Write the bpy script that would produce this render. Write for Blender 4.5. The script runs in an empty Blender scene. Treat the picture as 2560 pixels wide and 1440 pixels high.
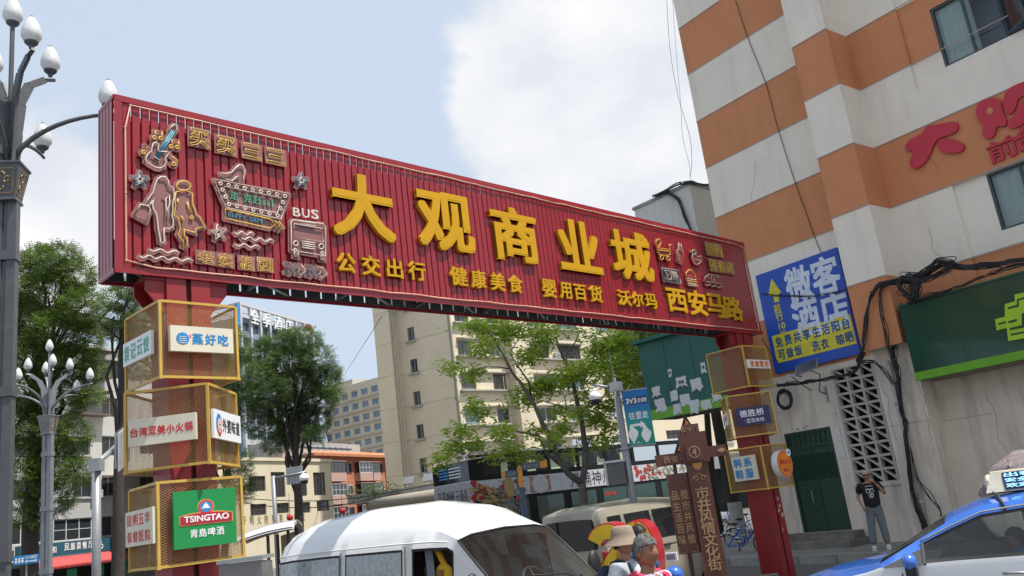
import bpy, bmesh, math, random
from mathutils import Vector, Matrix
R = math.radians
random.seed(7)
S = bpy.context.scene
COL = S.collection
# ---------------------------------------------------------------- camera
F_PX, ROLL, PITCH, CAMH = 2110.0, R(-7.294), R(14.556), 2.0
_f = Vector((0, math.cos(PITCH), math.sin(PITCH)))
_r0 = Vector((1, 0, 0)); _u0 = _r0.cross(_f)
_c, _s = math.cos(ROLL), math.sin(ROLL)
CR = _r0 * _c + _u0 * _s
CU = _u0 * _c - _r0 * _s
CP = Vector((0, 0, CAMH))
cd = bpy.data.cameras.new('camera'); cam = bpy.data.objects.new('camera', cd); COL.objects.link(cam)
cam.matrix_world = Matrix(((CR.x, CU.x, -_f.x, 0), (CR.y, CU.y, -_f.y, 0), (CR.z, CU.z, -_f.z, CAMH), (0, 0, 0, 1)))
cd.sensor_width = 36; cd.lens = F_PX / 2560 * 36; cd.clip_start = .05; cd.clip_end = 3000
S.camera = cam
# ---------------------------------------------------------------- light
SUN_AZ, SUN_EL = R(106), R(66)
sd = bpy.data.lights.new('sun', 'SUN'); sun = bpy.data.objects.new('sun', sd); COL.objects.link(sun)
sdir = Vector((math.sin(SUN_AZ) * math.cos(SUN_EL), math.cos(SUN_AZ) * math.cos(SUN_EL), math.sin(SUN_EL)))
sun.rotation_euler = sdir.to_track_quat('Z', 'Y').to_euler(); sun.location = (0, 0, 60)
sd.energy = 4.6; sd.angle = R(.7); sd.color = (1, .95, .87)
S.view_settings.view_transform = 'Standard'; S.view_settings.look = 'None'
S.view_settings.gamma = 1; S.view_settings.exposure = .55; S.view_settings.use_curve_mapping = False
def ray(x, y): return _f + CR * ((x - 1280) / F_PX) - CU * ((y - 720) / F_PX)
def at(x, y, Y):
    d = ray(x, y); return CP + d * (Y / d.y)
def onz(x, y, z):
    d = ray(x, y); return CP + d * ((z - CAMH) / d.z)
world = bpy.data.worlds.new('World'); S.world = world; world.use_nodes = True
def build_sky():
    nt = world.node_tree; n = nt.nodes; l = nt.links; n.clear()
    out = n.new('ShaderNodeOutputWorld'); bg = n.new('ShaderNodeBackground'); bg.inputs[1].default_value = .11
    sky = n.new('ShaderNodeTexSky'); sky.sky_type = 'NISHITA'; sky.sun_disc = False
    sky.sun_elevation = SUN_EL; sky.sun_rotation = SUN_AZ; sky.dust_density = 2.5; sky.air_density = 1.0
    tc = n.new('ShaderNodeTexCoord')
    def math_(op, a, b=None, clamp=False):
        m = n.new('ShaderNodeMath'); m.operation = op; m.use_clamp = clamp
        for i, v in enumerate((a, b)):
            if v is None: continue
            if isinstance(v, (int, float)): m.inputs[i].default_value = v
            else: l.new(v, m.inputs[i])
        return m.outputs[0]
    def noise(scale, detail, rough, off=(0, 0, 0)):
        mp = n.new('ShaderNodeMapping'); mp.inputs['Location'].default_value = off; mp.inputs['Scale'].default_value = (1, 1, 1.5)
        l.new(tc.outputs['Generated'], mp.inputs[0])
        t = n.new('ShaderNodeTexNoise'); t.inputs['Scale'].default_value = scale; t.inputs['Detail'].default_value = detail
        t.inputs['Roughness'].default_value = rough; l.new(mp.outputs[0], t.inputs[0]); return t.outputs[0]
    fine = noise(5.5, 9, .6, (3, 1, 2)); big = noise(1.6, 3, .5, (9, 4, 1))
    F = math_('ADD', math_('MULTIPLY', fine, 2.1), math_('MULTIPLY', big, .6))
    # cloud banks: direction, angular size, strength
    banks = [(1560, 330, .30, .62), (1330, 200, .17, .45), (1680, 60, .22, .55), (1250, 420, .20, .30), (1480, 520, .22, .3), (150, 460, .17, .5), (60, 620, .2, .4), (900, 820, .15, .22), (2300, 300, .6, .5), (-500, 500, .4, .3), (1280, 1150, .25, .15)]
    dirs = [(ray(a, b).normalized(), c, d) for a, b, c, d in banks]
    dirs += [(Vector((.9, -.5, .5)).normalized(), .6, .4), (Vector((-.8, -.5, .6)).normalized(), .5, .4), (Vector((.1, -1, .5)).normalized(), .6, .4), (Vector((0, -.2, 1)).normalized(), .5, .3)]
    holes = [(620, 160, .42, -.5), (1180, 60, .10, -.15), (1030, 870, .12, -.2)]
    dirs += [(ray(a, b).normalized(), c, d) for a, b, c, d in holes]
    nrm = n.new('ShaderNodeVectorMath'); nrm.operation = 'NORMALIZE'; l.new(tc.outputs['Generated'], nrm.inputs[0])
    for d, size, amp in dirs:
        vm = n.new('ShaderNodeVectorMath'); vm.operation = 'DISTANCE'; l.new(nrm.outputs[0], vm.inputs[0]); vm.inputs[1].default_value = d
        mr = n.new('ShaderNodeMapRange'); mr.interpolation_type = 'SMOOTHSTEP'; l.new(vm.outputs['Value'], mr.inputs[0])
        mr.inputs[1].default_value = 0; mr.inputs[2].default_value = size; mr.inputs[3].default_value = amp; mr.inputs[4].default_value = 0
        F = math_('ADD', F, mr.outputs[0])
    mask = n.new('ShaderNodeMapRange'); mask.interpolation_type = 'SMOOTHSTEP'; l.new(F, mask.inputs[0])
    mask.inputs[1].default_value = 1.50; mask.inputs[2].default_value = 1.92
    shade = n.new('ShaderNodeValToRGB'); l.new(noise(3.2, 6, .55, (1, 7, 3)), shade.inputs[0])
    shade.color_ramp.elements[0].position = .40; shade.color_ramp.elements[0].color = (4.75, 5.0, 5.5, 1)
    shade.color_ramp.elements[1].position = .60; shade.color_ramp.elements[1].color = (6.25, 6.25, 6.25, 1)
    hz = n.new('ShaderNodeMix'); hz.data_type = 'RGBA'; hz.inputs[0].default_value = .86
    l.new(sky.outputs[0], hz.inputs[6]); hz.inputs[7].default_value = (4.15, 4.80, 5.70, 1)
    mx = n.new('ShaderNodeMix'); mx.data_type = 'RGBA'; l.new(mask.outputs[0], mx.inputs[0]); l.new(hz.outputs[2], mx.inputs[6]); l.new(shade.outputs[0], mx.inputs[7])
    l.new(mx.outputs[2], bg.inputs[0]); l.new(bg.outputs[0], out.inputs[0])
build_sky()
# ---------------------------------------------------------------- materials
MATS = {}
def mat(name, col, rough=.6, metal=0., var=.12, scale=6., bump=0., bscale=60., coat=0., grime=None, gscale=1.5, gamt=.5, streak=False, spec=.5, alpha=1., emit=None, col2=None, trans=0., sheen=0.):
    if name in MATS: return MATS[name]
    m = bpy.data.materials.new(name); m.use_nodes = True; MATS[name] = m
    nt = m.node_tree; n = nt.nodes; l = nt.links
    b = n['Principled BSDF']; b.inputs['Roughness'].default_value = rough; b.inputs['Metallic'].default_value = metal
    b.inputs['Specular IOR Level'].default_value = spec; b.inputs['Coat Weight'].default_value = coat; b.inputs['Alpha'].default_value = alpha
    b.inputs['Coat Roughness'].default_value = .05
    tc = n.new('ShaderNodeTexCoord')
    def noise(sc, det=5, ro=.6, stretch=None):
        t = n.new('ShaderNodeTexNoise'); t.inputs['Scale'].default_value = sc; t.inputs['Detail'].default_value = det; t.inputs['Roughness'].default_value = ro
        if stretch:
            mp = n.new('ShaderNodeMapping'); mp.inputs['Scale'].default_value = stretch; l.new(tc.outputs['Object'], mp.inputs[0]); l.new(mp.outputs[0], t.inputs[0])
        else: l.new(tc.outputs['Object'], t.inputs[0])
        return t.outputs[0]
    c1 = [max(0, c * (1 - var)) for c in col]; c2 = [min(1, c * (1 + var)) for c in (col2 or col)]
    rp = n.new('ShaderNodeValToRGB'); rp.color_ramp.elements[0].position = .3; rp.color_ramp.elements[1].position = .7
    rp.color_ramp.elements[0].color = (*c1, 1); rp.color_ramp.elements[1].color = (*c2, 1)
    l.new(noise(scale), rp.inputs[0]); o = rp.outputs[0]
    if grime:
        g = n.new('ShaderNodeValToRGB'); g.color_ramp.elements[0].position = .5; g.color_ramp.elements[1].position = .72
        g.color_ramp.elements[0].color = (0, 0, 0, 1); g.color_ramp.elements[1].color = (gamt,) * 3 + (1,)
        l.new(noise(gscale, 8, .65, (1, 1, .16) if streak else None), g.inputs[0])
        mx = n.new('ShaderNodeMix'); mx.data_type = 'RGBA'; l.new(g.outputs[0], mx.inputs[0]); l.new(o, mx.inputs[6]); mx.inputs[7].default_value = (*grime, 1); o = mx.outputs[2]
    l.new(o, b.inputs['Base Color'])
    if bump:
        bp = n.new('ShaderNodeBump'); bp.inputs['Strength'].default_value = bump; bp.inputs['Distance'].default_value = .01
        l.new(noise(bscale, 4), bp.inputs['Height']); l.new(bp.outputs[0], b.inputs['Normal'])
    if trans: b.inputs['Transmission Weight'].default_value = trans
    if emit:
        b.inputs['Emission Color'].default_value = (*emit[0], 1); b.inputs['Emission Strength'].default_value = emit[1]
    return m
def glass(name, tint=(.02, .03, .03), clear=.0, rough=.03, haze=0.):
    if name in MATS: return MATS[name]
    m = bpy.data.materials.new(name); m.use_nodes = True; MATS[name] = m
    nt = m.node_tree; n = nt.nodes; l = nt.links; b = n['Principled BSDF']
    b.inputs['Base Color'].default_value = (*tint, 1); b.inputs['Roughness'].default_value = rough; b.inputs['Specular IOR Level'].default_value = .8
    if clear > 0:
        out = n['Material Output']; tr = n.new('ShaderNodeBsdfTransparent'); gl = n.new('ShaderNodeBsdfGlossy'); gl.inputs[1].default_value = rough
        tr.inputs[0].default_value = (*[min(1, clear * (.85 + t)) for t in tint], 1)
        fr = n.new('ShaderNodeFresnel'); fr.inputs[0].default_value = 1.6; mx = n.new('ShaderNodeMixShader')
        l.new(fr.outputs[0], mx.inputs[0]); l.new(tr.outputs[0], mx.inputs[1]); l.new(gl.outputs[0], mx.inputs[2]); last = mx.outputs[0]
        if haze:  # pale diffuse film mixed in to stand for sky haze reflected on glass
            df = n.new('ShaderNodeBsdfDiffuse'); df.inputs[0].default_value = (.62, .64, .66, 1); tn = n.new('ShaderNodeTexNoise'); tn.inputs['Scale'].default_value = 2.2; tn.inputs['Detail'].default_value = 6
            tcd = n.new('ShaderNodeTexCoord'); l.new(tcd.outputs['Object'], tn.inputs[0]); mm = n.new('ShaderNodeMath'); mm.operation = 'MULTIPLY'; l.new(tn.outputs[0], mm.inputs[0]); mm.inputs[1].default_value = haze * 2
            m2 = n.new('ShaderNodeMixShader'); l.new(mm.outputs[0], m2.inputs[0]); l.new(last, m2.inputs[1]); l.new(df.outputs[0], m2.inputs[2]); last = m2.outputs[0]
        l.new(last, out.inputs[0])
    return m
def leafmat(name, dark, light, back=.25):
    m = bpy.data.materials.new(name); m.use_nodes = True; MATS[name] = m
    nt = m.node_tree; n = nt.nodes; l = nt.links; b = n['Principled BSDF']; out = n['Material Output']
    geo = n.new('ShaderNodeNewGeometry'); tc = n.new('ShaderNodeTexCoord')
    ns = n.new('ShaderNodeTexNoise'); ns.inputs['Scale'].default_value = .9; ns.inputs['Detail'].default_value = 3; l.new(tc.outputs['Object'], ns.inputs[0])
    ad = n.new('ShaderNodeMath'); ad.operation = 'MULTIPLY_ADD'; l.new(geo.outputs['Random Per Island'], ad.inputs[0]); ad.inputs[1].default_value = .6
    ad2 = n.new('ShaderNodeMath'); ad2.operation = 'SUBTRACT'; l.new(ns.outputs[0], ad2.inputs[0]); ad2.inputs[1].default_value = .28; l.new(ad2.outputs[0], ad.inputs[2])
    rp = n.new('ShaderNodeValToRGB'); rp.color_ramp.elements[0].color = (*dark, 1); rp.color_ramp.elements[1].color = (*light, 1); l.new(ad.outputs[0], rp.inputs[0])
    l.new(rp.outputs[0], b.inputs['Base Color']); b.inputs['Roughness'].default_value = .5
    tl = n.new('ShaderNodeBsdfTranslucent'); l.new(rp.outputs[0], tl.inputs[0]); mx = n.new('ShaderNodeMixShader'); mx.inputs[0].default_value = back
    l.new(b.outputs[0], mx.inputs[1]); l.new(tl.outputs[0], mx.inputs[2]); l.new(mx.outputs[0], out.inputs[0])
    return m
# ---------------------------------------------------------------- mesh helpers
W = {}
class MB:
    def __init__(s): s.v = []; s.f = []; s.M = None; s.sm = False
    def add(s, vs, fs):
        o = len(s.v)
        s.v += [tuple(s.M @ Vector(v)) for v in vs] if s.M is not None else [tuple(v) for v in vs]
        s.f += [tuple(i + o for i in f) for f in fs]; return s
    def box(s, x0, x1, y0, y1, z0, z1):
        return s.add([(x0, y0, z0), (x1, y0, z0), (x1, y1, z0), (x0, y1, z0), (x0, y0, z1), (x1, y0, z1), (x1, y1, z1), (x0, y1, z1)],
                     [(0, 3, 2, 1), (4, 5, 6, 7), (0, 1, 5, 4), (1, 2, 6, 5), (2, 3, 7, 6), (3, 0, 4, 7)])
    def hexa(s, p):  # 8 points bottom ccw, top ccw
        return s.add(p, [(0, 3, 2, 1), (4, 5, 6, 7), (0, 1, 5, 4), (1, 2, 6, 5), (2, 3, 7, 6), (3, 0, 4, 7)])
    def bar(s, a, b, w, h=None, up=(0, 0, 1)):
        a = Vector(a); b = Vector(b); d = b - a; h = h or w
        if d.length < 1e-6: return s
        d.normalize(); u = Vector(up)
        if abs(d.dot(u)) > .98: u = Vector((1, 0, 0)) if abs(d.x) < .9 else Vector((0, 1, 0))
        r = d.cross(u).normalized() * (w / 2); u = r.cross(d).normalized() * (h / 2)
        return s.hexa([a - r - u, a + r - u, a + r + u, a - r + u, b - r - u, b + r - u, b + r + u, b - r + u])
    def tube(s, pts, r, n=6, cap=True, closed=False):
        pts = [Vector(p) for p in pts]; m = len(pts)
        if m < 2: return s
        rs = r if isinstance(r, (list, tuple)) else [r] * m
        vs = []; fs = []; ref = None
        for i, p in enumerate(pts):
            if closed: d = pts[(i + 1) % m] - pts[i - 1]
            else: d = pts[min(i + 1, m - 1)] - pts[max(i - 1, 0)]
            if d.length < 1e-9: d = Vector((0, 0, 1))
            d.normalize()
            if ref is None: ref = Vector((0, 0, 1)) if abs(d.z) < .9 else Vector((1, 0, 0))
            a = d.cross(ref)
            if a.length < 1e-4: a = d.orthogonal()
            a.normalize(); b = a.cross(d).normalized(); ref = b
            vs += [p + (a * math.cos(2 * math.pi * k / n) + b * math.sin(2 * math.pi * k / n)) * rs[i] for k in range(n)]
        for i in range(m if closed else m - 1):
            j = (i + 1) % m
            for k in range(n):
                k2 = (k + 1) % n; fs.append((i * n + k, i * n + k2, j * n + k2, j * n + k))
        if cap and not closed: fs += [tuple(range(n))[::-1], tuple((m - 1) * n + k for k in range(n))]
        return s.add(vs, fs)
    def lathe(s, prof, c=(0, 0, 0), n=16, axis='z', cap=True):
        vs = []; fs = []
        for r, z in prof:
            for k in range(n):
                a = 2 * math.pi * k / n; p = (r * math.cos(a), r * math.sin(a), z)
                if axis == 'y': p = (p[0], p[2], p[1])
                if axis == 'x': p = (p[2], p[0], p[1])
                vs.append((p[0] + c[0], p[1] + c[1], p[2] + c[2]))
        m = len(prof)
        for i in range(m - 1):
            for k in range(n): k2 = (k + 1) % n; fs.append((i * n + k, i * n + k2, (i + 1) * n + k2, (i + 1) * n + k))
        if cap: fs += [tuple(range(n))[::-1], tuple((m - 1) * n + k for k in range(n))]
        return s.add(vs, fs)
    def ball(s, c, rx, ry=None, rz=None, n=12, m=8):
        ry = ry or rx; rz = rz or rx; vs = [(c[0], c[1], c[2] - rz)]; fs = []
        for i in range(1, m):
            t = math.pi * i / m
            for k in range(n): a = 2 * math.pi * k / n; vs.append((c[0] + rx * math.sin(t) * math.cos(a), c[1] + ry * math.sin(t) * math.sin(a), c[2] - rz * math.cos(t)))
        vs.append((c[0], c[1], c[2] + rz)); e = len(vs) - 1
        for k in range(n):
            k2 = (k + 1) % n; fs.append((0, 1 + k2, 1 + k)); fs.append((e, 1 + (m - 2) * n + k, 1 + (m - 2) * n + k2))
            for i in range(m - 2): fs.append((1 + i * n + k, 1 + i * n + k2, 1 + (i + 1) * n + k2, 1 + (i + 1) * n + k))
        return s.add(vs, fs)
    def poly(s, pts, y0, y1):  # polygon in local xz, extruded along y (y0 front, y1 back)
        k = len(pts); vs = [(p[0], y0, p[1]) for p in pts] + [(p[0], y1, p[1]) for p in pts]
        fs = [tuple(range(k)), tuple(range(k, 2 * k))[::-1]] + [(i, i + k, (i + 1) % k + k, (i + 1) % k) for i in range(k)]
        return s.add(vs, fs)
    def build(s, name, m, parent=None, smooth=None, loc=None):
        me = bpy.data.meshes.new(name); me.from_pydata(s.v, [], s.f)
        me.materials.append(m)
        if smooth or (smooth is None and s.sm): me.polygons.foreach_set('use_smooth', [True] * len(me.polygons))
        me.update()
        bm = bmesh.new(); bm.from_mesh(me); bmesh.ops.recalc_face_normals(bm, faces=bm.faces); bm.to_mesh(me); bm.free()
        return link(name, me, parent, loc)
def link(name, me, parent=None, loc=None):
    o = bpy.data.objects.new(name, me); COL.objects.link(o)
    if parent is not None: o.parent = parent; W[o.name] = W.get(parent.name, Matrix()).copy()
    else: W[o.name] = Matrix()
    if loc is not None:
        o.location = loc
    return o
def thing(name, label, cat, M=None, group=None):
    o = bpy.data.objects.new(name, None); COL.objects.link(o); M = M or Matrix()
    o.empty_display_size = .3; o.matrix_world = M; W[o.name] = M.copy(); o['label'] = label; o['category'] = cat
    if group: o['group'] = group
    return o
def tag(o, label, cat, group=None):
    o['label'] = label; o['category'] = cat
    if group: o['group'] = group
    return o
def struct(o, kind='structure'): o['kind'] = kind; return o
def frame(P, az, z=None):  # local x along az (deg), local y away, z up
    a = R(az); x = Vector((math.sin(a), math.cos(a), 0)); y = Vector((-x.y, x.x, 0))
    P = Vector(P)
    if z is not None: P.z = z
    return Matrix(((x.x, y.x, 0, P.x), (x.y, y.y, 0, P.y), (0, 0, 1, P.z), (0, 0, 0, 1)))
def loc(M, x, y, yy=0.):  # pixel -> local (x, z) on plane local y = yy
    Mi = M.inverted(); o = Mi @ CP; d = Mi.to_3x3() @ ray(x, y); t = (yy - o.y) / d.y; q = o + d * t
    return (q.x, q.z)
def Rz(a): return Matrix.Rotation(R(a), 4, 'Z')
def T(x, y, z): return Matrix.Translation((x, y, z))
def copy_tree(src, M, label=None):
    r = src.copy(); COL.objects.link(r); r.matrix_world = M; W[r.name] = M.copy()
    if label: r['label'] = label
    def rec(a, b):
        for ch in list(a.children):
            c = ch.copy(); COL.objects.link(c); c.parent = b; rec(ch, c)
    rec(src, r); return r
TC = {}
def textmesh(body, bold=.0, depth=.5, neon=0., res=3):
    k = (body, bold, neon, res)
    if k not in TC:
        c = bpy.data.curves.new('lettering', 'FONT'); c.body = body; c.resolution_u = res
        if neon: c.fill_mode = 'NONE'; c.bevel_depth = neon; c.bevel_resolution = 1; c.offset = bold
        else: c.offset = bold; c.extrude = .5
        o = bpy.data.objects.new('lettering', c); COL.objects.link(o); bpy.context.view_layer.update()
        me = bpy.data.meshes.new_from_object(o.evaluated_get(bpy.context.evaluated_depsgraph_get()))
        bpy.data.objects.remove(o); bpy.data.curves.remove(c)
        vs = [v.co.copy() for v in me.vertices]; fs = [tuple(p.vertices) for p in me.polygons]; bpy.data.meshes.remove(me)
        TC[k] = (vs, fs)
    return TC[k]
def text(mb, body, x0, x1, z0, z1, y, d=.01, bold=.015, neon=0., keep=False, shear=0.):
    """write body into the local box; front face at local y, going back d"""
    vs, fs = textmesh(body, bold, neon=neon)
    if not vs: return
    ax = min(v.x for v in vs); bx = max(v.x for v in vs); ay = min(v.y for v in vs); by = max(v.y for v in vs)
    fat = 0
    if bold > .0045 and not neon:
        vs, fs = textmesh(body, .0); fat = bold * .9
        ax = min(v.x for v in vs); bx = max(v.x for v in vs); ay = min(v.y for v in vs); by = max(v.y for v in vs)
        m_ = fat * (x1 - x0) / max(bx - ax, 1e-6); x0 += m_; x1 -= m_; m_ = fat * (z1 - z0) / max(by - ay, 1e-6); z0 += m_; z1 -= m_
    sx = (x1 - x0) / max(bx - ax, 1e-6); sz = (z1 - z0) / max(by - ay, 1e-6)
    if keep:
        s_ = min(sx, sz); cx = (x0 + x1) / 2; cz = (z0 + z1) / 2; x0 = cx - s_ * (bx - ax) / 2; z0 = cz - s_ * (by - ay) / 2; sx = sz = s_
    if neon: mb.add([(x0 + (v.x - ax) * sx, y - v.z * sx, z0 + (v.y - ay) * sz + shear * (v.x - ax) * sx) for v in vs], fs)
    elif fat:
        for k_ in range(8):
            ox, oz = fat * sx * (1, 1, 0, -1, -1, -1, 0, 1)[k_], fat * sz * (0, 1, 1, 1, 0, -1, -1, -1)[k_]
            mb.add([(x0 + ox + (v.x - ax) * sx, y + k_ * min(.0005, d * .04) + (.5 - v.z) * (d - .004 * min(1, d * 20)), z0 + oz + (v.y - ay) * sz) for v in vs], fs)
    else: mb.add([(x0 + (v.x - ax) * sx, y + (.5 - v.z) * d, z0 + (v.y - ay) * sz + shear * (v.x - ax) * sx) for v in vs], fs)
def write(body, M, px, yy, m, parent, d=.01, bold=.015, name='lettering', neon=0., keep=False, shk=0):
    """lettering on plane local y=yy inside a pixel box (left, top, right, bottom)"""
    l_, t, r_, b_ = px; cx = (l_ + r_) / 2; cy = (t + b_) / 2
    x0 = loc(M, l_, cy, yy)[0]; x1 = loc(M, r_, cy, yy)[0]; z1 = loc(M, cx, t, yy)[1]; z0 = loc(M, cx, b_, yy)[1]
    mb = MB(); text(mb, body, x0, x1, z0, z1, yy, d, bold, neon, keep)
    return mb.build(name, m, parent)
def circ(cx, cz, r, n=14, rz=None): return [(cx + r * math.cos(2 * math.pi * k / n), cz + (rz or r) * math.sin(2 * math.pi * k / n)) for k in range(n)]
# ---------------------------------------------------------------- common materials
M_red = mat('red_painted_steel', (.27, .013, .021), rough=.27, var=.07, scale=3, coat=.15, grime=(.18, .02, .025), gamt=.45, gscale=2.2, streak=True)
M_red2 = mat('red_column_paint', (.26, .015, .020), rough=.42, var=.1, scale=4, grime=(.16, .04, .035), gamt=.6, gscale=3, streak=True)
M_redin = mat('red_backing_sheet', (.20, .011, .017), rough=.5)
M_steel = mat('dark_grey_steel', (.055, .068, .068), rough=.5, grime=(.16, .12, .09), gamt=.3)
M_galv = mat('galvanised_steel', (.33, .34, .35), rough=.4, metal=.5, var=.1, grime=(.2, .19, .17), gamt=.4)
M_gold = mat('yellow_letter_acrylic', (.53, .285, .010), rough=.5, spec=.2, var=.05, scale=1.3, grime=(.45, .22, .02), gamt=.35, gscale=1.1)
M_frame = mat('yellow_frame_paint', (.54, .35, .06), rough=.4, var=.08, scale=8, grime=(.42, .22, .05), gamt=.6, gscale=5)
M_mesh = mat('yellow_mesh_wire', (.42, .27, .10), rough=.45, var=.15, scale=9, grime=(.35, .16, .04), gamt=.6, gscale=5)
M_cream = mat('cream_sign_face', (.66, .62, .50), rough=.45, var=.04, grime=(.5, .44, .32), gamt=.4, gscale=3)
M_white = mat('white_sign_face', (.78, .79, .80), rough=.35, var=.03)
M_asph = mat('asphalt', (.11, .105, .10), rough=.85, var=.25, scale=1.2, bump=.6, bscale=90, grime=(.14, .135, .125), gamt=.6, gscale=.5)
M_conc = mat('weathered_concrete', (.34, .33, .31), rough=.85, var=.12, scale=2, bump=.4, grime=(.13, .12, .1), gamt=.7, gscale=1.4, streak=True)
M_black = mat('black_rubber', (.015, .015, .016), rough=.55, var=.2)
M_cable = mat('black_cable', (.012, .012, .013), rough=.5, var=.2)
# ---------------------------------------------------------------- ground
mb = MB(); mb.add([(-700, -60, 0), (700, -60, 0), (700, 1100, 0), (-700, 1100, 0)], [(0, 1, 2, 3)])
g = struct(mb.build('road', M_asph))
# ---------------------------------------------------------------- gateway
MG = frame(at(288, 679, 8.6), 44.6, 0); ZB, ZT, GL, GD = 4.962, 7.076, 13.46, .45
gate = thing('street_gateway', 'long red corrugated gateway beam with yellow characters spanning the street on two red posts', 'gateway sign', MG)
NS = 126; pitch = (GL - .16) / NS
def slat_mesh(w, h, name):
    b = MB(); b.add([(0, 0, 0), (w, 0, 0), (w, 0, h), (0, 0, h), (.008, -.012, 0), (w - .008, -.012, 0), (w - .008, -.012, h), (.008, -.012, h), (0, .006, 0), (w, .006, 0), (w, .006, h), (0, .006, h)],
          [(4, 5, 6, 7), (0, 4, 7, 3), (5, 1, 2, 6), (8, 0, 3, 11), (1, 9, 10, 2), (9, 8, 11, 10), (0, 1, 5, 4), (7, 6, 2, 3)])
    return b
sl = slat_mesh(pitch - .009, ZT - ZB - .10, 'slat').build('slat', M_red, gate, loc=(.08, 0, ZB + .05)); slm = sl.data
for i in range(1, NS):
    link('slat', slm, gate, (.08 + i * pitch, random.uniform(-.002, .002), ZB + .05))
b = MB()   # backing sheets with slim joints, open near the top
cuts = [0.09] + [.08 + pitch * k - .0 for k in (8.0, 15.0, 22.0, 23.0, 24.0, 46.0, 68.0)] + [GL - .1]
for a_, c_ in zip(cuts, cuts[1:]): b.box(a_ + .004, c_ - .016, .02, .03, ZB + .06, ZT - .27)
b.build('backing_sheet', M_redin, gate)['kind'] = 'stuff'
b = MB()
b.box(-.01, GL, -.03, .0 - .013, ZT - .075, ZT); b.box(-.01, GL, .0, GD, ZT - .045, ZT - .004) if False else None
b.box(-.01, GL, -.03, -.013, ZB - .0, ZB + .075)
b.box(-.01, .075, -.028, -.0135, ZB + .075, ZT - .075); b.box(GL - .075, GL, -.028, -.0135, ZB + .075, ZT - .075)
b.box(0, GL, GD - .03, GD, ZT - .09, ZT); b.box(0, GL, GD - .03, GD, ZB - .012, ZB + .05)
b.box(0, GL, -.013, .02, ZT - .06, ZT - .003)
b.build('trim_frame', M_red, gate)
b = MB()
for k in range(4): b.box(-.022, -.004, .045 + k * .095, .045 + k * .095 + .08, ZB + .05, ZT - .05)
es = MB(); es.box(-.02, .0, 0, .082, 0, ZT - ZB - .1); e0 = es.build('end_slat', M_red, gate, loc=(0, .03, ZB + .05))
for k in range(1, 4): link('end_slat', e0.data, gate, (0, .03 + k * .1, ZB + .05))
b = MB(); b.box(-.024, .0, -.012, GD, ZB - .006, ZB + .05); b.box(-.024, 0, -.012, GD, ZT - .05, ZT - .002); b.box(-.024, 0, GD - .02, GD, ZB + .05, ZT - .05)
b.box(-.006, .0, .03, GD - .02, ZB + .05, ZT - .05); b.build('end_trim', M_red, gate)
b = MB(); b.box(.02, GL - .02, .05, GD - .06, ZB + .13, ZB + .15)
for k in range(11):
    x = .35 + k * 1.32
    b.bar((x, .0, ZB + .07), (x + .05, GD - .04, ZB + .07), .05, .05)
b.build('underside_tray', M_steel, gate)['kind'] = 'stuff'
b = MB()
for k in range(9): x = .15 + k * 1.6; b = MB(); b.bar((x, .02, ZB + .045), (x + .55, GD - .04, ZB + .045), .035, .02); b.build('cross_strut', M_galv, gate)
b = MB()
for k in range(58):
    x = .03 + k * .23
    b.box(x, x + .2, GD - .06, GD - .045, ZB + .02, ZB + .52)
b.build('rear_skirt', M_steel, gate)['kind'] = 'stuff'
# posts
def post(sc, nm='post'):
    for j, (a_, c_) in enumerate(((-.25, -.03), (.03, .25))):
        b = MB(); b.box(sc + a_, sc + c_, -.0, .46, 0, ZB + .1)
        p = b.build('post', M_red2, gate)
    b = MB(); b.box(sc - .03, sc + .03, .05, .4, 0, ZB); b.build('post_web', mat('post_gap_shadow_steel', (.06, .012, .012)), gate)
    b = MB(); b.box(sc - .31, sc + .31, -.05, .51, 0, .03); b.build('base_plate', M_red2, gate)
    for k in (-1, 1):
        b = MB(); x = sc + k * .25
        for y in (.04, .36):
            b.add([(x, y, ZB), (x + k * .22, y, ZB), (x + k * .22, y, ZB - .14), (x, y, ZB - .42), (x, y + .03, ZB), (x + k * .22, y + .03, ZB), (x + k * .22, y + .03, ZB - .14), (x, y + .03, ZB - .42)],
                  [(0, 1, 2, 3), (7, 6, 5, 4), (0, 4, 5, 1), (1, 5, 6, 2), (2, 6, 7, 3), (3, 7, 4, 0)])
        b.box(min(x, x + k * .22), max(x, x + k * .22), .02, .44, ZB - .03, ZB + .02)
        b.build('bracket', M_red2, gate)
SL, SR = .80, 12.68
post(SL); post(SR)
# characters (pixel boxes in the photograph: centre, size)
BIG = [('大', 828, 430, 986, 602), ('观', 1044, 476, 1184, 632), ('商', 1230, 515, 1345, 658), ('业', 1396, 548, 1500, 683), ('城', 1530, 575, 1630, 703)]
SM = [('公', 841, 630, 891, 683), ('交', 903, 637, 953, 691), ('出', 965, 645, 1009, 697), ('行', 1020, 652, 1066, 703), ('健', 1125, 665, 1170, 716), ('康', 1177, 673, 1217, 722), ('美', 1225, 680, 1264, 728), ('食', 1270, 686, 1308, 733),
      ('婴', 1355, 697, 1392, 745), ('用', 1400, 705, 1430, 748), ('百', 1434, 710, 1467, 752), ('货', 1473, 713, 1507, 757), ('沃', 1545, 724, 1579, 765), ('尔', 1581, 728, 1610, 768), ('玛', 1613, 733, 1643, 772),
      ('西', 1668, 720, 1718, 782), ('安', 1721, 725, 1768, 790), ('马', 1768, 733, 1812, 795), ('路', 1809, 740, 1856, 802)]
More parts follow.
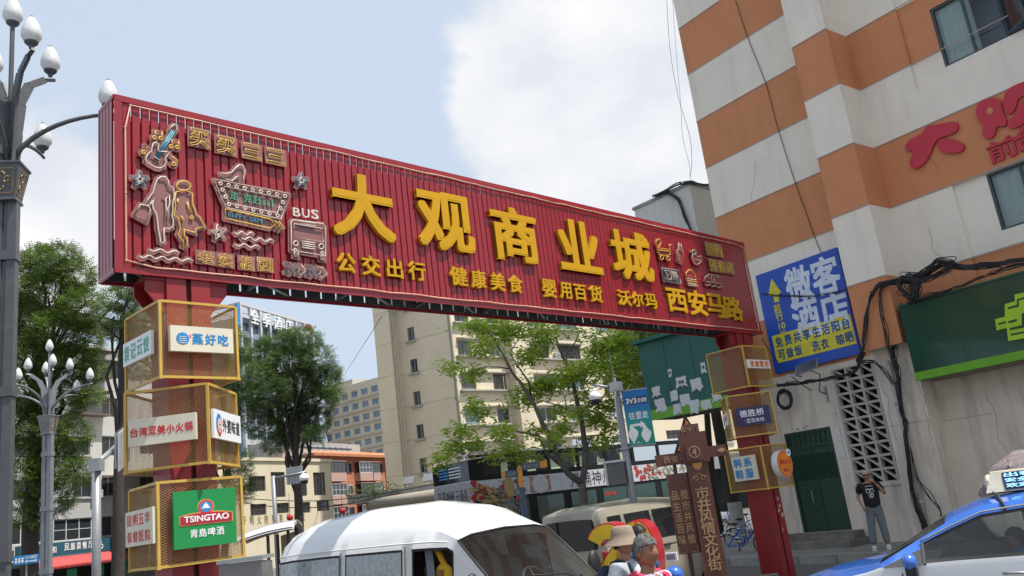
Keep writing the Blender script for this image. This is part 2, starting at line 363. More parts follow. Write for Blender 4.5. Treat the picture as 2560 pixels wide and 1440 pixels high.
for lst, d, bold in ((BIG, .065, .030), (SM, .045, .027)):
    for ch, x0, y0, x1, y1 in lst:
        cx, cy = (x0 + x1) / 2, (y0 + y1) / 2; yy = -.02 - d
        a_ = loc(MG, x0, cy, yy)[0]; c_ = loc(MG, x1, cy, yy)[0]; sh = .14 * (x1 - x0) / 2
        t_ = loc(MG, cx, y0 + sh * .6, yy)[1]; u_ = loc(MG, cx, y1 - sh * .6, yy)[1]
        b = MB(); text(b, ch, a_ + .015, c_ - .01, u_, t_, yy, d, bold); b.build('character', M_gold, gate)
# rope light round the edge
M_rope = mat('rope_light', (.62, .34, .24), rough=.5, var=.25, scale=3)
b = MB(); pts = []
def lim(x0, z0, x1, z1, n):
    for i in range(n): t = i / n; pts.append((x0 + (x1 - x0) * t, -.045, z0 + (z1 - z0) * t + random.uniform(-.008, .008)))
lim(.16, ZT - .10, GL - .15, ZT - .10, 50); lim(GL - .08, ZT - .14, GL - .08, ZB + .14, 8); lim(GL - .14, ZB + .08, .16, ZB + .085, 50); lim(.10, ZB + .13, .10, ZT - .2, 9)
b.tube(pts, .0105, 6, closed=True)
for i in range(0, len(pts), 4): b.ball(pts[i], .016, n=6, m=4)
b.build('rope_light', M_rope, gate, smooth=True)
# neon outlines: (pixel, scale, origin) polylines
N_w = mat('cream_neon_tube', (.62, .52, .46), rough=.4); N_y = mat('yellow_neon_tube', (.66, .42, .06), rough=.4); N_b = mat('blue_neon_tube', (.07, .24, .33), rough=.4); N_g = mat('green_neon_tube', (.08, .33, .22), rough=.4)
N_d = mat('grey_neon_tube', (.33, .34, .34), rough=.4)
M_acr = mat('tinted_acrylic_backing', (.25, .11, .10), rough=.35, var=.1, scale=2); M_acr2 = mat('deep_acrylic_backing', (.30, .05, .04), rough=.35)
def neon(name, polys, ox, oy, sc, acr=M_acr, fat=.033, rad=.0085, fill=True):
    """polys: (material, points, closed, filled)"""
    anchor = None; objs = {}; back = MB(); k = 0
    for m, pts_, closed, filled in polys:
        L = [loc(MG, ox + x / sc, oy + y / sc, -.07) for x, y in pts_]
        tb = objs.setdefault(m.name, (m, MB()))[1]
        P3 = [(x, -.075, z) for x, z in L]
        if closed: tb.tube(P3, rad, 5, closed=True)
        else: tb.tube(P3, rad, 5)
        if filled:
            k += 1; back.poly(L, -.05 - k * .0004, -.042)
        seg = list(zip(L, L[1:])) + ([(L[-1], L[0])] if closed else [])
        for p, q in seg:
            k += 1; dx, dz = q[0] - p[0], q[1] - p[1]; ln = math.hypot(dx, dz) or 1e-6; nx, nz = -dz / ln * fat, dx / ln * fat; y0 = -.05 - (k % 40) * .0003
            ex, ez = dx / ln * fat * .7, dz / ln * fat * .7
            back.poly([(p[0] + nx - ex, p[1] + nz - ez), (q[0] + nx + ex, q[1] + nz + ez), (q[0] - nx + ex, q[1] - nz + ez), (p[0] - nx - ex, p[1] - nz - ez)], y0, -.042)
    root = back.build(name, acr, gate)
    for m, mb_ in objs.values(): mb_.build('neon_tube', m, root, smooth=True)['kind'] = 'stuff'
    return root
def oval(cx, cy, r, r2=None, n=14): return [(cx + r * math.cos(2 * math.pi * k / n), cy + (r2 or r) * math.sin(2 * math.pi * k / n)) for k in range(n)]
def star(cx, cy, r, q=.42, rot=-90): return [(cx + (r if k % 2 == 0 else r * q) * math.cos(R(rot + 36 * k)), cy + (r if k % 2 == 0 else r * q) * math.sin(R(rot + 36 * k))) for k in range(10)]
Z4 = (240, 220, 2.88)
neon('guitar_neon', [(N_w, [(410, 400), (402, 430), (398, 455), (372, 475), (357, 505), (360, 530), (390, 552), (430, 575), (460, 580), (490, 565), (502, 530), (496, 505), (512, 485), (530, 463), (505, 462), (478, 458), (455, 460), (442, 440), (450, 405), (430, 394)], True, True),
     (N_b, [(430, 510), (555, 312)], False, False), (N_b, [(441, 516), (566, 318)], False, False), (N_b, [(420, 503), (545, 306)], False, False), (N_w, [(527, 308), (540, 280), (560, 265), (578, 270), (580, 295), (565, 320)], False, True), (N_w, [(415, 495), (455, 520)], False, False)], *Z4)
def note2(x, y): return [(N_y, [(x - 20, y + 28), (x - 24, y - 20), (x + 24, y - 14), (x + 26, y + 34)], False, False), (N_y, oval(x - 30, y + 28, 11), True, False), (N_y, oval(x + 15, y + 33, 11), True, False)]
def note1(x, y): return [(N_y, [(x + 2, y + 22), (x + 4, y - 30), (x + 30, y)], False, False), (N_y, oval(x - 8, y + 24, 13, 11), True, False)]
neon('music_note_neon', note2(448, 330), *Z4); neon('music_note_neon', note2(568, 395), *Z4); neon('music_note_neon', note1(350, 440), *Z4)
neon('music_note_neon', [(N_y, [(538, 488), (578, 518), (574, 545)], False, False), (N_y, oval(560, 548, 14, 11), True, False)], *Z4)
neon('star_neon', [(N_b, star(315, 660, 62), True, True), (N_w, star(315, 660, 30), True, False)], *Z4)
neon('star_neon', [(N_b, star(1478, 668, 54), True, True), (N_w, star(1478, 668, 26), True, False)], *Z4)
neon('star_neon', [(N_w, star(882, 1042, 60, .42, -100), True, True), (N_w, star(882, 1042, 28, .42, -100), True, False)], *Z4)
neon('walking_woman_neon', [(N_w, [(440, 660), (465, 640), (500, 642), (518, 670), (522, 700), (555, 725), (562, 780), (550, 830), (552, 880), (545, 920), (556, 960), (550, 1000), (525, 1018), (490, 1010), (487, 1060), (493, 1105), (480, 1120), (462, 1110), (455, 1060), (445, 1010), (440, 950), (432, 905), (410, 870), (405, 840), (418, 790), (395, 830), (375, 862), (350, 845), (375, 800), (410, 750), (418, 715)], True, True),
     (N_w, [(320, 840), (375, 850), (390, 880), (360, 965), (272, 915)], True, True), (N_w, [(500, 800), (525, 770), (530, 830), (515, 870), (520, 950), (497, 950), (505, 870)], True, False)], *Z4)
neon('walking_woman_neon', [(N_y, oval(628, 706, 50, 34), True, True), (N_y, [(608, 738), (610, 745), (575, 750), (565, 800), (572, 850), (558, 920), (590, 935), (605, 1010), (590, 1055), (610, 1090), (625, 1095), (622, 1140), (640, 1148), (655, 1130), (650, 1080), (632, 1065), (635, 1020), (690, 1038), (715, 1045), (720, 1015), (780, 998), (740, 930), (718, 915), (705, 870), (690, 820), (690, 760), (655, 745), (650, 735)], True, True),
     (N_y, [(590, 800), (585, 820), (592, 840)], False, False), (N_y, [(655, 820), (665, 860), (690, 900)], False, False), (N_y, [(610, 920), (628, 945), (626, 970)], False, False), (N_y, oval(687, 935, 11), True, False)], *Z4)
def wave(x0, y0, x1, y1, n, amp=11):
    return [(x0 + (x1 - x0) * t / (n * 6), y0 + (y1 - y0) * t / (n * 6) + amp * math.sin(2 * math.pi * t / 6)) for t in range(n * 6 + 1)]
for w_ in ((385, 1165, 592, 1186, 2), (312, 1212, 688, 1244, 4), (998, 1042, 1132, 1052, 2), (1048, 1080, 1275, 1104, 3), (1003, 1128, 1175, 1146, 2)): neon('wave_neon', [(N_w, wave(*w_), False, False)], *Z4)
neon('shoe_neon', [(N_w, [(905, 640), (895, 615), (940, 618), (975, 610), (1000, 580), (1030, 555), (1055, 558), (1070, 590), (1060, 650), (1055, 685), (1025, 678), (1025, 630), (1010, 640), (980, 670), (940, 660)], True, True)], *Z4)
bl = [(N_w, oval(895 + k * 58, 690 + k * 11.3, 11), True, False) for k in range(9)] + [(N_w, oval(955 + k * 58.3, 840 + k * 13.2, 11), True, False) for k in range(7)] + [(N_w, oval(*c, 11), True, False) for c in ((908, 735), (930, 785), (1343, 825), (1325, 868))]
mq = neon('marquee_neon', [(N_w, [(850, 660), (1395, 765), (1330, 945), (935, 862)], True, True), (N_w, [(920, 712), (1335, 795), (1305, 900), (955, 830)], True, False)] + bl, *Z4)
bn = neon('arrow_banner_neon', [(N_y, [(930, 872), (1255, 945), (1290, 985), (1250, 1012), (930, 940)], True, True), (N_y, [(1285, 955), (1320, 990), (1285, 1018)], False, False), (N_y, [(1312, 962), (1350, 1000), (1312, 1027)], False, False)], *Z4)
def px4(x0, y0, x1, y1, ox, oy, sc): return (ox + x0 / sc, oy + y0 / sc, ox + x1 / sc, oy + y1 / sc)
for ch, a_ in (('走', 965), ('克', 1062), ('赶', 1130)): write(ch, MG, px4(a_, 745 + (a_ - 965) * .2, a_ + 62, 805 + (a_ - 965) * .2, *Z4), -.075, N_g, mq, .012, .0)
for i, ch in enumerate('gal'): write(ch, MG, px4(1200 + i * 33, 806 + i * 6 - (14 if i == 2 else 0), 1222 + i * 33 - (14 if i == 2 else 0), 846 + i * 5, *Z4), -.075, N_g, mq, .012, .0)
for i, ch in enumerate('HAPPY DAPI'):
    if ch != ' ': write(ch, MG, px4(952 + i * 26, 896 + i * 5.2, 972 + i * 26 - (8 if ch == 'I' else 0), 930 + i * 5.2, *Z4), -.075, N_b, bn, .012, .015)
bus_n = neon('bus_neon', [(N_w, [(1415, 950), (1635, 978), (1650, 1000), (1652, 1212), (1405, 1168), (1403, 965)], True, True), (N_w, [(1425, 978), (1632, 1015), (1636, 1112), (1425, 1078)], True, False), (N_w, [(1462, 960), (1580, 976), (1578, 994), (1462, 977)], True, False),
     (N_w, oval(1437, 1120, 17), True, False), (N_w, oval(1620, 1142, 18), True, False), (N_w, oval(1433, 1170, 11), True, False), (N_w, oval(1628, 1192, 11), True, False), (N_w, [(1425, 1180), (1455, 1185), (1455, 1220), (1425, 1214)], True, True), (N_w, [(1615, 1207), (1647, 1212), (1647, 1243), (1615, 1237)], True, True)]
     + [(N_w, [(1482, 1104 + 15 * k), (1576, 1118 + 15 * k)], False, False) for k in range(4)], *Z4)
for i, ch in enumerate('BUS'): write(ch, MG, px4(1418 + i * 66, 862 + i * 7, 1472 + i * 66, 925 + i * 9, *Z4), -.075, N_w, bus_n, .012, .02)
for i, m in enumerate((N_b, N_w, N_b, N_w)):
    x = 1362 + i * 76; y = 1262 + i * 9
    neon('chevron_neon', [(m, [(x, y), (x + 42, y + 6), (x + 70, y + 46), (x + 34, y + 78), (x - 4, y + 66), (x + 28, y + 38)], True, True)], *Z4)
def neonchars(chars, m, boxes, name='neon_lettering'):
    back = MB()
    for ch, (a_, t_, c_, u_) in zip(chars, boxes):
        x0, z1 = loc(MG, a_ - 5, t_ - 3, -.05); x1, z0 = loc(MG, c_ + 5, u_ + 3, -.05); zc0 = loc(MG, (a_ + c_) / 2, t_ - 2, -.05)[1]; zc1 = loc(MG, (a_ + c_) / 2, u_ + 2, -.05)[1]
        back.box(x0, x1, -.05, -.042, zc1, zc0)
    root = back.build(name, M_acr, gate)
    for ch, (a_, t_, c_, u_) in zip(chars, boxes):
        x0 = loc(MG, a_, (t_ + u_) / 2, -.07)[0]; x1 = loc(MG, c_, (t_ + u_) / 2, -.07)[0]; z1 = loc(MG, (a_ + c_) / 2, t_, -.07)[1]; z0 = loc(MG, (a_ + c_) / 2, u_, -.07)[1]
        b = MB(); text(b, ch, x0, x1, z0, z1, -.072, bold=.022, neon=.022); b.build('neon_tube', m, root, smooth=True)['kind'] = 'stuff'
neonchars('买买三三', N_y, [(473, 322, 523, 368), (540, 341, 589, 386), (607, 360, 652, 398), (666, 373, 712, 411)])
neonchars('老实相因', N_y, [(493, 628, 535, 660), (545, 634, 582, 668), (598, 641, 634, 675), (644, 645, 681, 679)])
Z5 = (1500, 560, 4.8)
neon('pram_neon', [(N_y, [(668, 215), (685, 185), (715, 180), (740, 212), (700, 285), (672, 245)], True, True), (N_y, [(690, 288), (845, 312), (835, 372), (800, 378), (720, 372), (700, 340)], True, True), (N_y, [(690, 312), (843, 336)], False, False), (N_y, [(838, 300), (832, 248), (862, 246)], False, False), (N_y, oval(740, 402, 20, 24), True, True), (N_y, oval(818, 414, 20, 24), True, True)], *Z5, acr=M_acr2, fat=.025)
neon('bottle_neon', [(N_d, [(945, 230), (965, 232), (978, 290), (998, 340), (1000, 480), (925, 450), (922, 340), (940, 290)], True, True), (N_d, [(938, 300), (985, 320)], False, False)] + [(N_d, [(925, 350 + 25 * k), (950, 356 + 25 * k)], False, False) for k in range(4)], *Z5, acr=M_acr2, fat=.025)
neon('duck_neon', [(N_g, oval(1128, 335, 24, 26), True, True), (N_d, [(1108, 360), (1150, 372), (1172, 398), (1212, 382), (1208, 455), (1168, 490), (1128, 465), (1108, 415)], True, True), (N_d, [(1145, 420), (1175, 440), (1190, 425)], False, False), (N_y, [(1080, 325), (1105, 345)], False, False)], *Z5, acr=M_acr2, fat=.025)
neon('arrow_panel_neon', [(N_d, [(742, 525), (945, 560), (970, 715), (768, 690)], True, True), (N_w, [(768, 555), (820, 562), (860, 620), (845, 670), (795, 660), (815, 615)], True, False)] + [(N_w, [(850 + 17 * k, 565 + 3 * k), (885 + 16 * k, 630 + 3 * k), (865 + 17 * k, 672 + 3 * k)], False, False) for k in range(4)], *Z5, acr=mat('smoked_acrylic', (.09, .06, .065), rough=.3), fat=.02)
neon('burger_neon', [(N_y, [(1038, 640), (1032, 585), (1060, 553), (1100, 552), (1135, 595), (1152, 655)], True, True), (N_w, wave(1040, 655, 1155, 675, 3, 6), False, False), (N_y, [(1042, 680), (1165, 700), (1130, 715), (1050, 700)], False, False), (N_w, [(1050, 715), (1170, 735), (1165, 748), (1062, 735)], True, True)], *Z5, acr=M_acr2, fat=.025)
neon('train_neon', [(N_w, [(1250, 680), (1262, 635), (1300, 605), (1450, 628), (1465, 722), (1290, 695)], True, True), (N_w, [(1335, 620), (1368, 625), (1372, 690), (1340, 684)], True, False), (N_w, [(1285, 628), (1315, 632), (1318, 655), (1280, 650)], True, False), (N_w, [(1390, 635), (1440, 642)], False, False), (N_w, wave(1268, 725, 1470, 765, 3, 8), False, False)], *Z5, acr=M_acr2, fat=.025)
neonchars('要的', N_y, [(1765, 608, 1783, 638), (1785, 611, 1805, 642)], 'neon_lettering')
neonchars('整得成', N_y, [(1774, 649, 1793, 678), (1795, 653, 1813, 681), (1815, 656, 1833, 684)], 'neon_lettering')
# ---------------------------------------------------------------- cages
CH = .44
def cage_mesh():
    fr = MB(); t = .028; h = .83
    for x in (-CH, CH):
        for y in (-CH, CH): fr.box(x - t / 2, x + t / 2, y - t / 2, y + t / 2, 0, h)
    for z in (0, h):
        for y in (-CH, CH): fr.box(-CH + t / 2, CH - t / 2, y - t / 2 + .002, y + t / 2 - .002, z - t / 2, z + t / 2)
        for x in (-CH, CH): fr.box(x - t / 2 + .002, x + t / 2 - .002, -CH + t / 2, CH - t / 2, z - t / 2, z + t / 2)
    for x in (-CH, CH):
        for y in (-CH, CH): fr.box(x - .02, x + .02, y - .02, y + .02, -.022, .004)
    ms = MB(); sp = .052; sl_ = .5; x0, x1, z0, z1 = -CH + .012, CH - .012, .012, h - .012
    for face in range(4):
        ms.M = Rz(90 * face)
        for sgn in (1, -1):
            n = int((x1 - x0 + (z1 - z0) / sl_) / sp)
            for i in range(n + 1):
                xa = x0 - (z1 - z0) / sl_ + i * sp  # line x = xa + (z-z0)/sl
                za, zb = z0, z1; xs = xa; xe = xa + (z1 - z0) / sl_
                if xs < x0: za = z0 + (x0 - xs) * sl_; xs = x0
                if xe > x1: zb = z1 - (xe - x1) * sl_; xe = x1
                if zb - za < .02: continue
                if sgn < 0: xs, xe = -xs, -xe
                ms.bar((xs, -CH + .008 + sgn * .0015, za), (xe, -CH + .008 + sgn * .0015, zb), .0034, .0034)
    ms.M = None
    return fr, ms
fr_, ms_ = cage_mesh(); CAGE = {}
def cage(sc, zb, rot, label):
    M = MG @ T(sc, .23, zb) @ Rz(rot)
    o = thing('advert_cage', label, 'advert cage', M, 'yellow mesh advert cages on the gateway posts')
    if not CAGE:
        CAGE['f'] = fr_.build('frame', M_frame, o).data; mo = ms_.build('wire_mesh', M_mesh, o); CAGE['m'] = mo.data
    else: link('frame', CAGE['f'], o); mo = link('wire_mesh', CAGE['m'], o)
    mo['kind'] = 'stuff'
    return o, M
def board(o, face, x0, x1, z0, z1, m, d=.05, name='sign_board'):
    """sign board on one cage face: 0 front(-y), 1 right(+x), 3 left(-x); returns part and transform"""
    b = MB(); b.M = Rz(90 * face); b.box(x0, x1, -CH - .02 - d, -CH - .018, z0, z1); return b.build(name, m, o), Rz(90 * face), -CH - .02 - d
def lt(bd, s_, x0, x1, z0, z1, m, bold=.02, dy=.004, keep=False):
    p, Mx, y = bd; b = MB(); b.M = Mx; text(b, s_, x0, x1, z0, z1, y - dy, dy - .0005, bold, keep=keep); return b.build('lettering', m, p)
def shp(bd, pts_, m, dy=.004, name='emblem'):
    p, Mx, y = bd; b = MB(); b.M = Mx; b.poly(pts_, y - dy, y - .0005); return b.build(name, m, p)
I_blue = mat('blue_print', (.02, .22, .50), rough=.4); I_red = mat('red_print', (.62, .03, .04), rough=.4); I_grn = mat('teal_print', (.10, .42, .32), rough=.4); I_blk = mat('black_print', (.03, .03, .035), rough=.4)
I_wht = mat('white_print', (.8, .8, .8), rough=.4); I_org = mat('orange_print', (.72, .17, .03), rough=.4)
cg, _ = cage(SL, 3.79, 2, 'top yellow mesh cage on the left red post, with the cream sign in blue lettering')
bd = board(cg, 0, -.36, .36, .27, .55, M_cream)
shp(bd, circ(-.225, .41, .072, 20, .066), I_blue)
for k in range(4): shp(bd, [(-.265, .435 - k * .022), (-.225, .428 - k * .022), (-.185, .435 - k * .022), (-.185, .429 - k * .022), (-.225, .421 - k * .022), (-.265, .429 - k * .022)], M_cream, .006)
shp(bd, [(-.145, .425), (-.132, .425), (-.132, .455), (-.145, .455)], I_red)
for i, ch in enumerate('蒸好吃'): lt(bd, ch, -.12 + i * .148, .005 + i * .148, .35, .475, I_blue, .03)
bd = board(cg, 3, -.40, .33, .27, .53, M_white, .03)
for i, ch in enumerate('袁记云饺'): lt(bd, ch, -.37 + i * .17, -.23 + i * .17, .31, .49, I_grn, .02)
cg, _ = cage(SL, 2.86, -45, 'middle yellow mesh cage on the left red post, with the red-lettered hot pot sign')
bd = board(cg, 0, -.38, .33, .25, .53, M_cream)
for i, ch in enumerate('台湾双美小火锅'): lt(bd, ch, -.36 + i * .096, -.275 + i * .096, .345, .44, I_red, .025)
bd = board(cg, 1, -.41, .43, .25, .56, M_white, .03)
shp(bd, circ(-.27, .41, .085, 16, .11), I_blue); shp(bd, circ(-.255, .39, .058, 16, .08), mat('skin_print', (.75, .45, .36)), .006); shp(bd, [(-.31, .33), (-.29, .29), (-.24, .28), (-.2, .33), (-.2, .36), (-.25, .31)], I_red, .007)
shp(bd, circ(-.275, .40, .009, 8), I_blk, .008); shp(bd, circ(-.237, .40, .009, 8), I_blk, .008); shp(bd, [(-.275, .355), (-.255, .343), (-.232, .355), (-.232, .36), (-.255, .35), (-.275, .36)], I_red, .009)
for i, ch in enumerate('外婆味道'): lt(bd, ch, -.16 + i * .14, -.04 + i * .14, .33, .48, I_blk, .012)
cg, _ = cage(SL, 1.87, -3, 'lowest yellow mesh cage on the left red post, with the green beer sign')
bd = board(cg, 0, -.31, .34, .15, .72, mat('green_sign_face', (.01, .24, .06), rough=.35, var=.05))
shp(bd, circ(.02, .545, .088, 24, .078), mat('gold_print', (.6, .3, .06))); shp(bd, circ(.02, .545, .080, 24, .071), I_red, .006); shp(bd, circ(.02, .545, .062, 24, .055), I_blue, .007)
shp(bd, [(-.03, .53), (.07, .53), (.05, .545), (.045, .56), (.03, .575), (.02, .59), (.01, .575), (-.005, .56), (-.01, .545)], I_wht, .008)
shp(bd, [(-.25, .37), (.30, .37), (.305, .385), (.305, .47), (.17, .492), (.02, .50), (-.13, .492), (-.255, .47), (-.255, .385)], mat('gold_print', (.6, .3, .06)), .005)
shp(bd, [(-.245, .38), (.295, .38), (.295, .465), (.17, .482), (.02, .49), (-.13, .482), (-.245, .465)], mat('crimson_print', (.38, .01, .03)), .008)
lt(bd, 'TSINGTAO', -.21, .26, .40, .465, I_wht, .03, .011)
for i, ch in enumerate('青島啤酒'): lt(bd, ch, -.15 + i * .092, -.07 + i * .092, .245, .33, I_wht, .015)
bd = board(cg, 3, -.43, .43, .24, .60, M_cream, .03)
for i, ch in enumerate('昆明五华'): lt(bd, ch, -.37 + i * .19, -.22 + i * .19, .45, .56, I_red, .012)
for i, ch in enumerate('保健医院'): lt(bd, ch, -.37 + i * .19, -.22 + i * .19, .28, .39, I_red, .012)
cg, _ = cage(SR, 3.80, -2, 'top yellow mesh cage on the right red post, with only a small orange-lettered plate')
bd = board(cg, 0, -.42, .42, .36, .54, M_white, .02)
for i, ch in enumerate('登康婴用'): lt(bd, ch, -.32 + i * .175, -.17 + i * .175, .385, .515, I_org, .025)
cg, _ = cage(SR, 2.83, -51, 'middle yellow mesh cage on the right red post, with the navy sign')
bd = board(cg, 0, -.31, .36, .2, .56, mat('navy_sign_face', (.02, .02, .09), rough=.35))
for i, ch in enumerate('德胜桥'): lt(bd, ch, -.24 + i * .165, -.09 + i * .165, .37, .51, I_wht, .012)
for i, ch in enumerate('豆花米线'): lt(bd, ch, -.13 + i * .09, -.05 + i * .09, .25, .33, I_wht, .008)
shp(bd, [(-.16, .27), (-.145, .27), (-.145, .33), (-.16, .33)], I_red)
bd = board(cg, 3, -.35, .35, .28, .52, M_white, .02)
for i, ch in enumerate('金福'): lt(bd, ch, -.05 + i * .17, .1 + i * .17, .37, .48, I_red, .025)
shp(bd, circ(-.2, .40, .07, 12, .09), I_blue)
cg, _ = cage(SR, 1.77, -4, 'lowest yellow mesh cage on the right red post, with the round orange sign')
bd = board(cg, 3, -.25, .30, .2, .68, M_cream)
for i, ch in enumerate('韩系鞋服'): lt(bd, ch, -.21 + (i % 2) * .24, -.02 + (i % 2) * .24, .46 - (i // 2) * .22, .64 - (i // 2) * .22, I_blue, .03)
b = MB(); b.M = Rz(0); b.poly(circ(.05, .43, .27, 28), -CH - .16, -CH - .02); rd = b.build('round_sign', M_white, cg)
bd = (rd, Matrix(), -CH - .16)
shp(bd, circ(.05, .43, .262, 28), I_red, .003); shp(bd, circ(.05, .43, .24, 28), mat('orange_sign_face', (.78, .24, .02), rough=.35), .006)
lt(bd, "dico's", -.15, .25, .42, .54, I_red, .03, .01); lt(bd, '德克士', -.06, .17, .27, .34, I_red, .01, .01)
shp(bd, circ(.23, .64, .075, 16), I_wht, .012); shp(bd, circ(.23, .64, .03, 10), I_blue, .016)

b = MB(); rs0 = random.Random(13)
for k in range(7):
    x, z = SR + .03 + rs0.uniform(0, .2), rs0.uniform(.5, 1.7); b.poly([(x + .03 * math.cos(q * 1.05) * rs0.uniform(.5, 1.3), z + .045 * math.sin(q * 1.05) * rs0.uniform(.5, 1.3)) for q in range(6)], -.006, -.001)
b.build('sticker_residue', mat('old_sticker', (.5, .42, .40), rough=.9), gate)['kind'] = 'stuff'
# ---------------------------------------------------------------- building helpers
def facade(mbs, M, x0, x1, z0, z1, holes, pick, y=0., zcuts=(), depth=.14):
    """wall plane at local y with rectangular openings; mbs maps key -> MB, pick(zmid) -> key"""
    xs = sorted({x0, x1, *[h[0] for h in holes], *[h[1] for h in holes]}); zs = sorted({z0, z1, *[h[2] for h in holes], *[h[3] for h in holes], *zcuts})
    xs = [x for x in xs if x0 <= x <= x1]; zs = [z for z in zs if z0 <= z <= z1]
    for za, zb in zip(zs, zs[1:]):
        run = None
        for xa, xb in zip(xs, xs[1:]):
            mx, mz = (xa + xb) / 2, (za + zb) / 2
            if any(h[0] < mx < h[1] and h[2] < mz < h[3] for h in holes):
                if run is not None: mbs[pick(mz)].add([(run, y, za), (xa, y, za), (xa, y, zb), (run, y, zb)], [(0, 1, 2, 3)]); run = None
            elif run is None: run = xa
        if run is not None: mbs[pick((za + zb) / 2)].add([(run, y, za), (xs[-1], y, za), (xs[-1], y, zb), (run, y, zb)], [(0, 1, 2, 3)])
    for a, b_, c, d in holes:
        if zcuts:
            zc_ = [c] + [z for z in zcuts if c < z < d] + [d]
            for c2, d2 in zip(zc_, zc_[1:]): mbs[pick((c2 + d2) / 2)].add([(a, y, c2), (a, y, d2), (a, y + depth, d2), (a, y + depth, c2), (b_, y, c2), (b_, y, d2), (b_, y + depth, d2), (b_, y + depth, c2)], [(0, 1, 2, 3), (4, 5, 6, 7)])
            mbs[pick(c + .01)].add([(a, y, c), (b_, y, c), (b_, y + depth, c), (a, y + depth, c)], [(0, 1, 2, 3)]); mbs[pick(d - .01)].add([(a, y, d), (b_, y, d), (b_, y + depth, d), (a, y + depth, d)], [(0, 1, 2, 3)]); continue
        m = mbs[pick((c + d) / 2)]
        m.add([(a, y, c), (b_, y, c), (b_, y, d), (a, y, d), (a, y + depth, c), (b_, y + depth, c), (b_, y + depth, d), (a, y + depth, d)], [(0, 1, 5, 4), (1, 2, 6, 5), (2, 3, 7, 6), (3, 0, 4, 7)])
WIN = {}
def window(par, x0, x1, z0, z1, y, fm, gm, t=.05, cols=2, rows=1, sill=None, d=.05, name='window', curtain=None):
    w, h = x1 - x0, z1 - z0; key = (round(w, 2), round(h, 2), cols, rows, fm.name, gm.name, t, curtain is None)
    if key not in WIN:
        b = MB(); b.box(0, w, 0, d, 0, t); b.box(0, w, 0, d, h - t, h); b.box(0, t, 0, d, t, h - t); b.box(w - t, w, 0, d, t, h - t)
        for k in range(1, cols): b.box(w * k / cols - t / 2, w * k / cols + t / 2, .004, d, t, h - t)
        for k in range(1, rows): b.box(t, w - t, .008, d - .002, h * k / rows - t / 3, h * k / rows + t / 3)
        fr = b.build(name, fm, par, loc=(x0, y, z0))
        b = MB(); b.add([(t / 2, d * .6, t / 2), (w - t / 2, d * .6, t / 2), (w - t / 2, d * .6, h - t / 2), (t / 2, d * .6, h - t / 2)], [(0, 1, 2, 3)]); pn = b.build('pane', gm, fr)
        cm = None
        if curtain:
            b = MB(); n = 24; vs = []; 
            for k in range(n + 1): xx = t + (w - 2 * t) * k / n; yy = d + .03 + .02 * math.sin(k * 1.9); vs += [(xx, yy, .02), (xx, yy, h - .02)]
            b.add(vs, [(2 * k, 2 * k + 2, 2 * k + 3, 2 * k + 1) for k in range(n)]); cm = b.build('curtain', curtain, fr).data
        WIN[key] = (fr.data, pn.data, cm)
    else:
        fr = link(name, WIN[key][0], par, (x0, y, z0)); link('pane', WIN[key][1], fr)
        if WIN[key][2]: link('curtain', WIN[key][2], fr)
    if sill:
        b = MB(); b.box(x0 - .08, x1 + .08, y - .22, y - .005, z0 - .12, z0 - .02); b.build('sill', sill, par)
    return fr
G_dark = glass('dark_window_glass', (.03, .035, .04)); G_blue = glass('blue_tinted_glass', (.10, .20, .30), rough=.06); G_teal = glass('pale_teal_glass', (.16, .24, .24), rough=.08); G_navy = glass('navy_glass', (.03, .06, .10))
F_dark = mat('dark_window_frame', (.045, .07, .09), rough=.45); F_wht = mat('white_window_frame', (.55, .56, .56), rough=.5); F_brn = mat('brown_window_frame', (.09, .06, .05), rough=.6); F_gry = mat('grey_window_frame', (.2, .21, .22), rough=.5)
# ---------------------------------------------------------------- striped hotel
_p0 = onz(2131.5, 1324, .5); MH = frame((_p0.x, _p0.y, 0), 142.3)
H_w = mat('offwhite_render', (.79, .72, .615), rough=.8, var=.05, scale=1.2, bump=.25, bscale=140, grime=(.55, .49, .41), gamt=.42, gscale=2.0, streak=True)
H_o = mat('orange_render', (.58, .235, .105), rough=.8, var=.06, scale=1.5, bump=.25, bscale=140, grime=(.40, .18, .09), gamt=.4, gscale=2.0, streak=True)
H_b = mat('stained_beige_render', (.70, .61, .51), rough=.85, var=.09, scale=1.3, bump=.4, bscale=70, grime=(.34, .29, .23), gamt=.8, gscale=2.4, streak=True)
hotel = thing('striped_hotel', 'tall off-white and orange striped building with a green door and blue framed windows', 'building', MH)
BZ = [4.5, 6.07, 7.79, 9.36, 10.92, 12.43, 13.99, 15.57] + [15.57 + 1.57 * k_ for k_ in range(1, 15)] + [39.2]  # top stripes unseen; wall carried high so its shadow reaches the beige van
def hpick(z):
    if z < 4.5: return 'b'
    k = sum(1 for b_ in BZ if z > b_); return 'o' if k % 2 == 1 else 'w'
hm = {'b': MB(), 'w': MB(), 'o': MB()}
x_rec1, z_rec1 = loc(MH, 2293, 229); x_rec1b = loc(MH, 2245, 52)[0]; x_rec2 = loc(MH, 2400, 540)[0]
W1 = (4.86, 6.95, 10.5, 12.0); W2 = (5.06, 7.1, 6.46, 7.76)
rec1 = (x_rec1, 8.3, z_rec1, 12.9); rec2 = (x_rec2, 8.3, 4.9, 7.77)
DOOR = (-1.41, -.01, .5, 3.01); GRID = (.37, 1.83, 1.52, 4.36)
facade(hm, MH, -2.23, 2.0, 0, 39.2, [DOOR, GRID], hpick, 0, BZ, .16)
facade(hm, MH, 2.0, 9.5, 0, 39.2, [rec1, rec2, (7.9, 9.0, 1.0, 3.3)] + [(4.86 + k * 4.3, 6.95 + k * 4.3, z, z + 1.5) for k in range(1) for z in (14.6, 18.7, 22.8)], hpick, 0, BZ, .07)
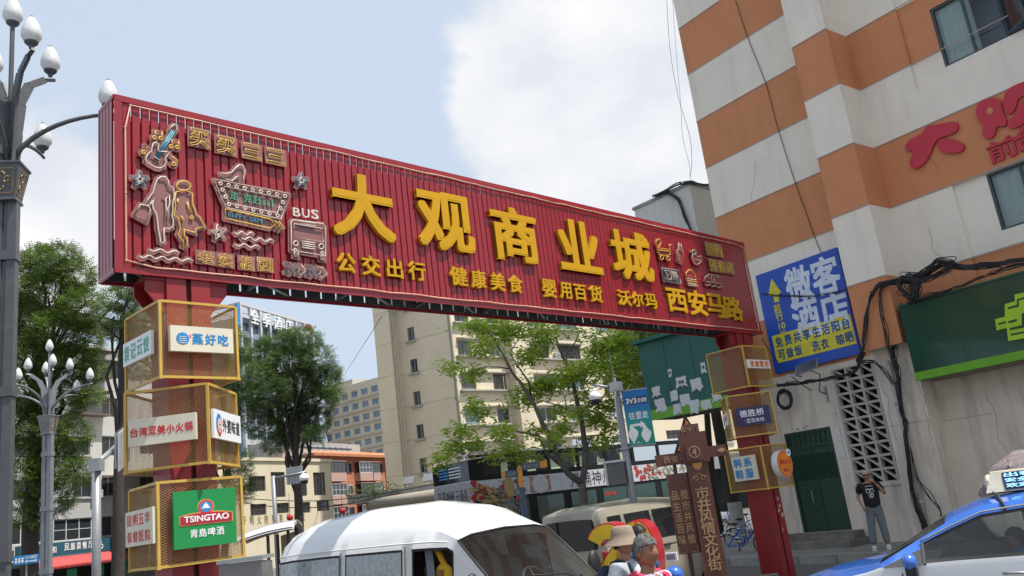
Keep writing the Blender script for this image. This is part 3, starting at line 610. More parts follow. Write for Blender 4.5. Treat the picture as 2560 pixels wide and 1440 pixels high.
for r_, wn in ((rec1, W1), (rec2, W2)): facade(hm, MH, r_[0], r_[1], r_[2], r_[3], [wn], hpick, .07, BZ, .1)
for k, m in (('b', H_b), ('w', H_w), ('o', H_o)): hm[k].build('wall' if k != 'o' else 'orange_band', m, hotel)
pm = {'b': MB(), 'w': MB(), 'o': MB()}
zz = [0] + BZ
for za, zb in zip(zz, zz[1:]):
    yf = -.9 if za >= 4.5 - .01 else -.55
    pm[hpick((za + zb) / 2)].box(1.83, 2.83, yf, .0, za, zb) if False else pm[hpick((za + zb) / 2)].add([(1.83, 0, za), (1.83, yf, za), (2.83, yf, za), (2.83, 0, za), (1.83, 0, zb), (1.83, yf, zb), (2.83, yf, zb), (2.83, 0, zb)], [(0, 1, 5, 4), (1, 2, 6, 5), (2, 3, 7, 6)])
    if za == 0: pm['b'].add([(1.83, -.9, 4.5), (2.83, -.9, 4.5), (2.83, -.55, 4.5), (1.83, -.55, 4.5)], [(0, 1, 2, 3)])
    kk_ = hpick((za + zb) / 2); pm[kk_].build('pilaster', {'b': H_b, 'w': H_w, 'o': H_o}[kk_], hotel); pm[kk_] = MB()
b = MB(); b.add([(-2.23, 0, 0), (-2.23, 12, 0), (-2.23, 12, 39.2), (-2.23, 0, 39.2), (9.5, 0, 0), (9.5, 12, 0), (9.5, 12, 39.2), (9.5, 0, 39.2)], [(0, 1, 2, 3), (4, 5, 6, 7), (1, 5, 6, 2), (3, 2, 6, 7)]); b.build('side_wall', H_w, hotel)
b = MB()
for z in BZ[1:9]:
    b.box(-2.235, 1.83, -.012, -.002, z - .012, z + .012); b.box(1.825, 2.838, -.912, -.902, z - .012, z + .012); b.box(2.84, 9.5, -.012, -.002, z - .012, z + .012)
b.build('stripe_joint', mat('joint_grey', (.36, .31, .27), rough=.9), hotel)['kind'] = 'stuff'
M_curt = mat('pale_curtain', (.62, .78, .74), rough=.9, var=.06)
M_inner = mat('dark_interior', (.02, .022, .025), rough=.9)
CG = glass('clear_window_glass', (.1, .12, .13), clear=.9)
for wn, cols in ((W1, 3), (W2, 3)):
    x0, x1, z0, z1 = wn
    a_ = window(hotel, x0, x0 + (x1 - x0) * .66, z0, z1, .10, F_dark, CG, .05, 2, 1, d=.06)
    b = MB(); n = 30; vs = []; wq = (x1 - x0) * (.36 if wn is W1 else .62)
    for k in range(n + 1): xx = .04 + wq * k / n; vs += [(xx, .14 + .022 * math.sin(k * 1.5), .03), (xx, .14 + .022 * math.sin(k * 1.5), z1 - z0 - .03)]
    b.add(vs, [(2 * k, 2 * k + 2, 2 * k + 3, 2 * k + 1) for k in range(n)]); b.build('curtain', M_curt, a_, True)
    b = MB(); b.box(x0, x1, .17, .20, z0, z1); b.build('window_reveal', mat('room_blue_grey', (.13, .19, .25), rough=.9), hotel) if False else None
    b = MB(); b.add([(x0 - .05, .9, z0 - .1), (x1 + .05, .9, z0 - .1), (x1 + .05, .9, z1 + .1), (x0 - .05, .9, z1 + .1)], [(0, 1, 2, 3)]); b.build('room_wall', mat('room_blue_grey', (.16, .22, .28), rough=.9), hotel)
    xm = x0 + (x1 - x0) * .66
    b = MB()  # side opening with sash swung out
    b.box(xm, x1, .10, .16, z0, z0 + .05); b.box(xm, x1, .10, .16, z1 - .05, z1); b.box(x1 - .05, x1, .10, .16, z0 + .05, z1 - .05); fr = b.build('window', F_dark, hotel)
    b = MB(); b.M = T(xm + .03, .09, z0 + .04) @ Rz(-38); w_ = x1 - xm - .06; h_ = z1 - z0 - .08
    for q in ((0, w_, 0, .05), (0, w_, h_ - .05, h_), (0, .05, .05, h_ - .05), (w_ - .05, w_, .05, h_ - .05)): b.box(q[0], q[1], -.02, .02, q[2], q[3])
    b.build('open_sash', F_dark, fr); b = MB(); b.M = T(xm + .03, .09, z0 + .04) @ Rz(-38); b.add([(.04, 0, .04), (w_ - .04, 0, .04), (w_ - .04, 0, h_ - .04), (.04, 0, h_ - .04)], [(0, 1, 2, 3)]); b.build('pane', G_dark, fr)
for z in (14.6, 18.7, 22.8): window(hotel, 4.86, 6.95, z, z + 1.5, .04, F_dark, G_teal, .05, 3, 1)
window(hotel, 7.9, 9.0, 1.0, 3.3, .03, mat('cream_window_frame', (.5, .47, .4)), G_dark, .06, 2, 2)
# door
D_g = mat('dark_green_door', (.008, .042, .024), rough=.5, var=.15, scale=4, grime=(.03, .04, .03), gamt=.5)
b = MB(); b.box(-1.38, -.04, .06, .10, .52, 2.98); dr = b.build('door', D_g, hotel)
b = MB(); b.box(-1.41, -1.35, .02, .12, .5, 3.01); b.box(-.07, -.01, .02, .12, .5, 3.01); b.box(-1.35, -.07, .02, .12, 2.95, 3.01); b.box(-1.35, -.07, .03, .12, 2.58, 2.66); b.box(-.74, -.70, .045, .06, .52, 2.58); b.build('door_frame', D_g, dr)
b = MB()
for k in range(9): b.box(-1.3 + k * .15, -1.28 + k * .15, .03, .055, 2.66, 2.95)
for k in range(24):
    x = -1.3 + k * .052; b.box(x, x + .016, .03, .055, 1.75 + (.06 if k % 4 == 0 else 0), 2.42 - (.05 if k % 3 == 0 else 0))
b.box(-1.32, -.08, .028, .055, 2.42, 2.45); b.box(-1.32, -.08, .028, .055, 1.72, 1.75); b.build('door_grille', mat('green_grille', (.012, .06, .035), rough=.45), dr)
b = MB(); b.tube([(-.92, .055, 1.2), (-.92, .0, 1.22), (-.92, .0, 1.5), (-.92, .055, 1.52)], .012, 6); b.build('handle', M_galv, dr)
# breeze blocks
bw, bh = .365, .3155
B_c = mat('breeze_block', (.52, .49, .44), rough=.85, var=.08, bump=.3, grime=(.25, .22, .18), gamt=.6, gscale=3)
b = MB(); t = .028
b.box(.002, bw - .002, 0, .14, .002, t); b.box(.002, bw - .002, 0, .14, bh - t, bh - .002); b.box(.002, t, 0, .14, t, bh - t); b.box(bw - t, bw - .002, 0, .14, t, bh - t)
b.add([(t, .02, bh - t), (t + .05, .02, bh - t), (bw - t, .02, t + .05), (bw - t, .02, t), (t, .14, bh - t), (t + .05, .14, bh - t), (bw - t, .14, t + .05), (bw - t, .14, t)], [(0, 1, 2, 3), (4, 7, 6, 5), (0, 4, 5, 1), (3, 2, 6, 7), (1, 5, 6, 2), (0, 3, 7, 4)])
b.box(bw / 2 + .06, bw - t, .05, .07, t + .05, t + .12)
bk = b.build('breeze_block', B_c, hotel, loc=(.37, .01, 1.52))
for i in range(4):
    for j in range(9):
        if i or j: link('breeze_block', bk.data, hotel, (.37 + i * bw, .01 + random.uniform(-.004, .004), 1.52 + j * bh))
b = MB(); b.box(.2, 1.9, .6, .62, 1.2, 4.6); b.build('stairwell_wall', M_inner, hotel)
b = MB(); b.box(.29, .365, -.03, .05, 1.45, 4.4); b.box(.29, 1.83, -.03, .0, 1.44, 1.51); b.build('grid_border', H_b, hotel)
M_paper = mat('notice_paper', (.62, .62, .60), rough=.8, var=.06)
for k, (z0, z1) in enumerate(((2.62, 2.98), (2.2, 2.58))):
    b = MB(); b.box(.06, .25, -.012, -.002, z0, z1); o = b.build('paper_notice', M_paper); o.matrix_world = MH
    tag(o, ('upper' if k == 0 else 'lower') + ' white paper notice taped up beside the green door', 'notice')
# pavement, kerb, steps
M_pave = mat('pavement_concrete', (.23, .22, .205), rough=.85, var=.15, scale=2, bump=.4, grime=(.10, .095, .085), gamt=.6, gscale=1.2)
b = MB(); b.M = MH; b.box(-9, 14, -2.15, 12, -.05, .17); struct(b.build('pavement', M_pave))
b = MB()
kb = MB(); kb.box(0, .985, -.0, .14, 0, .185); k0 = kb.build('kerb', mat('kerb_stone', (.30, .285, .26), rough=.8, var=.2, grime=(.1, .1, .09), gamt=.7), loc=None); k0.matrix_world = MH @ T(-9, -2.30, 0); struct(k0)
for i in range(1, 23): o = link('kerb', k0.data); o.matrix_world = MH @ T(-9 + i, -2.30, 0); struct(o)
M_step = mat('worn_step_concrete', (.17, .155, .13), rough=.9, var=.2, scale=5, bump=.5, grime=(.30, .28, .25), gamt=.6, gscale=4)
st = thing('door_steps', 'two worn concrete steps below the dark green door', 'steps', MH)
b = MB(); b.box(-2.05, .42, -.85, 0, .17, .33); b.build('step', M_step, st); b = MB(); b.box(-1.9, .30, -.45, 0, .332, .498); b.build('step', M_step, st)
b = MB(); b.box(-2.23, 1.8, -.02, -.003, .17, .62 - .1); b.add([], []); b.build('plinth_stain', mat('dark_plinth', (.13, .12, .105), rough=.9, var=.25, scale=3, grime=(.34, .32, .28), gamt=.8, gscale=2), hotel) if False else None
# red facade characters
M_rl = mat('red_facade_letter', (.50, .012, .035), rough=.4, var=.06)
def writec(ch, M, cx, cy, w, h, yy, m, par, d=.03, bold=.02, name='lettering', res=3):
    x, z = loc(M, cx, cy, yy); b = MB(); text(b, ch, x - w / 2, x + w / 2, z - h / 2, z + h / 2, yy, d, bold); return b.build(name, m, par)
fs = thing('facade_lettering', 'fat red hotel characters fixed along the lower orange stripe', 'lettering', MH)
def blob(px_, m=M_rl, y0=-.07):
    P = [loc(MH, 1660 + x / 2.25, y / 2.25, y0) for x, y in px_]; b = MB(); b.poly(P, y0, -.013); return b.build('character', m, fs)
def smooth(P, n=3):
    for _ in range(n):
        Q = []
        for p, q in zip(P, P[1:] + P[:1]): Q += [(p[0] * .75 + q[0] * .25, p[1] * .75 + q[1] * .25), (p[0] * .25 + q[0] * .75, p[1] * .25 + q[1] * .75)]
        P = Q
    return P
blob(smooth([(1350, 830), (1375, 785), (1440, 760), (1480, 705), (1540, 700), (1600, 685), (1655, 685), (1650, 745), (1560, 770), (1520, 800), (1500, 860), (1460, 930), (1400, 955), (1375, 910), (1410, 845), (1365, 850)], 2))
blob(smooth([(1530, 800), (1570, 775), (1640, 785), (1690, 810), (1680, 855), (1600, 865), (1550, 850)], 2))
blob(smooth([(1750, 620), (1770, 570), (1840, 545), (1895, 560), (1900, 620), (1930, 680), (1915, 715), (1865, 705), (1860, 770), (1810, 785), (1785, 745), (1800, 700), (1765, 680)], 2))
blob(smooth([(1812, 620), (1830, 600), (1852, 612), (1845, 642), (1822, 645)], 1), H_o, -.076)
blob(smooth([(1905, 560), (1930, 500), (2000, 465), (2100, 440), (2180, 480), (2180, 560), (2080, 520), (1990, 545), (1975, 620), (1935, 650), (1910, 610)], 2))
blob(smooth([(1920, 700), (1980, 640), (2010, 560), (2080, 560), (2060, 650), (2020, 700), (1950, 730)], 2))
writec('前', MH, 2505, 372, .62, .48, -.05, M_rl, fs, .037, .02, 'character'); writec('台', MH, 2572, 340, .6, .5, -.05, M_rl, fs, .037, .02, 'character')
# blue hotel sign
sg = thing('blue_hotel_sign', 'big blue hotel signboard with white characters and a yellow arrow on the striped wall', 'sign', MH)
b = MB(); b.box(-1.21, 1.31, -.10, -.012, 4.58, 7.30); bb = b.build('board', mat('blue_sign_face', (.006, .065, .42), rough=.4, var=.06), sg)
Y_s = mat('yellow_print', (.66, .56, .03), rough=.45); W_s = mat('pale_print', (.62, .68, .78), rough=.5); B_s = mat('navy_print', (.01, .08, .22), rough=.5)
for ch, cx, cy in (('微', 1996, 712), ('客', 2063, 688), ('酒', 2015, 796), ('店', 2086, 777)): writec(ch, MH, cx, cy, .80, .98, -.108, W_s, bb, .007, .030)
for ch, cx, cy, w_ in (('前', 1943, 771, .22), ('行', 1948.5, 791, .22), ('10', 1954.6, 814.5, .2), ('米', 1959, 836, .22)): writec(ch, MH, cx, cy, w_, .24 if ch != '10' else .18, -.108, Y_s, bb, .007, .02)
P = [loc(MH, 1860 + x / 2.769, 540 + y / 2.769, -.108) for x, y in ((190, 432), (258, 530), (238, 537), (245, 592), (212, 600), (202, 548), (167, 556))]; b = MB(); b.poly(P, -.108, -.101); b.build('arrow', Y_s, bb)
xa, za = loc(MH, 1940, 858, -.108); xb, zb = loc(MH, 2152, 870, -.108)
b = MB(); b.box(-1.21 + .13, 1.31 - .04, -.106, -.101, 4.84, 5.58); b.build('panel', Y_s, bb)
for i, ch in enumerate('免费共享生活阳台'): b = MB(); text(b, ch, -1.0 + i * .285, -.78 + i * .285, 5.24, 5.52, -.112, .005, .028); b.build('lettering', B_s, bb)
for i, (ch, x) in enumerate((('可', -1.0), ('做', -.74), ('饭', -.48), ('洗', .05), ('衣', .31), ('晾', .76), ('晒', 1.01))): b = MB(); text(b, ch, x, x + .22, 4.90, 5.17, -.112, .005, .028); b.build('lettering', B_s, bb)
# green shop sign
gs = thing('green_shop_sign', 'long dark green shop fascia with a lime bottom edge and lime emblem', 'sign', MH)
gx0 = loc(MH, 2270, 865, -1.0)[0]
b = MB(); b.box(gx0, 9.5, -1.0, -.0, 3.78, 5.26); g1 = b.build('fascia', mat('dark_green_fascia', (.006, .062, .035), rough=.22, var=.12, scale=1.2, coat=.3), gs)
b = MB(); b.box(gx0 - .01, 9.5, -1.012, -.3, 3.60, 3.778); b.build('lime_edge', mat('lime_strip', (.13, .36, .015), rough=.45), gs)
b = MB(); b.box(gx0 + .1, 9.5, -.95, -.35, 3.56, 3.598); b.build('underside', mat('sign_underside', (.16, .14, .1), rough=.8), gs)
b = MB(); b.box(gx0 - .02, 9.5, -1.03, -.0, 5.262, 5.30); b.build('top_edge', mat('dark_green_fascia2', (.01, .09, .05), rough=.5), gs)
lime = mat('lime_letter', (.34, .58, .02), rough=.4)
def gz(P_): return [loc(MH, 1860 + x / 2.769, 540 + y / 2.769, -1.06) for x, y in P_]
b = MB(); b.poly(gz([(1738, 715), (1805, 697), (1805, 610), (1875, 590), (1872, 545), (2050, 500), (2090, 820), (1830, 865), (1818, 775), (1748, 792)]), -1.06, -1.001); em = b.build('emblem', lime, gs)
for q in ([(1825, 632), (1890, 615), (1890, 575), (1950, 560), (1950, 572), (1902, 585), (1902, 627), (1828, 645)], [(1760, 742), (1812, 728), (1814, 740), (1762, 754)], [(1830, 728), (1890, 712), (1888, 728), (1832, 742)], [(1840, 775), (1925, 755), (1922, 675), (1945, 668), (1950, 770), (1842, 790)], [(1845, 815), (1950, 795), (1950, 808), (1847, 828)]):
    b = MB(); b.poly(gz(q), -1.066, -1.061); b.build('emblem_slot', mat('dark_green_fascia'[:18], ()) if False else MATS['dark_green_fascia'], em)
# ---------------------------------------------------------------- wall pipe, cables
b = MB(); P = [loc(MH, *q, -.65) for q in ((2232, 905), (2258, 1075), (2296, 1250), (2320, 1350))]
b.tube([(x, -.62, z) for x, z in P[:0]] + [(P[1][0], -.62, 4.2), (P[1][0], -.62, .2)], .055, 10)
for z in (1.0, 2.1, 3.2): b.tube([(P[1][0], -.62, z), (P[1][0], -.62, z + .07)], .068, 10)
o = b.build('drain_pipe', mat('cream_pipe', (.42, .40, .36), rough=.6, grime=(.2, .18, .15), gamt=.5, gscale=4, streak=True), smooth=True); o.matrix_world = MH; tag(o, 'pale vertical drain pipe on the pier beside the breeze blocks', 'pipe')
rc = random.Random(5)
def bundle(name, label, px_, y, n, r=.011, spread=.05, sag=.02, M=MH, cat='cable', mt=M_cable):
    """a bunch of cables following pixel way-points on plane y"""
    L = []
    for q in px_:
        yy = q[2] if len(q) > 2 else y; x, z = loc(M, q[0], q[1], yy); L.append(Vector((x, yy, z)))
    b = MB()
    for k in range(n):
        off = [Vector((rc.gauss(0, spread), rc.uniform(-spread, spread * .3), rc.gauss(0, spread))) for _ in L]; pts_ = []
        for i in range(len(L) - 1):
            p0 = L[max(i - 1, 0)] + off[max(i - 1, 0)]; p1 = L[i] + off[i]; p2 = L[i + 1] + off[i + 1]; p3 = L[min(i + 2, len(L) - 1)] + off[min(i + 2, len(L) - 1)]
            for s_ in range(5):
                t = s_ / 5; pts_.append(.5 * ((2 * p1) + (p2 - p0) * t + (2 * p0 - 5 * p1 + 4 * p2 - p3) * t * t + (3 * p1 - p0 - 3 * p2 + p3) * t ** 3) + Vector((0, 0, -sag * math.sin(math.pi * t))))
        pts_.append(L[-1] + off[-1]); b.tube(pts_, r * rc.uniform(.6, 1.3), 5)
    o = b.build(name, mt, smooth=True); o.matrix_world = M; tag(o, label, cat); return o
def zc(*a): return [(1860 + x / 2.769, 540 + y / 2.769) for x, y in a]
bundle('cable_bundle', 'thick black cable bundle running above the green fascia to the knot', zc((2050, 270), (1850, 310), (1640, 350), (1500, 345), (1380, 330), (1250, 400), (1190, 450), (1100, 440), (950, 470), (880, 540)), -1.0, 16, .014, .035)
bundle('cable_bundle', 'black cables sagging from the knot along the top of the green fascia', zc((2050, 300), (1800, 360), (1620, 440), (1450, 500), (1250, 560), (1130, 600)), -1.05, 8, .010, .03)
bundle('cable_knot', 'tangled knot of black cables above the left end of the green fascia', zc((1180, 580), (1210, 470), (1150, 420), (1260, 380), (1330, 320), (1440, 330), (1380, 380), (1250, 430), (1100, 430), (1090, 500), (1180, 560), (1160, 480)), -1.05, 14, .012, .05)
bundle('cable_bundle', 'black cables looping from the knot down across the orange corner to the blue sign', zc((1100, 440), (950, 470), (880, 560), (850, 700), (830, 860), (820, 930), (790, 1010), (840, 1010)), -.98, 7, .012, .025)
bundle('cable_bundle', 'second looping run of black cables from the knot down past the pier', zc((1080, 450), (960, 500), (950, 640), (990, 800), (1000, 900), (1040, 1050), (1075, 1170)), -.98, 6, .010, .03)
bundle('cable_bundle', 'slanting black cables from the end of the green fascia down to the blue sign corner', zc((1100, 610), (1040, 700), (940, 800), (860, 890), (800, 1000), (760, 1080), (600, 1120), (450, 1140), (330, 1160), (230, 1170)), -.6, 11, .011, .025)
bundle('cable_bundle', 'bunch of black cables hanging down the pier beside the drain pipe to the ground', zc((1090, 640), (1060, 780), (1040, 930), (1060, 1050), (1075, 1180), (1090, 1340), (1120, 1430)) + [(2264, 1085), (2275, 1180), (2292, 1260), (2315, 1330), (2300, 1380)], -.72, 13, .012, .035)
bundle('cable_bundle', 'loose black cables spreading out near the foot of the pier', [(2275, 1120), (2292, 1190), (2320, 1240), (2350, 1270), (2358, 1300)], -.68, 3, .010, .05)
bundle('cable_bundle', 'thin cables drooping from the grille corner to the pier', zc((810, 1000), (900, 1010), (960, 1060), (1040, 1160)), -.75, 6, .010, .02)
bundle('cable_bundle', 'thin black wires crossing the blue sign toward the gateway beam', [(2230, 765), (2165, 755), (2118, 726), (2060, 735), (1985, 740), (1905, 735)], -.35, 3, .008, .02)
bundle('cable_bundle', 'slim black wire dropping from the right red post to the solar lamp', [(1905, 845), (1945, 905), (1990, 950), (2030, 975)], -.5, 2, .010, .01)
bundle('hanging_wire', 'thin dark wire hanging down the striped wall from the roof', [(1838, 0), (1868, 90), (1915, 210), (1945, 320), (1990, 460), (2015, 530), (2040, 600), (2058, 640)], -.03, 1, .009, .004)
cx, cz = loc(MH, 1961, 998, -.25); b = MB()
for k in range(16):
    r = rc.uniform(.17, .26); ox, oz = rc.gauss(0, .015), rc.gauss(0, .02); ph = rc.uniform(0, 6)
    b.tube([(cx + ox + r * .93 * math.cos(t * math.pi / 9 + ph), -.25 + .03 * math.sin(t + k), cz + oz + r * math.sin(t * math.pi / 9 + ph)) for t in range(18)], .009, 5, closed=True)
b.tube([(cx, -.2, cz + .22), (cx + .06, -.22, cz + .38), (cx + .2, -.2, cz + .45)], .012, 5)
o = b.build('cable_coil', M_cable, smooth=True); o.matrix_world = MH; tag(o, 'round coil of black cable hanging on the beige wall left of the grille', 'cable coil')
# solar lamp
sl_ = thing('solar_lamp', 'small solar panel street light on a bracket below the blue sign', 'solar lamp', MH)
x, z = loc(MH, 2016, 918, -.75); bx, bz = loc(MH, 2065, 985, -.02)
b = MB(); b.M = T(x, -.75, z) @ Matrix.Rotation(R(-48), 4, 'X') @ Matrix.Rotation(R(-14), 4, 'Y'); b.box(-.30, .30, -.012, .012, -.2, .2); pn = b.build('panel_frame', M_galv, sl_)
b = MB(); b.M = T(x, -.75, z) @ Matrix.Rotation(R(-48), 4, 'X') @ Matrix.Rotation(R(-14), 4, 'Y')
for k in range(9): b.box(-.285 + k * .0635, -.227 + k * .0635, -.018, -.013, -.185, .185)
b.build('solar_cells', mat('solar_cell', (.02, .025, .04), rough=.2), pn)
b = MB(); b.tube([(x, -.72, z - .05), (x + .2, -.55, z - .22), (bx - .05, -.2, bz + .08), (bx, -.03, bz)], .02, 8); b.build('arm', M_galv, sl_, True)
b = MB(); b.box(bx - .03, bx + .03, -.03, -.004, bz - .2, bz + .2); b.build('bracket', M_galv, sl_)
lx, lz = loc(MH, 1990, 940, -.85); b = MB(); b.M = T(lx, -.85, lz) @ Matrix.Rotation(R(20), 4, 'Y'); b.box(-.22, .12, -.08, .08, -.015, .02); b.build('lamp_head', M_galv, sl_)
# ---------------------------------------------------------------- elevated green hoarding + rooftop room left of hotel
MX = frame(at(1593, 862, 23.5), 127 + 6, 0)
hx1 = loc(MX, 1812, 940)[0]; ztop = loc(MX, 1593, 862)[1]; zbot = loc(MX, 1637, 1050)[1]; xa = loc(MX, 1637, 1050)[0]
hb = thing('green_hoarding', 'large teal green panelled hoarding with torn posters and a lime bottom stripe', 'hoarding', MX)
M_teal = mat('teal_panel', (.012, .105, .080), rough=.55, var=.07, grime=(.03, .13, .1), gamt=.5)
n = 3; w_ = hx1 / n
for i in range(n):
    b = MB(); b.box(i * w_ + .006, (i + 1) * w_ - .006, 0, .05, zbot + .28, ztop); b.build('panel', M_teal, hb)
b = MB(); b.box(0, hx1, .05, 1.3, zbot + .02, ztop - .02); b.build('box_body', mat('hoarding_back', (.05, .07, .05), rough=.8), hb)
b = MB(); b.box(-.02, hx1, -.012, .05, zbot, zbot + .275); b.build('lime_stripe', MATS['lime_strip'], hb)
b = MB(); b.box(-.15, hx1, -.15, 1.4, ztop, ztop + .10); b.build('cap', M_teal, hb)
b = MB(); b.box(hx1 - .3, hx1 - .1, .6, .8, 0, zbot); b.build('support', M_steel, hb)
M_torn = mat('torn_paper', (.60, .61, .62), rough=.8, var=.08, scale=8)
rp = random.Random(3)
for i, (x, y, w2, h2, kind) in enumerate([(1640, 978, 28, 26, 0), (1650, 1012, 34, 34, 0), (1685, 990, 24, 30, 0), (1693, 1022, 24, 26, 0), (1703, 955, 34, 28, 1), (1740, 962, 34, 34, 0), (1713, 1000, 32, 32, 0), (1737, 1016, 32, 36, 0), (1765, 1012, 30, 26, 0), (1792, 992, 28, 22, 0), (1675, 932, 12, 22, 1), (1758, 918, 14, 26, 1)]):
    cx, cz = loc(MX, x, y, -.02); s_ = 22.5 / 2110 * .5; k = 16; P = []
    for j in range(k):
        a_ = 2 * math.pi * j / k; q_ = 1 / max(abs(math.cos(a_)), abs(math.sin(a_))); jit = rp.uniform(.93, 1.07) if math.sin(a_) > -.3 else rp.uniform(.6, 1.3)
        P.append((cx + w2 * s_ * math.cos(a_) * q_ * .9 * jit, cz + h2 * s_ * math.sin(a_) * q_ * .9 * jit))
    b = MB(); b.poly(P, -.016 - i * .0007, -.0005 - (.0122 if cz < zbot + .4 else 0)); o = b.build('poster_scrap', M_torn, hb)
    if kind:
        b = MB(); text(b, '招租', cx - w2 * s_ * .5, cx + w2 * s_ * .5, cz - h2 * s_ * .3, cz + h2 * s_ * .3, -.03, .004, .01); b.build('lettering', I_blk, o)
    else:
        b = MB(); text(b, '~—~', cx - w2 * s_ * .5, cx + w2 * s_ * .5, cz - .02, cz + .02, -.03, .004, .0) if False else None
MR = frame(at(1722, 455, 26), 139, 0); zt = loc(MR, 1722, 455)[1]
rb = thing('rooftop_room', 'grey concrete rooftop room wrapped in black cables beside the striped building', 'rooftop room', MR)
zb2 = zt - 2.6
M_rb = mat('grey_plaster', (.60, .585, .55), rough=.85, var=.08, grime=(.34, .33, .31), gamt=.6, gscale=1, streak=True)
b = MB(); b.box(-2.45, 0, .0, 2.3, zb2, zt - .1); b.build('wall', M_rb, rb); b = MB(); b.box(-2.5, .05, -.05, 2.35, zt - .098, zt); b.build('roof_slab', M_conc, rb)
b = MB(); b.box(-2.48, .02, -.02, 2.32, zb2 - .35, zb2 - .002); b.build('ledge', mat('dark_ledge', (.10, .11, .115), rough=.8), rb)
b = MB(); b.box(-2.2, -.2, .3, 2.0, ztop + .1, zb2 - .35); b.build('base_wall', M_rb, rb)
bundle('cable_bundle', 'black cables draped over the corner of the grey rooftop room', [(1632, 492), (1665, 480), (1695, 500), (1712, 540), (1730, 580), (1745, 605)], -.08, 9, .014, .03, M=MR)
bundle('cable_bundle', 'black cables running along the roof edge of the grey rooftop room', [(1640, 490), (1690, 462), (1725, 456), (1760, 462), (1795, 465), (1812, 520), (1828, 600)], -.1, 8, .014, .03, M=MR)
bundle('hanging_wire', 'thin stay wires rising from the rooftop room into the sky', [(1676, 0), (1690, 120), (1700, 250), (1712, 350), (1722, 420), (1726, 455)], -.1, 2, .007, .08, sag=0, M=MR)

rk = random.Random(31)
def crack(x, z, n, dx, dz, y, w=.006):
    b = MB(); P = [(x, y, z)]
    for _ in range(n): x += rk.gauss(dx, .05); z += dz * rk.uniform(.6, 1.4); P.append((x, y, z))
    b.tube(P, w * .6, 4); return b.build('wall_crack', mat('crack_grey', (.16, .14, .12), rough=.95), hotel)
crack(1.86, 4.3, 12, -.004, -.16, -.552); crack(2.62, 4.2, 9, .01, -.22, -.552); crack(3.9, 3.2, 8, .02, -.2, -.002); crack(-.9, 9.3, 6, .03, .18, -.002); crack(3.6, 7.0, 7, .02, -.2, -.002); crack(4.0, 9.2, 8, .03, -.13, -.002); crack(.15, 4.4, 5, -.01, -.2, -.002)
for (x0_, x1_, z_) in ((1.84, 2.82, 2.75), (2.85, 3.9, 2.7), (.02, .28, 3.3)):
    b = MB(); yy_ = -.553 if x0_ < 2.8 and x0_ > 1 else -.003; b.box(x0_, x1_, yy_ - .003, yy_, z_ - .006, z_ + .006); b.build('render_joint', MATS['joint_grey'], hotel)
for q in ((2325, 1128), (2350, 1196), (2362, 1252), (2190, 1072), (2016, 1066), (2010, 1070), (1994, 1073)):
    x_, z_ = loc(MH, q[0], q[1], -.004); b = MB(); b.poly([(x_ + .035 * math.cos(k * 1.05) * rk.uniform(.5, 1.2), z_ + .03 * math.sin(k * 1.05) * rk.uniform(.5, 1.2)) for k in range(6)], -.004, -.001); b.build('wall_chip', mat('chip_dark', (.10, .075, .06), rough=.95), hotel)
# ---------------------------------------------------------------- background buildings
def bfront(px_, depth, az): return frame(at(px_[0], px_[1], depth), az, 0)
C_cream = mat('cream_render', (.66, .575, .425), rough=.85, var=.05, scale=.5, grime=(.55, .475, .35), gamt=.5, gscale=.25, streak=True)
M_sill = mat('pale_concrete_ledge', (.40, .385, .35), rough=.85, var=.1, grime=(.2, .19, .17), gamt=.5)
# cream tower: main face, corner at (1125, 900), depth 68
MC = bfront((1128, 900), 66, 46); tw = thing('cream_tower', 'tall cream apartment tower with barred windows behind the light green tree', 'building', MC)
ms = {'a': MB()}; one = lambda z: 'a'
def zof(M, x, y): return loc(M, x, y)[1]
zl = [zof(MC, 1200, 893), zof(MC, 1205, 977)]; fh = zl[0] - zl[1]; top = zof(MC, 1128, 600)
holes = []; sills = []
cols_m = [(loc(MC, 1143, 860)[0], loc(MC, 1178, 860)[0]), (loc(MC, 1224, 870)[0], loc(MC, 1254, 870)[0]), (loc(MC, 1320, 880)[0], loc(MC, 1372, 880)[0]), (loc(MC, 1400, 880)[0], loc(MC, 1450, 880)[0]), (loc(MC, 1500, 900)[0], loc(MC, 1535, 900)[0]), (loc(MC, 1560, 900)[0], loc(MC, 1610, 900)[0]), (loc(MC, 1660, 900)[0], loc(MC, 1715, 900)[0]), (loc(MC, 1770, 900)[0], loc(MC, 1820, 900)[0])]
zb0 = zl[0] + .12
for k in range(-6, 8):
    z = zb0 + k * fh
    if z < 1: continue
    for c in cols_m:
        if c[0] > 60: continue
        (z + fh * .6 < top) and holes.append((c[0], c[1], z, z + fh * .44))
wend = loc(MC, 1900, 900)[0]
facade(ms, MC, 0, wend, 0, top, holes, one, 0, (), .22); ms['a'].build('wall', C_cream, tw)
rw = random.Random(17); M_cur1 = mat('faded_curtain', (.42, .40, .36), rough=.9, var=.2, scale=2); G_cw = glass('curtained_glass', (.3, .3, .3), clear=.8)
def ac_unit(par, x, z, y=-.4):
    b = MB(); b.box(x, x + .8, y, y + .32, z, z + .55); a_ = b.build('air_conditioner', mat('ac_white', (.45, .45, .43), rough=.6, grime=(.25, .23, .2), gamt=.5, gscale=4), par); b = MB(); b.tube([(x + .3 + .2 * math.cos(k * .785), y - .012, z + .27 + .2 * math.sin(k * .785)) for k in range(8)], .02, 4, closed=True); b.bar((x + .12, y - .01, z + .27), (x + .48, y - .01, z + .27), .02, .02); b.build('fan_grille', M_steel, a_)
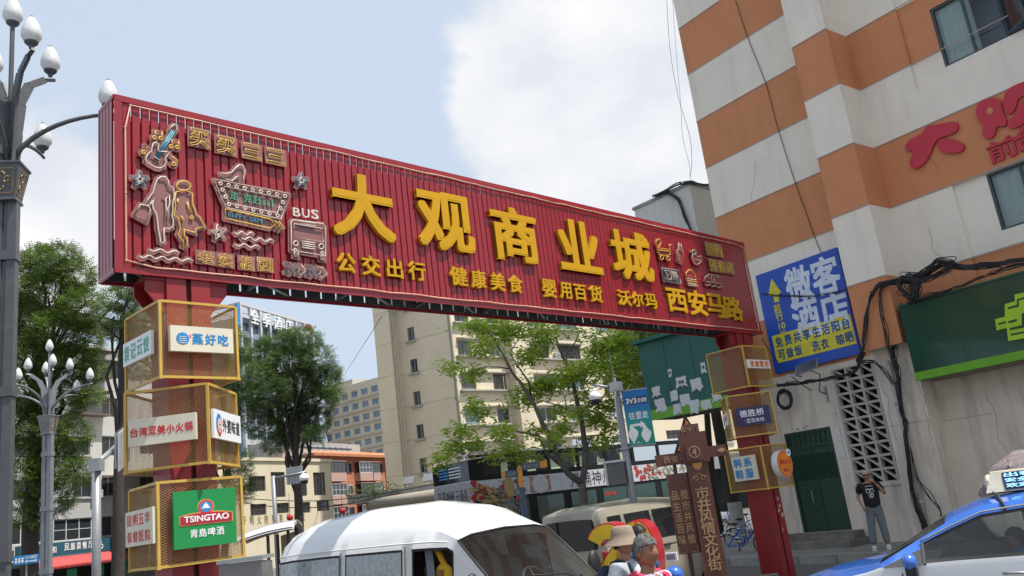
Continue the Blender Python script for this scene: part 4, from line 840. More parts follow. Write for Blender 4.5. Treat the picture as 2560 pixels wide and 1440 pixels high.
for i, h in enumerate(holes):
    q_ = rw.random(); window(tw, h[0], h[1], h[2], h[3], .1, F_gry if i % 3 else F_wht, (G_dark, G_dark, G_teal, G_cw)[int(q_ * 4)], .06, 2 if h[1] - h[0] < 2 else 4, 1 + (i % 2), d=.06, curtain=(M_cur1 if q_ > .75 else None))
    if rw.random() < .22: ac_unit(tw, h[1] + .45, h[2] - .1, -.35)
    if rw.random() < .3:
        b = MB(); nb_ = int((h[1] - h[0]) / .14)
        for k_ in range(nb_ + 1): b.box(h[0] + k_ * .14, h[0] + k_ * .14 + .025, -.10, -.075, h[2] - .05, h[3] + .05)
        b.box(h[0], h[1] + .03, -.105, -.07, h[2] + .3, h[2] + .34); b.box(h[0], h[1] + .03, -.105, -.07, h[3] - .05, h[3]); b.build('window_grille', F_brn, tw)
b = MB()
for k in range(-6, 8):
    z = zb0 + k * fh - .18
    if z < 1 or z + fh > top: continue
    for a_, c in ((cols_m[0][0] - .25, cols_m[1][1] + .5), (cols_m[2][0] - .3, cols_m[3][1] + .3), (cols_m[5][0] - .3, cols_m[5][1] + .3), (cols_m[6][0] - .3, cols_m[6][1] + .3)):
        b.box(a_, c, -.35, -.005, z, z + .12); b.box(a_ + .2, c, -.3, -.005, z + fh * .5 + .12, z + fh * .5 + .22)
o = b.build('window_ledge', M_sill, tw); o['kind'] = 'stuff'
b = MB(); xb = (cols_m[1][1] + cols_m[2][0]) / 2; b.box(xb - 1.2, xb + .8, -1.0, -.002, 0, top); b.build('bay', C_cream, tw)
b = MB(); b.tube([(.15, -.12, 0), (.15, -.12, top)], .09, 6); b.build('drain_pipe', mat('grey_pipe', (.25, .24, .22), rough=.6), tw)
# narrow side (az -41 going left), made as second face
MCs = frame(MC.translation, -44, 0); x_e = -loc(frame(MC.translation, -44 + 180, 0), 957, 900)[0]
MCs = frame(MC.translation, 120, 0)  # x towards the corner from the left
L_ = -loc(MCs, 968, 1000)[0]
side = {'a': MB()}; hs = []
xw0, xw1 = loc(MCs, 1046, 985)[0], loc(MCs, 1056, 985)[0]
z1_ = zof(MCs, 1035, 1015); z2_ = zof(MCs, 1043, 1098); sh_ = (z1_ - z2_)
wx0, wx1 = loc(MCs, 1034, 1000)[0], loc(MCs, 1052, 1000)[0]
for k in range(-6, 9):
    z = z1_ + k * sh_
    if z > 1 and z + sh_ < top: hs.append((wx0, wx1, z, z + sh_ * .42))
facade(side, MCs, -L_, 0, 0, top, hs, one, 0, (), .25)
inv = MC.inverted() @ MCs
sm_ = side['a']; sm_.v = [tuple(inv @ Vector(v)) for v in sm_.v]; sm_.build('side_wall', C_cream, tw)
b = MB(); b.M = inv
for h in hs: b.box(h[0] - .15, h[1] + .15, -.25, -.005, h[2] - .16, h[2] - .04)
b.build('side_sill', M_sill, tw)['kind'] = 'stuff'
for h in hs:
    b = MB(); b.M = inv; b.box(h[0], h[1], .12, .16, h[2], h[3]); pn = b.build('side_window', F_gry, tw)
    b = MB(); b.M = inv; w2 = (h[1] - h[0]) / 2
    for q in (0, 1): b.box(h[0] + .06 + q * w2, h[0] + w2 * (q + 1) - .05, .10, .118, h[2] + .07, h[3] - .07)
    b.build('pane', G_dark, pn)
b = MB(); b.M = inv; h = hs[min(len(hs) - 1, 6)]; b.add([(h[0] - 1.0, -.9, h[3] - .25), (h[1] + .3, -.9, h[3] - .25), (h[1] + .3, 0, h[3] + .15), (h[0] - 1.0, 0, h[3] + .15), (h[0] - 1.0, -.9, h[3] - .20), (h[1] + .3, -.9, h[3] - .20), (h[1] + .3, 0, h[3] + .20), (h[0] - 1.0, 0, h[3] + .20)], [(0, 1, 2, 3), (7, 6, 5, 4), (0, 4, 5, 1)]); b.build('awning', F_dark, tw)
b = MB(); b.M = inv; xs_ = loc(MCs, 1008, 1000)[0]
b.box(-L_ - .02, xs_, -.9, -.002, 0, top); b.build('side_bay', C_cream, tw)
b = MB(); b.M = inv
for xx in (loc(MCs, 992, 950, -.9)[0], loc(MCs, 998, 950, -.9)[0]): b.tube([(xx, -.98, 0), (xx, -.98, top)], .035, 5)
b.build('conduit', MATS['grey_pipe'], tw)
b = MB(); b.M = inv
for k in range(1, 14):
    z = k * sh_ + z2_ % sh_
    if z > top - .2: continue
    b.box(-L_ + .0, xs_, -.912, -.903, z, z + .03); b.box(xs_ + .01, 0, -.012, -.003, z, z + .03)
b.build('render_joint', mat('cream_joint', (.36, .32, .24), rough=.9), tw)['kind'] = 'stuff'
b = MB(); b.M = inv; b.box(-L_, 0, 0, 14, top, top + .6); b.box(-L_ - .015, -L_ - .005, 0, 14, 0, top); b.build('roof', C_cream, tw)
# beige office block with many blue windows
MO = bfront((865, 1000), 210, -52); ob = thing('beige_office_block', 'beige office block with rows of small blue windows beyond the yellow building', 'building', MO)
MO = frame(MO.translation, 128, 0); ob.matrix_world = MO
m1 = {'a': MB()}; hs = []
pitch_x = (loc(MO, 976, 1000)[0] - loc(MO, 931, 1006)[0]) / 1.75
xr = [loc(MO, 855 + i * 24.3, 1020 - i * 5)[0] for i in range(5)]; px_w = xr[1] - xr[0]
zt_ = loc(MO, 860, 967)[1]; zr0 = loc(MO, 862, 1000)[1]; zr1 = loc(MO, 866, 1030)[1]; ph = zr0 - zr1 if zr0 - zr1 > 2 else 3.2
for j in range(-2, 16):
    for i in range(-1, 7):
        z = zr0 - j * ph
        if z < 2 or z + ph * .5 > zt_ - .5: continue
        hs.append((xr[0] + i * px_w, xr[0] + i * px_w + px_w * .66, z, z + ph * .52))
x_a = xr[0] - px_w * 1.2; x_b = xr[0] + px_w * 8
facade(m1, MO, x_a, x_b, 0, zt_, hs, one, 0, (), .5); m1['a'].build('wall', C_cream, ob)
for h in hs: window(ob, h[0], h[1], h[2], h[3], .3, F_wht, G_blue, .14, 3, 1, d=.1)
b = MB()
for j in range(0, 14): z = zr0 - j * ph - ph * .28; b.box(x_a, x_b, -.35, -.01, z, z + .5)
b.build('floor_ledge', mat('beige_ledge', (.52, .43, .32), rough=.85), ob)
# curved left corner with ribbon glazing
b = MB(); gl_ = MB(); R0 = px_w * 2.0; cxy = (x_a, R0)
for j in range(-1, 14):
    z = zr0 - j * ph
    if z < 1: continue
    for s_ in range(6):
        a0, a1 = -math.pi / 2 - s_ * math.pi / 12, -math.pi / 2 - (s_ + 1) * math.pi / 12
        for (mm, rr, za, zb_) in ((b, R0, z + ph * .55, min(z + ph, zt_ - .1)), (gl_, R0 - .3, z, z + ph * .55)):
            if zb_ <= za: continue
            p0 = (cxy[0] + rr * math.cos(a0), cxy[1] + rr * math.sin(a0)); p1 = (cxy[0] + rr * math.cos(a1), cxy[1] + rr * math.sin(a1))
            mm.add([(p0[0], p0[1], za), (p1[0], p1[1], za), (p1[0], p1[1], zb_), (p0[0], p0[1], zb_)], [(0, 1, 2, 3)])
    gl_.build('ribbon_window', G_blue, ob); gl_ = MB()
b.build('curved_wall', C_cream, ob)
b = MB(); b.box(x_a - R0, x_b, R0 + .1, 30, 0, zt_); b.box(x_a, x_b, .5, 30, zt_ - .3, zt_); b.build('rear_block', C_cream, ob)
b = MB(); b.box(x_a - R0 * .6, x_a + px_w * 1.5, 3, 14, zt_, zt_ + ph * .7); b.build('roof_house', M_sill, ob)
# grey and white high rise with open crown
MT = bfront((599, 757), 190, 17); hr = thing('glass_high_rise', 'grey and white high-rise with an open rooftop frame and white characters', 'building', MT)
x1_ = loc(MT, 779, 811)[0]; zT = zof(MT, 599, 757); zg = zof(MT, 620, 800); fh2 = 3.6
nb = 8; bw_ = x1_ / nb; m2 = {'a': MB()}; hs = []
for i in range(nb):
    for j in range(24):
        z = zT - 6.5 - j * fh2
        if z > 1: hs.append((i * bw_ + .9, (i + 1) * bw_ - .35, z, z + fh2 * .62))
M_pan = mat('pale_grey_cladding', (.50, .50, .52), rough=.6, var=.06); M_bluep = mat('blue_grey_spandrel', (.22, .27, .34), rough=.5)
facade(m2, MT, 0, x1_, 0, zT - 3.2, hs, one, .3, (), .3); m2['a'].build('wall', M_bluep, hr)
for i, h in enumerate(hs): window(hr, h[0], h[1], h[2], h[3], .45, F_gry, G_navy, .12, 2, 1, d=.1)
for i in range(nb + 1):
    b = MB(); b.box(i * bw_ - .35, i * bw_ + .35, -.3, .4, 0, zT); b.build('pier', M_pan, hr)
b = MB(); b.box(-.4, x1_ + .4, -.35, .5, zT - .5, zT + .1); b.box(-.4, x1_ + .4, -.3, .4, zT - 3.4, zT - 2.9); b.box(-.4, .3, .4, 16, zT - .5, zT + .1); b.box(x1_ - .3, x1_ + .4, .4, 16, zT - .5, zT + .1)
for k in range(1, 5): b.box(0, x1_, k * 4 - .15, k * 4 + .15, zT - .5, zT)
b.build('crown_frame', M_pan, hr)
b = MB(); b.box(-.38, 0, .4, 18, 0, zT - 3.4); b.box(x1_, x1_ + .38, .4, 18, 0, zT - 3.4); b.build('flank', M_bluep, hr)
b = MB()
for j in range(2, 24, 5): b.box(-.38, x1_ + .38, -.33, -.05, zT - 6.5 - j * fh2 - 1.3, zT - 6.5 - j * fh2 - .2)
b.build('white_band', M_pan, hr)
for i, ch in enumerate('全季酒店'): b = MB(); text(b, ch, x1_ * (.10 + i * .155), x1_ * (.20 + i * .155), zT - 4.4, zT - .9, -.75, .25, .012); b.build('character', I_wht, hr)
b = MB(); text(b, '酒店', x1_ * .86, x1_ * .98, zT - 2.6, zT - .8, -.75, .25, .012); b.build('character', I_red, hr)
b = MB(); b.box(-1.6, -.5, -.3, .2, zT - 5.6, zT - .6); b.build('blue_sign', I_blue, hr)
# yellow school building
MY = bfront((600, 1147), 60, 17.5); yb = thing('yellow_low_building', 'low pale yellow building with dark gridded windows behind the parked vehicles', 'building', MY)
Yx = loc(MY, 829, 1200)[0]; zy = zof(MY, 700, 1149); M_y = mat('pale_yellow_render', (.60, .54, .40), rough=.85, var=.04, grime=(.5, .42, .27), gamt=.4, gscale=.5, streak=True)
def wpx(M, l_, t, r_, b_): cx, cy = (l_ + r_) / 2, (t + b_) / 2; return (loc(M, l_, cy)[0], loc(M, r_, cy)[0], loc(M, cx, b_)[1], loc(M, cx, t)[1])
wy = [wpx(MY, *q) for q in ((623, 1190, 664, 1228), (678, 1180, 713, 1243), (748, 1182, 767, 1240), (784, 1181, 814, 1238), (626, 1260, 666, 1288), (692, 1257, 723, 1283), (750, 1255, 776, 1282), (792, 1252, 824, 1277))]
xl = loc(MY, 545, 1200)[0]; pass
m3 = {'a': MB()}; facade(m3, MY, xl, Yx, 0, zy, wy, one, 0, (), .2); m3['a'].build('wall', M_y, yb)
for i, h in enumerate(wy): window(yb, h[0], h[1], h[2], h[3], .1, F_brn, G_dark, .05, 4 if i not in (4, 5, 6, 7) else 3, 4 if i in (1, 2, 3) else 2, d=.05)
b = MB(); b.box(xl, Yx, .01, 10, zy - .02, zy + .01); b.box(Yx - .01, Yx, .0, 10, 0, zy); b.box(xl, Yx + .1, -.12, -.005, zy - .12, zy + .12); b.build('roof', M_y, yb)
for i, ch in enumerate('于明火防范胜于救灾'): x = loc(MY, 606 + i * 18.5, 1302 - i * 1.2)[0]; z = zof(MY, 606 + i * 18.5, 1302 - i * 1.2); b = MB(); text(b, ch, x, x + .42, z - .3, z + .3, -.03, .02, .01); b.build('lettering', mat('faded_brown_print', (.30, .24, .14), rough=.8), yb)
# brick flats
MK = bfront((806, 1143), 110, 17); bf = thing('orange_brick_flats', 'weathered orange brick flats with enclosed balconies and solar heaters on the roof', 'building', MK)
M_bk = mat('orange_brick_wall', (.40, .15, .075), rough=.9, var=.18, scale=1.5, grime=(.36, .25, .2), gamt=.6, gscale=.8); kx = loc(MK, 990, 1200)[0]; zk = zof(MK, 850, 1143)
b = MB(); b.box(-3, kx, 0, 10, 0, zk); b.build('wall', M_bk, bf); b = MB(); b.box(-3.4, kx + .3, -.9, 10.2, zk, zk + .35); b.add([(-3.4, -.9, zk + .352), (kx + .3, -.9, zk + .352), (kx + .3, 1.2, zk + 1.0), (-3.4, 1.2, zk + 1.0)], [(0, 1, 2, 3)]); b.build('eave', mat('terracotta_eave', (.42, .17, .08), rough=.9, var=.25, scale=4), bf)
M_bal = mat('faded_pink_balcony', (.42, .27, .23), rough=.9, var=.12, grime=(.25, .18, .15), gamt=.6, gscale=1)
fk = 2.9; xs4 = [loc(MK, a, 1170)[0] for a in (812, 850, 870, 885, 917, 937, 950, 962, 985)]
for j in range(4):
    z = zk - .55 - j * fk - 1.55
    for i, (a_, c_, bal) in enumerate(((xs4[0], xs4[1], 1), (xs4[2] - .5, xs4[3] - .8, 0), (xs4[3], xs4[4], 1), (xs4[4] + .2, xs4[5], 1), (xs4[6] - .3, xs4[6] + .7, 0), (xs4[7], xs4[8], 1))):
        if bal:
            b = MB(); b.box(a_, c_, -.9, -.003, z - 1.15, z - .05); bl_ = b.build('balcony', M_bal, bf); b = MB(); b.box(a_ - .05, c_ + .05, -.95, -.003, z + 1.42, z + 1.5); b.build('balcony_roof', M_bal, bl_)
            window(bl_, a_, c_, z - .04, z + 1.4, -.88, F_wht if (i + j) % 3 else F_brn, G_dark, .07, max(3, int((c_ - a_) / .8)), 2, d=.06)
        else: window(bf, a_, c_, z, z + 1.3, -.08, F_wht if j % 2 else F_brn, G_dark, .07, 2, 1, d=.06)
for k in range(9):
    x = -1.5 + k * 1.55; b = MB(); b.add([(x, 1.3, zk + .5), (x + 1.2, 1.3, zk + .5), (x + 1.2, 2.6, zk + 1.5), (x, 2.6, zk + 1.5), (x, 1.38, zk + .5), (x + 1.2, 1.38, zk + .5), (x + 1.2, 2.68, zk + 1.5), (x, 2.68, zk + 1.5)], [(0, 1, 2, 3), (7, 6, 5, 4), (0, 4, 5, 1)]); b.tube([(x - .05, 2.6, zk + 1.65), (x + 1.3, 2.6, zk + 1.65)], .22, 8)
    b.build('solar_heater', M_galv, bf)
b = MB(); b.box(-3.0, kx - 3, 4, 9, zk + .3, zk + 2.6); b.build('roof_wall', M_sill, bf)
# concrete canopy wall
MW = bfront((868, 1245), 42, 60); cw = thing('concrete_canopy_wall', 'grey concrete parapet and canopy with greenery along its top edge', 'wall', MW)
M4 = frame(at(868, 1245, 46), 110, 0); cw.matrix_world = M4
xe = loc(M4, 1110, 1215)[0]; za_ = zof(M4, 868, 1240); zb_ = zof(M4, 868, 1263)
b = MB(); b.box(0, xe, 0, .4, zb_, za_); b.build('parapet', M_conc, cw); b = MB(); b.box(.8, xe, .5, 1.0, 0, zb_ + .1); b.build('wall', mat('orange_stain_wall', (.30, .17, .11), rough=.9, grime=(.3, .28, .25), gamt=.9, gscale=.8), cw)
b = MB(); b.tube([(xe * .3, -.5, zb_ - .15), (xe, -.6, zb_ - .1)], .28, 8); b.build('awning_roll', mat('dusty_canvas', (.28, .25, .21), rough=.9), cw, True)
for k, xx in enumerate((1022, 1072)):
    x, z = loc(M4, xx, 1212 - k * 4); b = MB(); b.M = T(x, -.1, za_ + .15) @ Matrix.Rotation(R(-30), 4, 'X'); b.box(-.28, .28, -.05, .05, 0, .42); b.box(-.03, .03, -.03, .03, -.2, 0); o = b.build('floodlight', M_galv); o.matrix_world = M4; tag(o, ('left' if k == 0 else 'right') + ' one of two floodlights on the concrete parapet', 'floodlight')
# white apartment building at left
MWt = bfront((60, 1100), 55, 20); wb = thing('white_apartment_building', 'grimy white apartment block with caged balconies behind the dark trees, a teal restaurant sign below', 'building', MWt)
M_wh = mat('grimy_white_wall', (.42, .42, .41), rough=.85, var=.05, grime=(.32, .31, .29), gamt=.6, gscale=.5, streak=True)
wx1_ = loc(MWt, 420, 1100)[0]; zw = zof(MWt, 270, 870)
ww = [wpx(MWt, *q) for q in ((255, 994, 297, 1042), (155, 1090, 226, 1137), (255, 1090, 297, 1139), (180, 1190, 233, 1243), (255, 1188, 290, 1240), (135, 1296, 232, 1350), (255, 1290, 308, 1338), (26, 1305, 110, 1360), (26, 1200, 110, 1250), (30, 1095, 110, 1145), (30, 990, 110, 1040), (350, 1190, 390, 1235), (350, 1090, 390, 1135), (255, 900, 300, 945))]
m5 = {'a': MB()}; facade(m5, MWt, -14, wx1_, 0, zw, ww, one, 0, (), .2); m5['a'].build('wall', M_wh, wb)
for i, h in enumerate(ww): (i in (1, 3, 4, 10, 11)) and ac_unit(wb, h[0] - 1.0, h[2] - .1, -.35); window(wb, h[0], h[1], h[2], h[3], .1, F_wht if i in (5, 7) else F_gry, G_dark, .06, 2 if i not in (5, 7) else 3, 2 if i in (5,) else 1, d=.06, sill=M_sill if i in (1, 3, 4, 6) else None)
b = MB(); b.box(-14, wx1_, .01, 12, zw, zw + .1); b.box(wx1_ - .01, wx1_, 0, 12, 0, zw); b.build('roof', M_wh, wb)
b = MB(); b.box(-14, wx1_ + .3, -.5, 3, zw + 1.9, zw + 2.05)
for k in range(9): x = -13 + k * (wx1_ + 13) / 8; b.box(x - .12, x + .12, 0, .2, zw + .1, zw + 1.9)
b.add([(-14, -.8, zw + 2.06), (wx1_ + .4, -.8, zw + 2.06), (wx1_ + .4, 3, zw + 2.8), (-14, 3, zw + 2.8)], [(0, 1, 2, 3)]); b.build('roof_shelter', mat('corrugated_roof', (.38, .36, .34), rough=.7), wb)
for (xa_, ya_, xb_, yb_) in ((207, 885, 262, 945), (180, 985, 257, 1038)):
    x0, x1, z0, z1 = wpx(MWt, xa_, ya_, xb_, yb_); b = MB()
    n = int((x1 - x0) / .16)
    for k in range(n + 1): b.box(x0 + k * .16, x0 + k * .16 + .03, -.8, -.77, z0, z1)
    for z in (z0, (z0 + z1) / 2, z1): b.box(x0, x1, -.8, -.76, z, z + .05); b.box(x0, x0 + .04, -.8, 0, z, z + .05); b.box(x1 - .04, x1, -.8, 0, z, z + .05)
    b.box(x0 - .1, x1 + .1, -.95, 0, z1 + .1, z1 + .16); b.box(x0, x1, -.8, 0, z0 - .1, z0); b.build('balcony_cage', mat('rusty_cage', (.11, .09, .08), rough=.7), wb)
sx0, sx1, sz0, sz1 = wpx(MWt, 20, 1352, 290, 1400)
rs = thing('restaurant_sign', 'long teal restaurant fascia with white characters above a red scalloped awning', 'sign', MWt)
sz1 = zof(MWt, 150, 1357); sz0 = zof(MWt, 150, 1390)
b = MB(); b.box(sx0, sx1, -1.0, -.6, sz0, sz1); tb = b.build('fascia', mat('teal_fascia', (.02, .09, .13), rough=.5), rs)
for i, ch in enumerate('民族菜餐厅'): b = MB(); x = loc(MWt, 133 + i * 15, 1375)[0]; text(b, ch, x, x + .36, sz0 + .28, sz0 + .75, -1.02, .02, .012); b.build('lettering', I_wht, tb)
for i, ch in enumerate('有着泰和'): b = MB(); x = loc(MWt, (24, 38, 86, 100)[i], 1385)[0]; text(b, ch, x, x + .36, sz0 + .2, sz0 + .62, -1.02, .02, .012); b.build('lettering', I_wht, tb)
b = MB(); x, z = loc(MWt, 221, 1366)
for q in ((0, .16), (-.14, -.1), (.14, -.1)): b.tube([(x + q[0] + .14 * math.cos(t * .6), -1.02, z + q[1] + .14 * math.sin(t * .6)) for t in range(11)], .03, 5)
b.build('emblem', I_wht, tb)
b = MB(); n = 60
for k in range(n):
    x0 = sx0 + (sx1 - sx0 + .8) * k / n; x1 = sx0 + (sx1 - sx0 + .8) * (k + 1) / n; zt2, zb3 = sz0 - .03, sz0 - .62
    b.add([(x0, -.9, zt2), (x1, -.9, zt2), (x1, -2.2, zb3), ((x0 + x1) / 2, -2.22, zb3 - .22), (x0, -2.2, zb3)], [(0, 1, 2, 3, 4)])
b.build('awning', mat('faded_red_awning', (.42, .06, .06), rough=.8, var=.2, scale=2), rs)
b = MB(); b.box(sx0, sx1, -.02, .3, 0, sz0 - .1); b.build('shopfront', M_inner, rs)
for k in range(6):
    b = MB(); x = sx0 + 1 + k * 2.2; b.box(x, x + .7, -1.4, -1.3, sz0 - 1.6, sz0 - .9); b.build('menu_board', mat('green_menu_board', (.03, .25, .1), rough=.5), rs)
b = MB(); tx0 = loc(MWt, 245, 1385)[0]; tx1 = loc(MWt, 345, 1385)[0]
for k in range(16):
    for r_ in range(5): x = tx0 + (tx1 - tx0) * k / 16; b.box(x + .02, x + (tx1 - tx0) / 16 - .02, -.6 - r_ * .38, -.25 - r_ * .38, sz0 + .35 - r_ * .22, sz0 + .42 - r_ * .22)
o = b.build('tile_awning', mat('old_roof_tile', (.17, .12, .085), rough=.9, var=.4, scale=6)); o.matrix_world = MWt; tag(o, 'small brown tiled awning at the end of the teal restaurant fascia', 'awning')
# far low block behind the right trees
MF = bfront((1640, 1080), 58, 45); fb = thing('low_cream_block', 'low cream block with broken dark windows seen between hoarding and bus', 'building', MF)
m6 = {'a': MB()}; wf = [wpx(MF, 1667, 1075, 1712, 1110), wpx(MF, 1795, 1072, 1830, 1105)]
facade(m6, MF, -3, 26, 0, zof(MF, 1660, 1020), wf, one, 0, (), .2); m6['a'].build('wall', C_cream, fb)
for h in wf: window(fb, h[0], h[1], h[2], h[3], .1, F_brn, G_dark, .05, 4, 4, d=.05, sill=M_sill)
b = MB(); zz_ = zof(MF, 1700, 1150); b.box(-2, 24, -2.2, -.02, zz_ - .9, zz_); b.build('canopy', mat('canopy_white', (.24, .24, .25), rough=.7), fb)
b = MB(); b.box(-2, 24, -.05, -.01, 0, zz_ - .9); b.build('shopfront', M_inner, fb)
# distant skyline so the street has an end
b = MB(); rs_ = random.Random(11)
for k in range(46):
    a_ = -75 + k * 3.4; d_ = rs_.uniform(380, 600); h_ = rs_.uniform(9, 24); w2 = rs_.uniform(12, 22); x, y = d_ * math.sin(R(a_)), d_ * math.cos(R(a_))
    b.box(x - w2, x + w2, y - 8, y + 8, 0, h_)
struct(b.build('skyline', mat('far_building_wall', (.42, .42, .42), rough=.9)))
# ---------------------------------------------------------------- trees
M_bark = mat('dark_bark', (.045, .038, .032), rough=.95, var=.3, scale=8, bump=.8, bscale=20)
M_bark2 = mat('grey_smooth_bark', (.13, .115, .10), rough=.9, var=.25, scale=5, bump=.5, bscale=15)
L_dark = leafmat('dark_pinnate_leaf', (.022, .055, .016), (.20, .29, .05), .35)
L_mid = leafmat('mid_green_leaf', (.022, .055, .018), (.17, .26, .07), .35)
L_lite = leafmat('light_green_leaf', (.14, .27, .03), (.60, .72, .10), .6)
def leaves(mb, c, rad, n, size, rng, droop=.2, shell=.55, narrow=.35):
    for _ in range(n):
        while True:
            v = Vector((rng.uniform(-1, 1), rng.uniform(-1, 1), rng.uniform(-1, 1)))
            if .05 < v.length < 1: break
        k = v.length; v = v.normalized() * (k ** shell)
        p = Vector((c[0] + v.x * rad[0], c[1] + v.y * rad[1], c[2] + v.z * rad[2]))
        d = Vector((v.x + rng.gauss(0, .7), v.y + rng.gauss(0, .7), v.z * .4 - droop + rng.gauss(0, .5))).normalized()
        s_ = d.cross(Vector((rng.gauss(0, 1), rng.gauss(0, 1), rng.gauss(0, 1)))).normalized(); L = size * rng.uniform(.6, 1.35); w = L * narrow
        nn = d.cross(s_) * (L * .12)
        mb.add([p, p + d * L * .5 + s_ * w * .5 + nn, p + d * L, p + d * L * .5 - s_ * w * .5 + nn], [(0, 1, 2, 3)])
def sprig_leaves(mb, c, rad, n, size, rng, pairs=4, droop=.15, shell=.5):
    """compound leaves: a midrib with leaflets on both sides, as many small faces"""
    for _ in range(n):
        while True:
            v = Vector((rng.uniform(-1, 1), rng.uniform(-1, 1), rng.uniform(-1, 1)))
            if .05 < v.length < 1: break
        k = v.length; v = v.normalized() * (k ** shell)
        p = Vector((c[0] + v.x * rad[0], c[1] + v.y * rad[1], c[2] + v.z * rad[2]))
        d = Vector((v.x + rng.gauss(0, .6), v.y + rng.gauss(0, .6), .25 + v.z * .5 - droop + rng.gauss(0, .4))).normalized()
        s_ = d.cross(Vector((rng.gauss(0, .5), rng.gauss(0, .5), 1))).normalized(); L = size * rng.uniform(.7, 1.3)
        vs = []; fs = []
        for i in range(pairs):
            q = p + d * L * (i + .5) / pairs; w = L * .32 * (1 - .4 * abs(i / pairs - .3))
            for sg in (1, -1):
                e = q + s_ * sg * w + d * L * .16 - Vector((0, 0, w * .25)); o = len(vs)
                vs += [q, q + (e - q) * .5 + d * L * .075, e, q + (e - q) * .5 - d * L * .06]; fs.append((o, o + 1, o + 2, o + 3))
        mb.add(vs, fs)
def limb(a, b, n, rng, j=.12):
    a = Vector(a); b = Vector(b); L = (b - a).length
    return [a.lerp(b, i / n) + Vector((rng.gauss(0, 1), rng.gauss(0, 1), rng.gauss(0, .5))) * (L * j * math.sin(math.pi * i / n) * .5) + Vector((0, 0, L * .12 * math.sin(math.pi * i / n))) for i in range(n + 1)]
def big_tree(label, base_px, depth, trunk_top_px, r0, clumps, lmat, seed, size=.32, dens=.9, depth_r=.9, name='street_tree', bark=None, tint=None):
    """clumps: pixel ellipses (x, y, rx, ry); the crown gets its own depth from their size"""
    rng = random.Random(seed); k = depth / F_PX
    base = at(base_px[0], base_px[1], depth); top_ = at(*trunk_top_px, depth); base = Vector((base.x, base.y, 0))
    t = thing(name, label, 'tree', T(base.x, base.y, 0)); off = Vector((base.x, base.y, 0))
    b = MB(); n = 8; mid = [Vector((0, 0, 0)).lerp(top_ - off, i / n) + Vector((rng.gauss(0, .05), rng.gauss(0, .05), 0)) for i in range(n + 1)]
    b.tube(mid, [r0 * (1.25 if i == 0 else 1 - .65 * i / n) for i in range(n + 1)], 9)
    b.build('trunk', bark or M_bark, t, True)
    cr = MB(); lb = MB()
    for cx, cy, rx, ry in clumps:
        yo = rng.uniform(-1, 1) * depth_r
        c = at(cx, cy, depth + yo) - off; R3 = (rx * k, max(.7, min(rx, ry) * k * 1.1), ry * k)
        a_ = mid[min(n, max(2, int(n * rng.uniform(.45, 1))))]
        L = limb(a_, c, 5, rng); lb.tube(L, [r0 * .30 * (1 - .8 * i / 5) + .012 for i in range(6)], 5)
        for _ in range(3):
            e = c + Vector((rng.uniform(-1, 1) * R3[0], rng.uniform(-1, 1) * R3[1], rng.uniform(-.6, 1) * R3[2])) * .8; lb.tube(limb(L[3], e, 3, rng), [r0 * .1, r0 * .07, .02, .01], 4)
        vol = R3[0] * R3[2]; sprig_leaves(cr, c, R3, int(dens * 95 * vol / (size * size)) + 60, size, rng)
    lb.build('limb', bark or M_bark, t, True)
    o = cr.build('crown', lmat, t); return t
big_tree('broad bright-topped green street tree at the far left behind the lamp post', (75, 1440), 38, (95, 860), .42,
         [(100, 660, 55, 45), (150, 650, 50, 40), (60, 700, 50, 60), (185, 690, 45, 45), (120, 740, 80, 60), (200, 770, 45, 60), (60, 800, 55, 60), (150, 830, 75, 55), (220, 850, 30, 45), (90, 900, 70, 50), (170, 910, 65, 45), (225, 930, 35, 25), (60, 980, 50, 50), (150, 1000, 60, 50), (100, 1080, 60, 50), (170, 1090, 45, 40), (130, 1170, 60, 45), (190, 1180, 35, 30), (70, 1190, 40, 50), (120, 1250, 60, 35), (75, 1290, 40, 30), (40, 880, 35, 60), (45, 1060, 30, 60), (215, 990, 35, 20)], L_dark, 1, .36, 1.15)
big_tree('dark slim tree with a bare leaning trunk under the left end of the gateway', (290, 1440), 33, (312, 800), .27,
         [(300, 745, 45, 28), (340, 765, 45, 35), (285, 790, 25, 30), (350, 810, 35, 30), (300, 830, 28, 22), (325, 720, 40, 20)], L_dark, 2, .30, .8)
big_tree('dense green tree half hidden behind the yellow cages of the left post', (560, 1440), 48, (570, 1100), .25,
         [(580, 870, 40, 50), (600, 930, 40, 50), (570, 990, 40, 50), (605, 1030, 30, 40), (560, 1080, 30, 40), (600, 1150, 25, 30), (596, 1200, 30, 30), (540, 900, 40, 60), (350, 900, 50, 50), (600, 1235, 28, 22)], L_mid, 3, .36, .9)
big_tree('round dark green tree standing alone before the yellow low building', (741, 1300), 46, (735, 960), .30,
         [(700, 860, 55, 30), (750, 850, 50, 30), (660, 890, 40, 35), (790, 900, 40, 40), (720, 910, 65, 40), (650, 940, 38, 35), (810, 950, 38, 35), (740, 960, 60, 40), (680, 980, 50, 35), (800, 1000, 40, 35), (660, 1020, 35, 25), (720, 1030, 50, 35), (780, 1050, 45, 30), (670, 1075, 40, 20), (735, 1085, 50, 28), (700, 1110, 40, 18), (640, 1000, 20, 35), (830, 930, 20, 18), (835, 980, 15, 25), (790, 1085, 25, 18)], L_mid, 4, .34, 1.0)
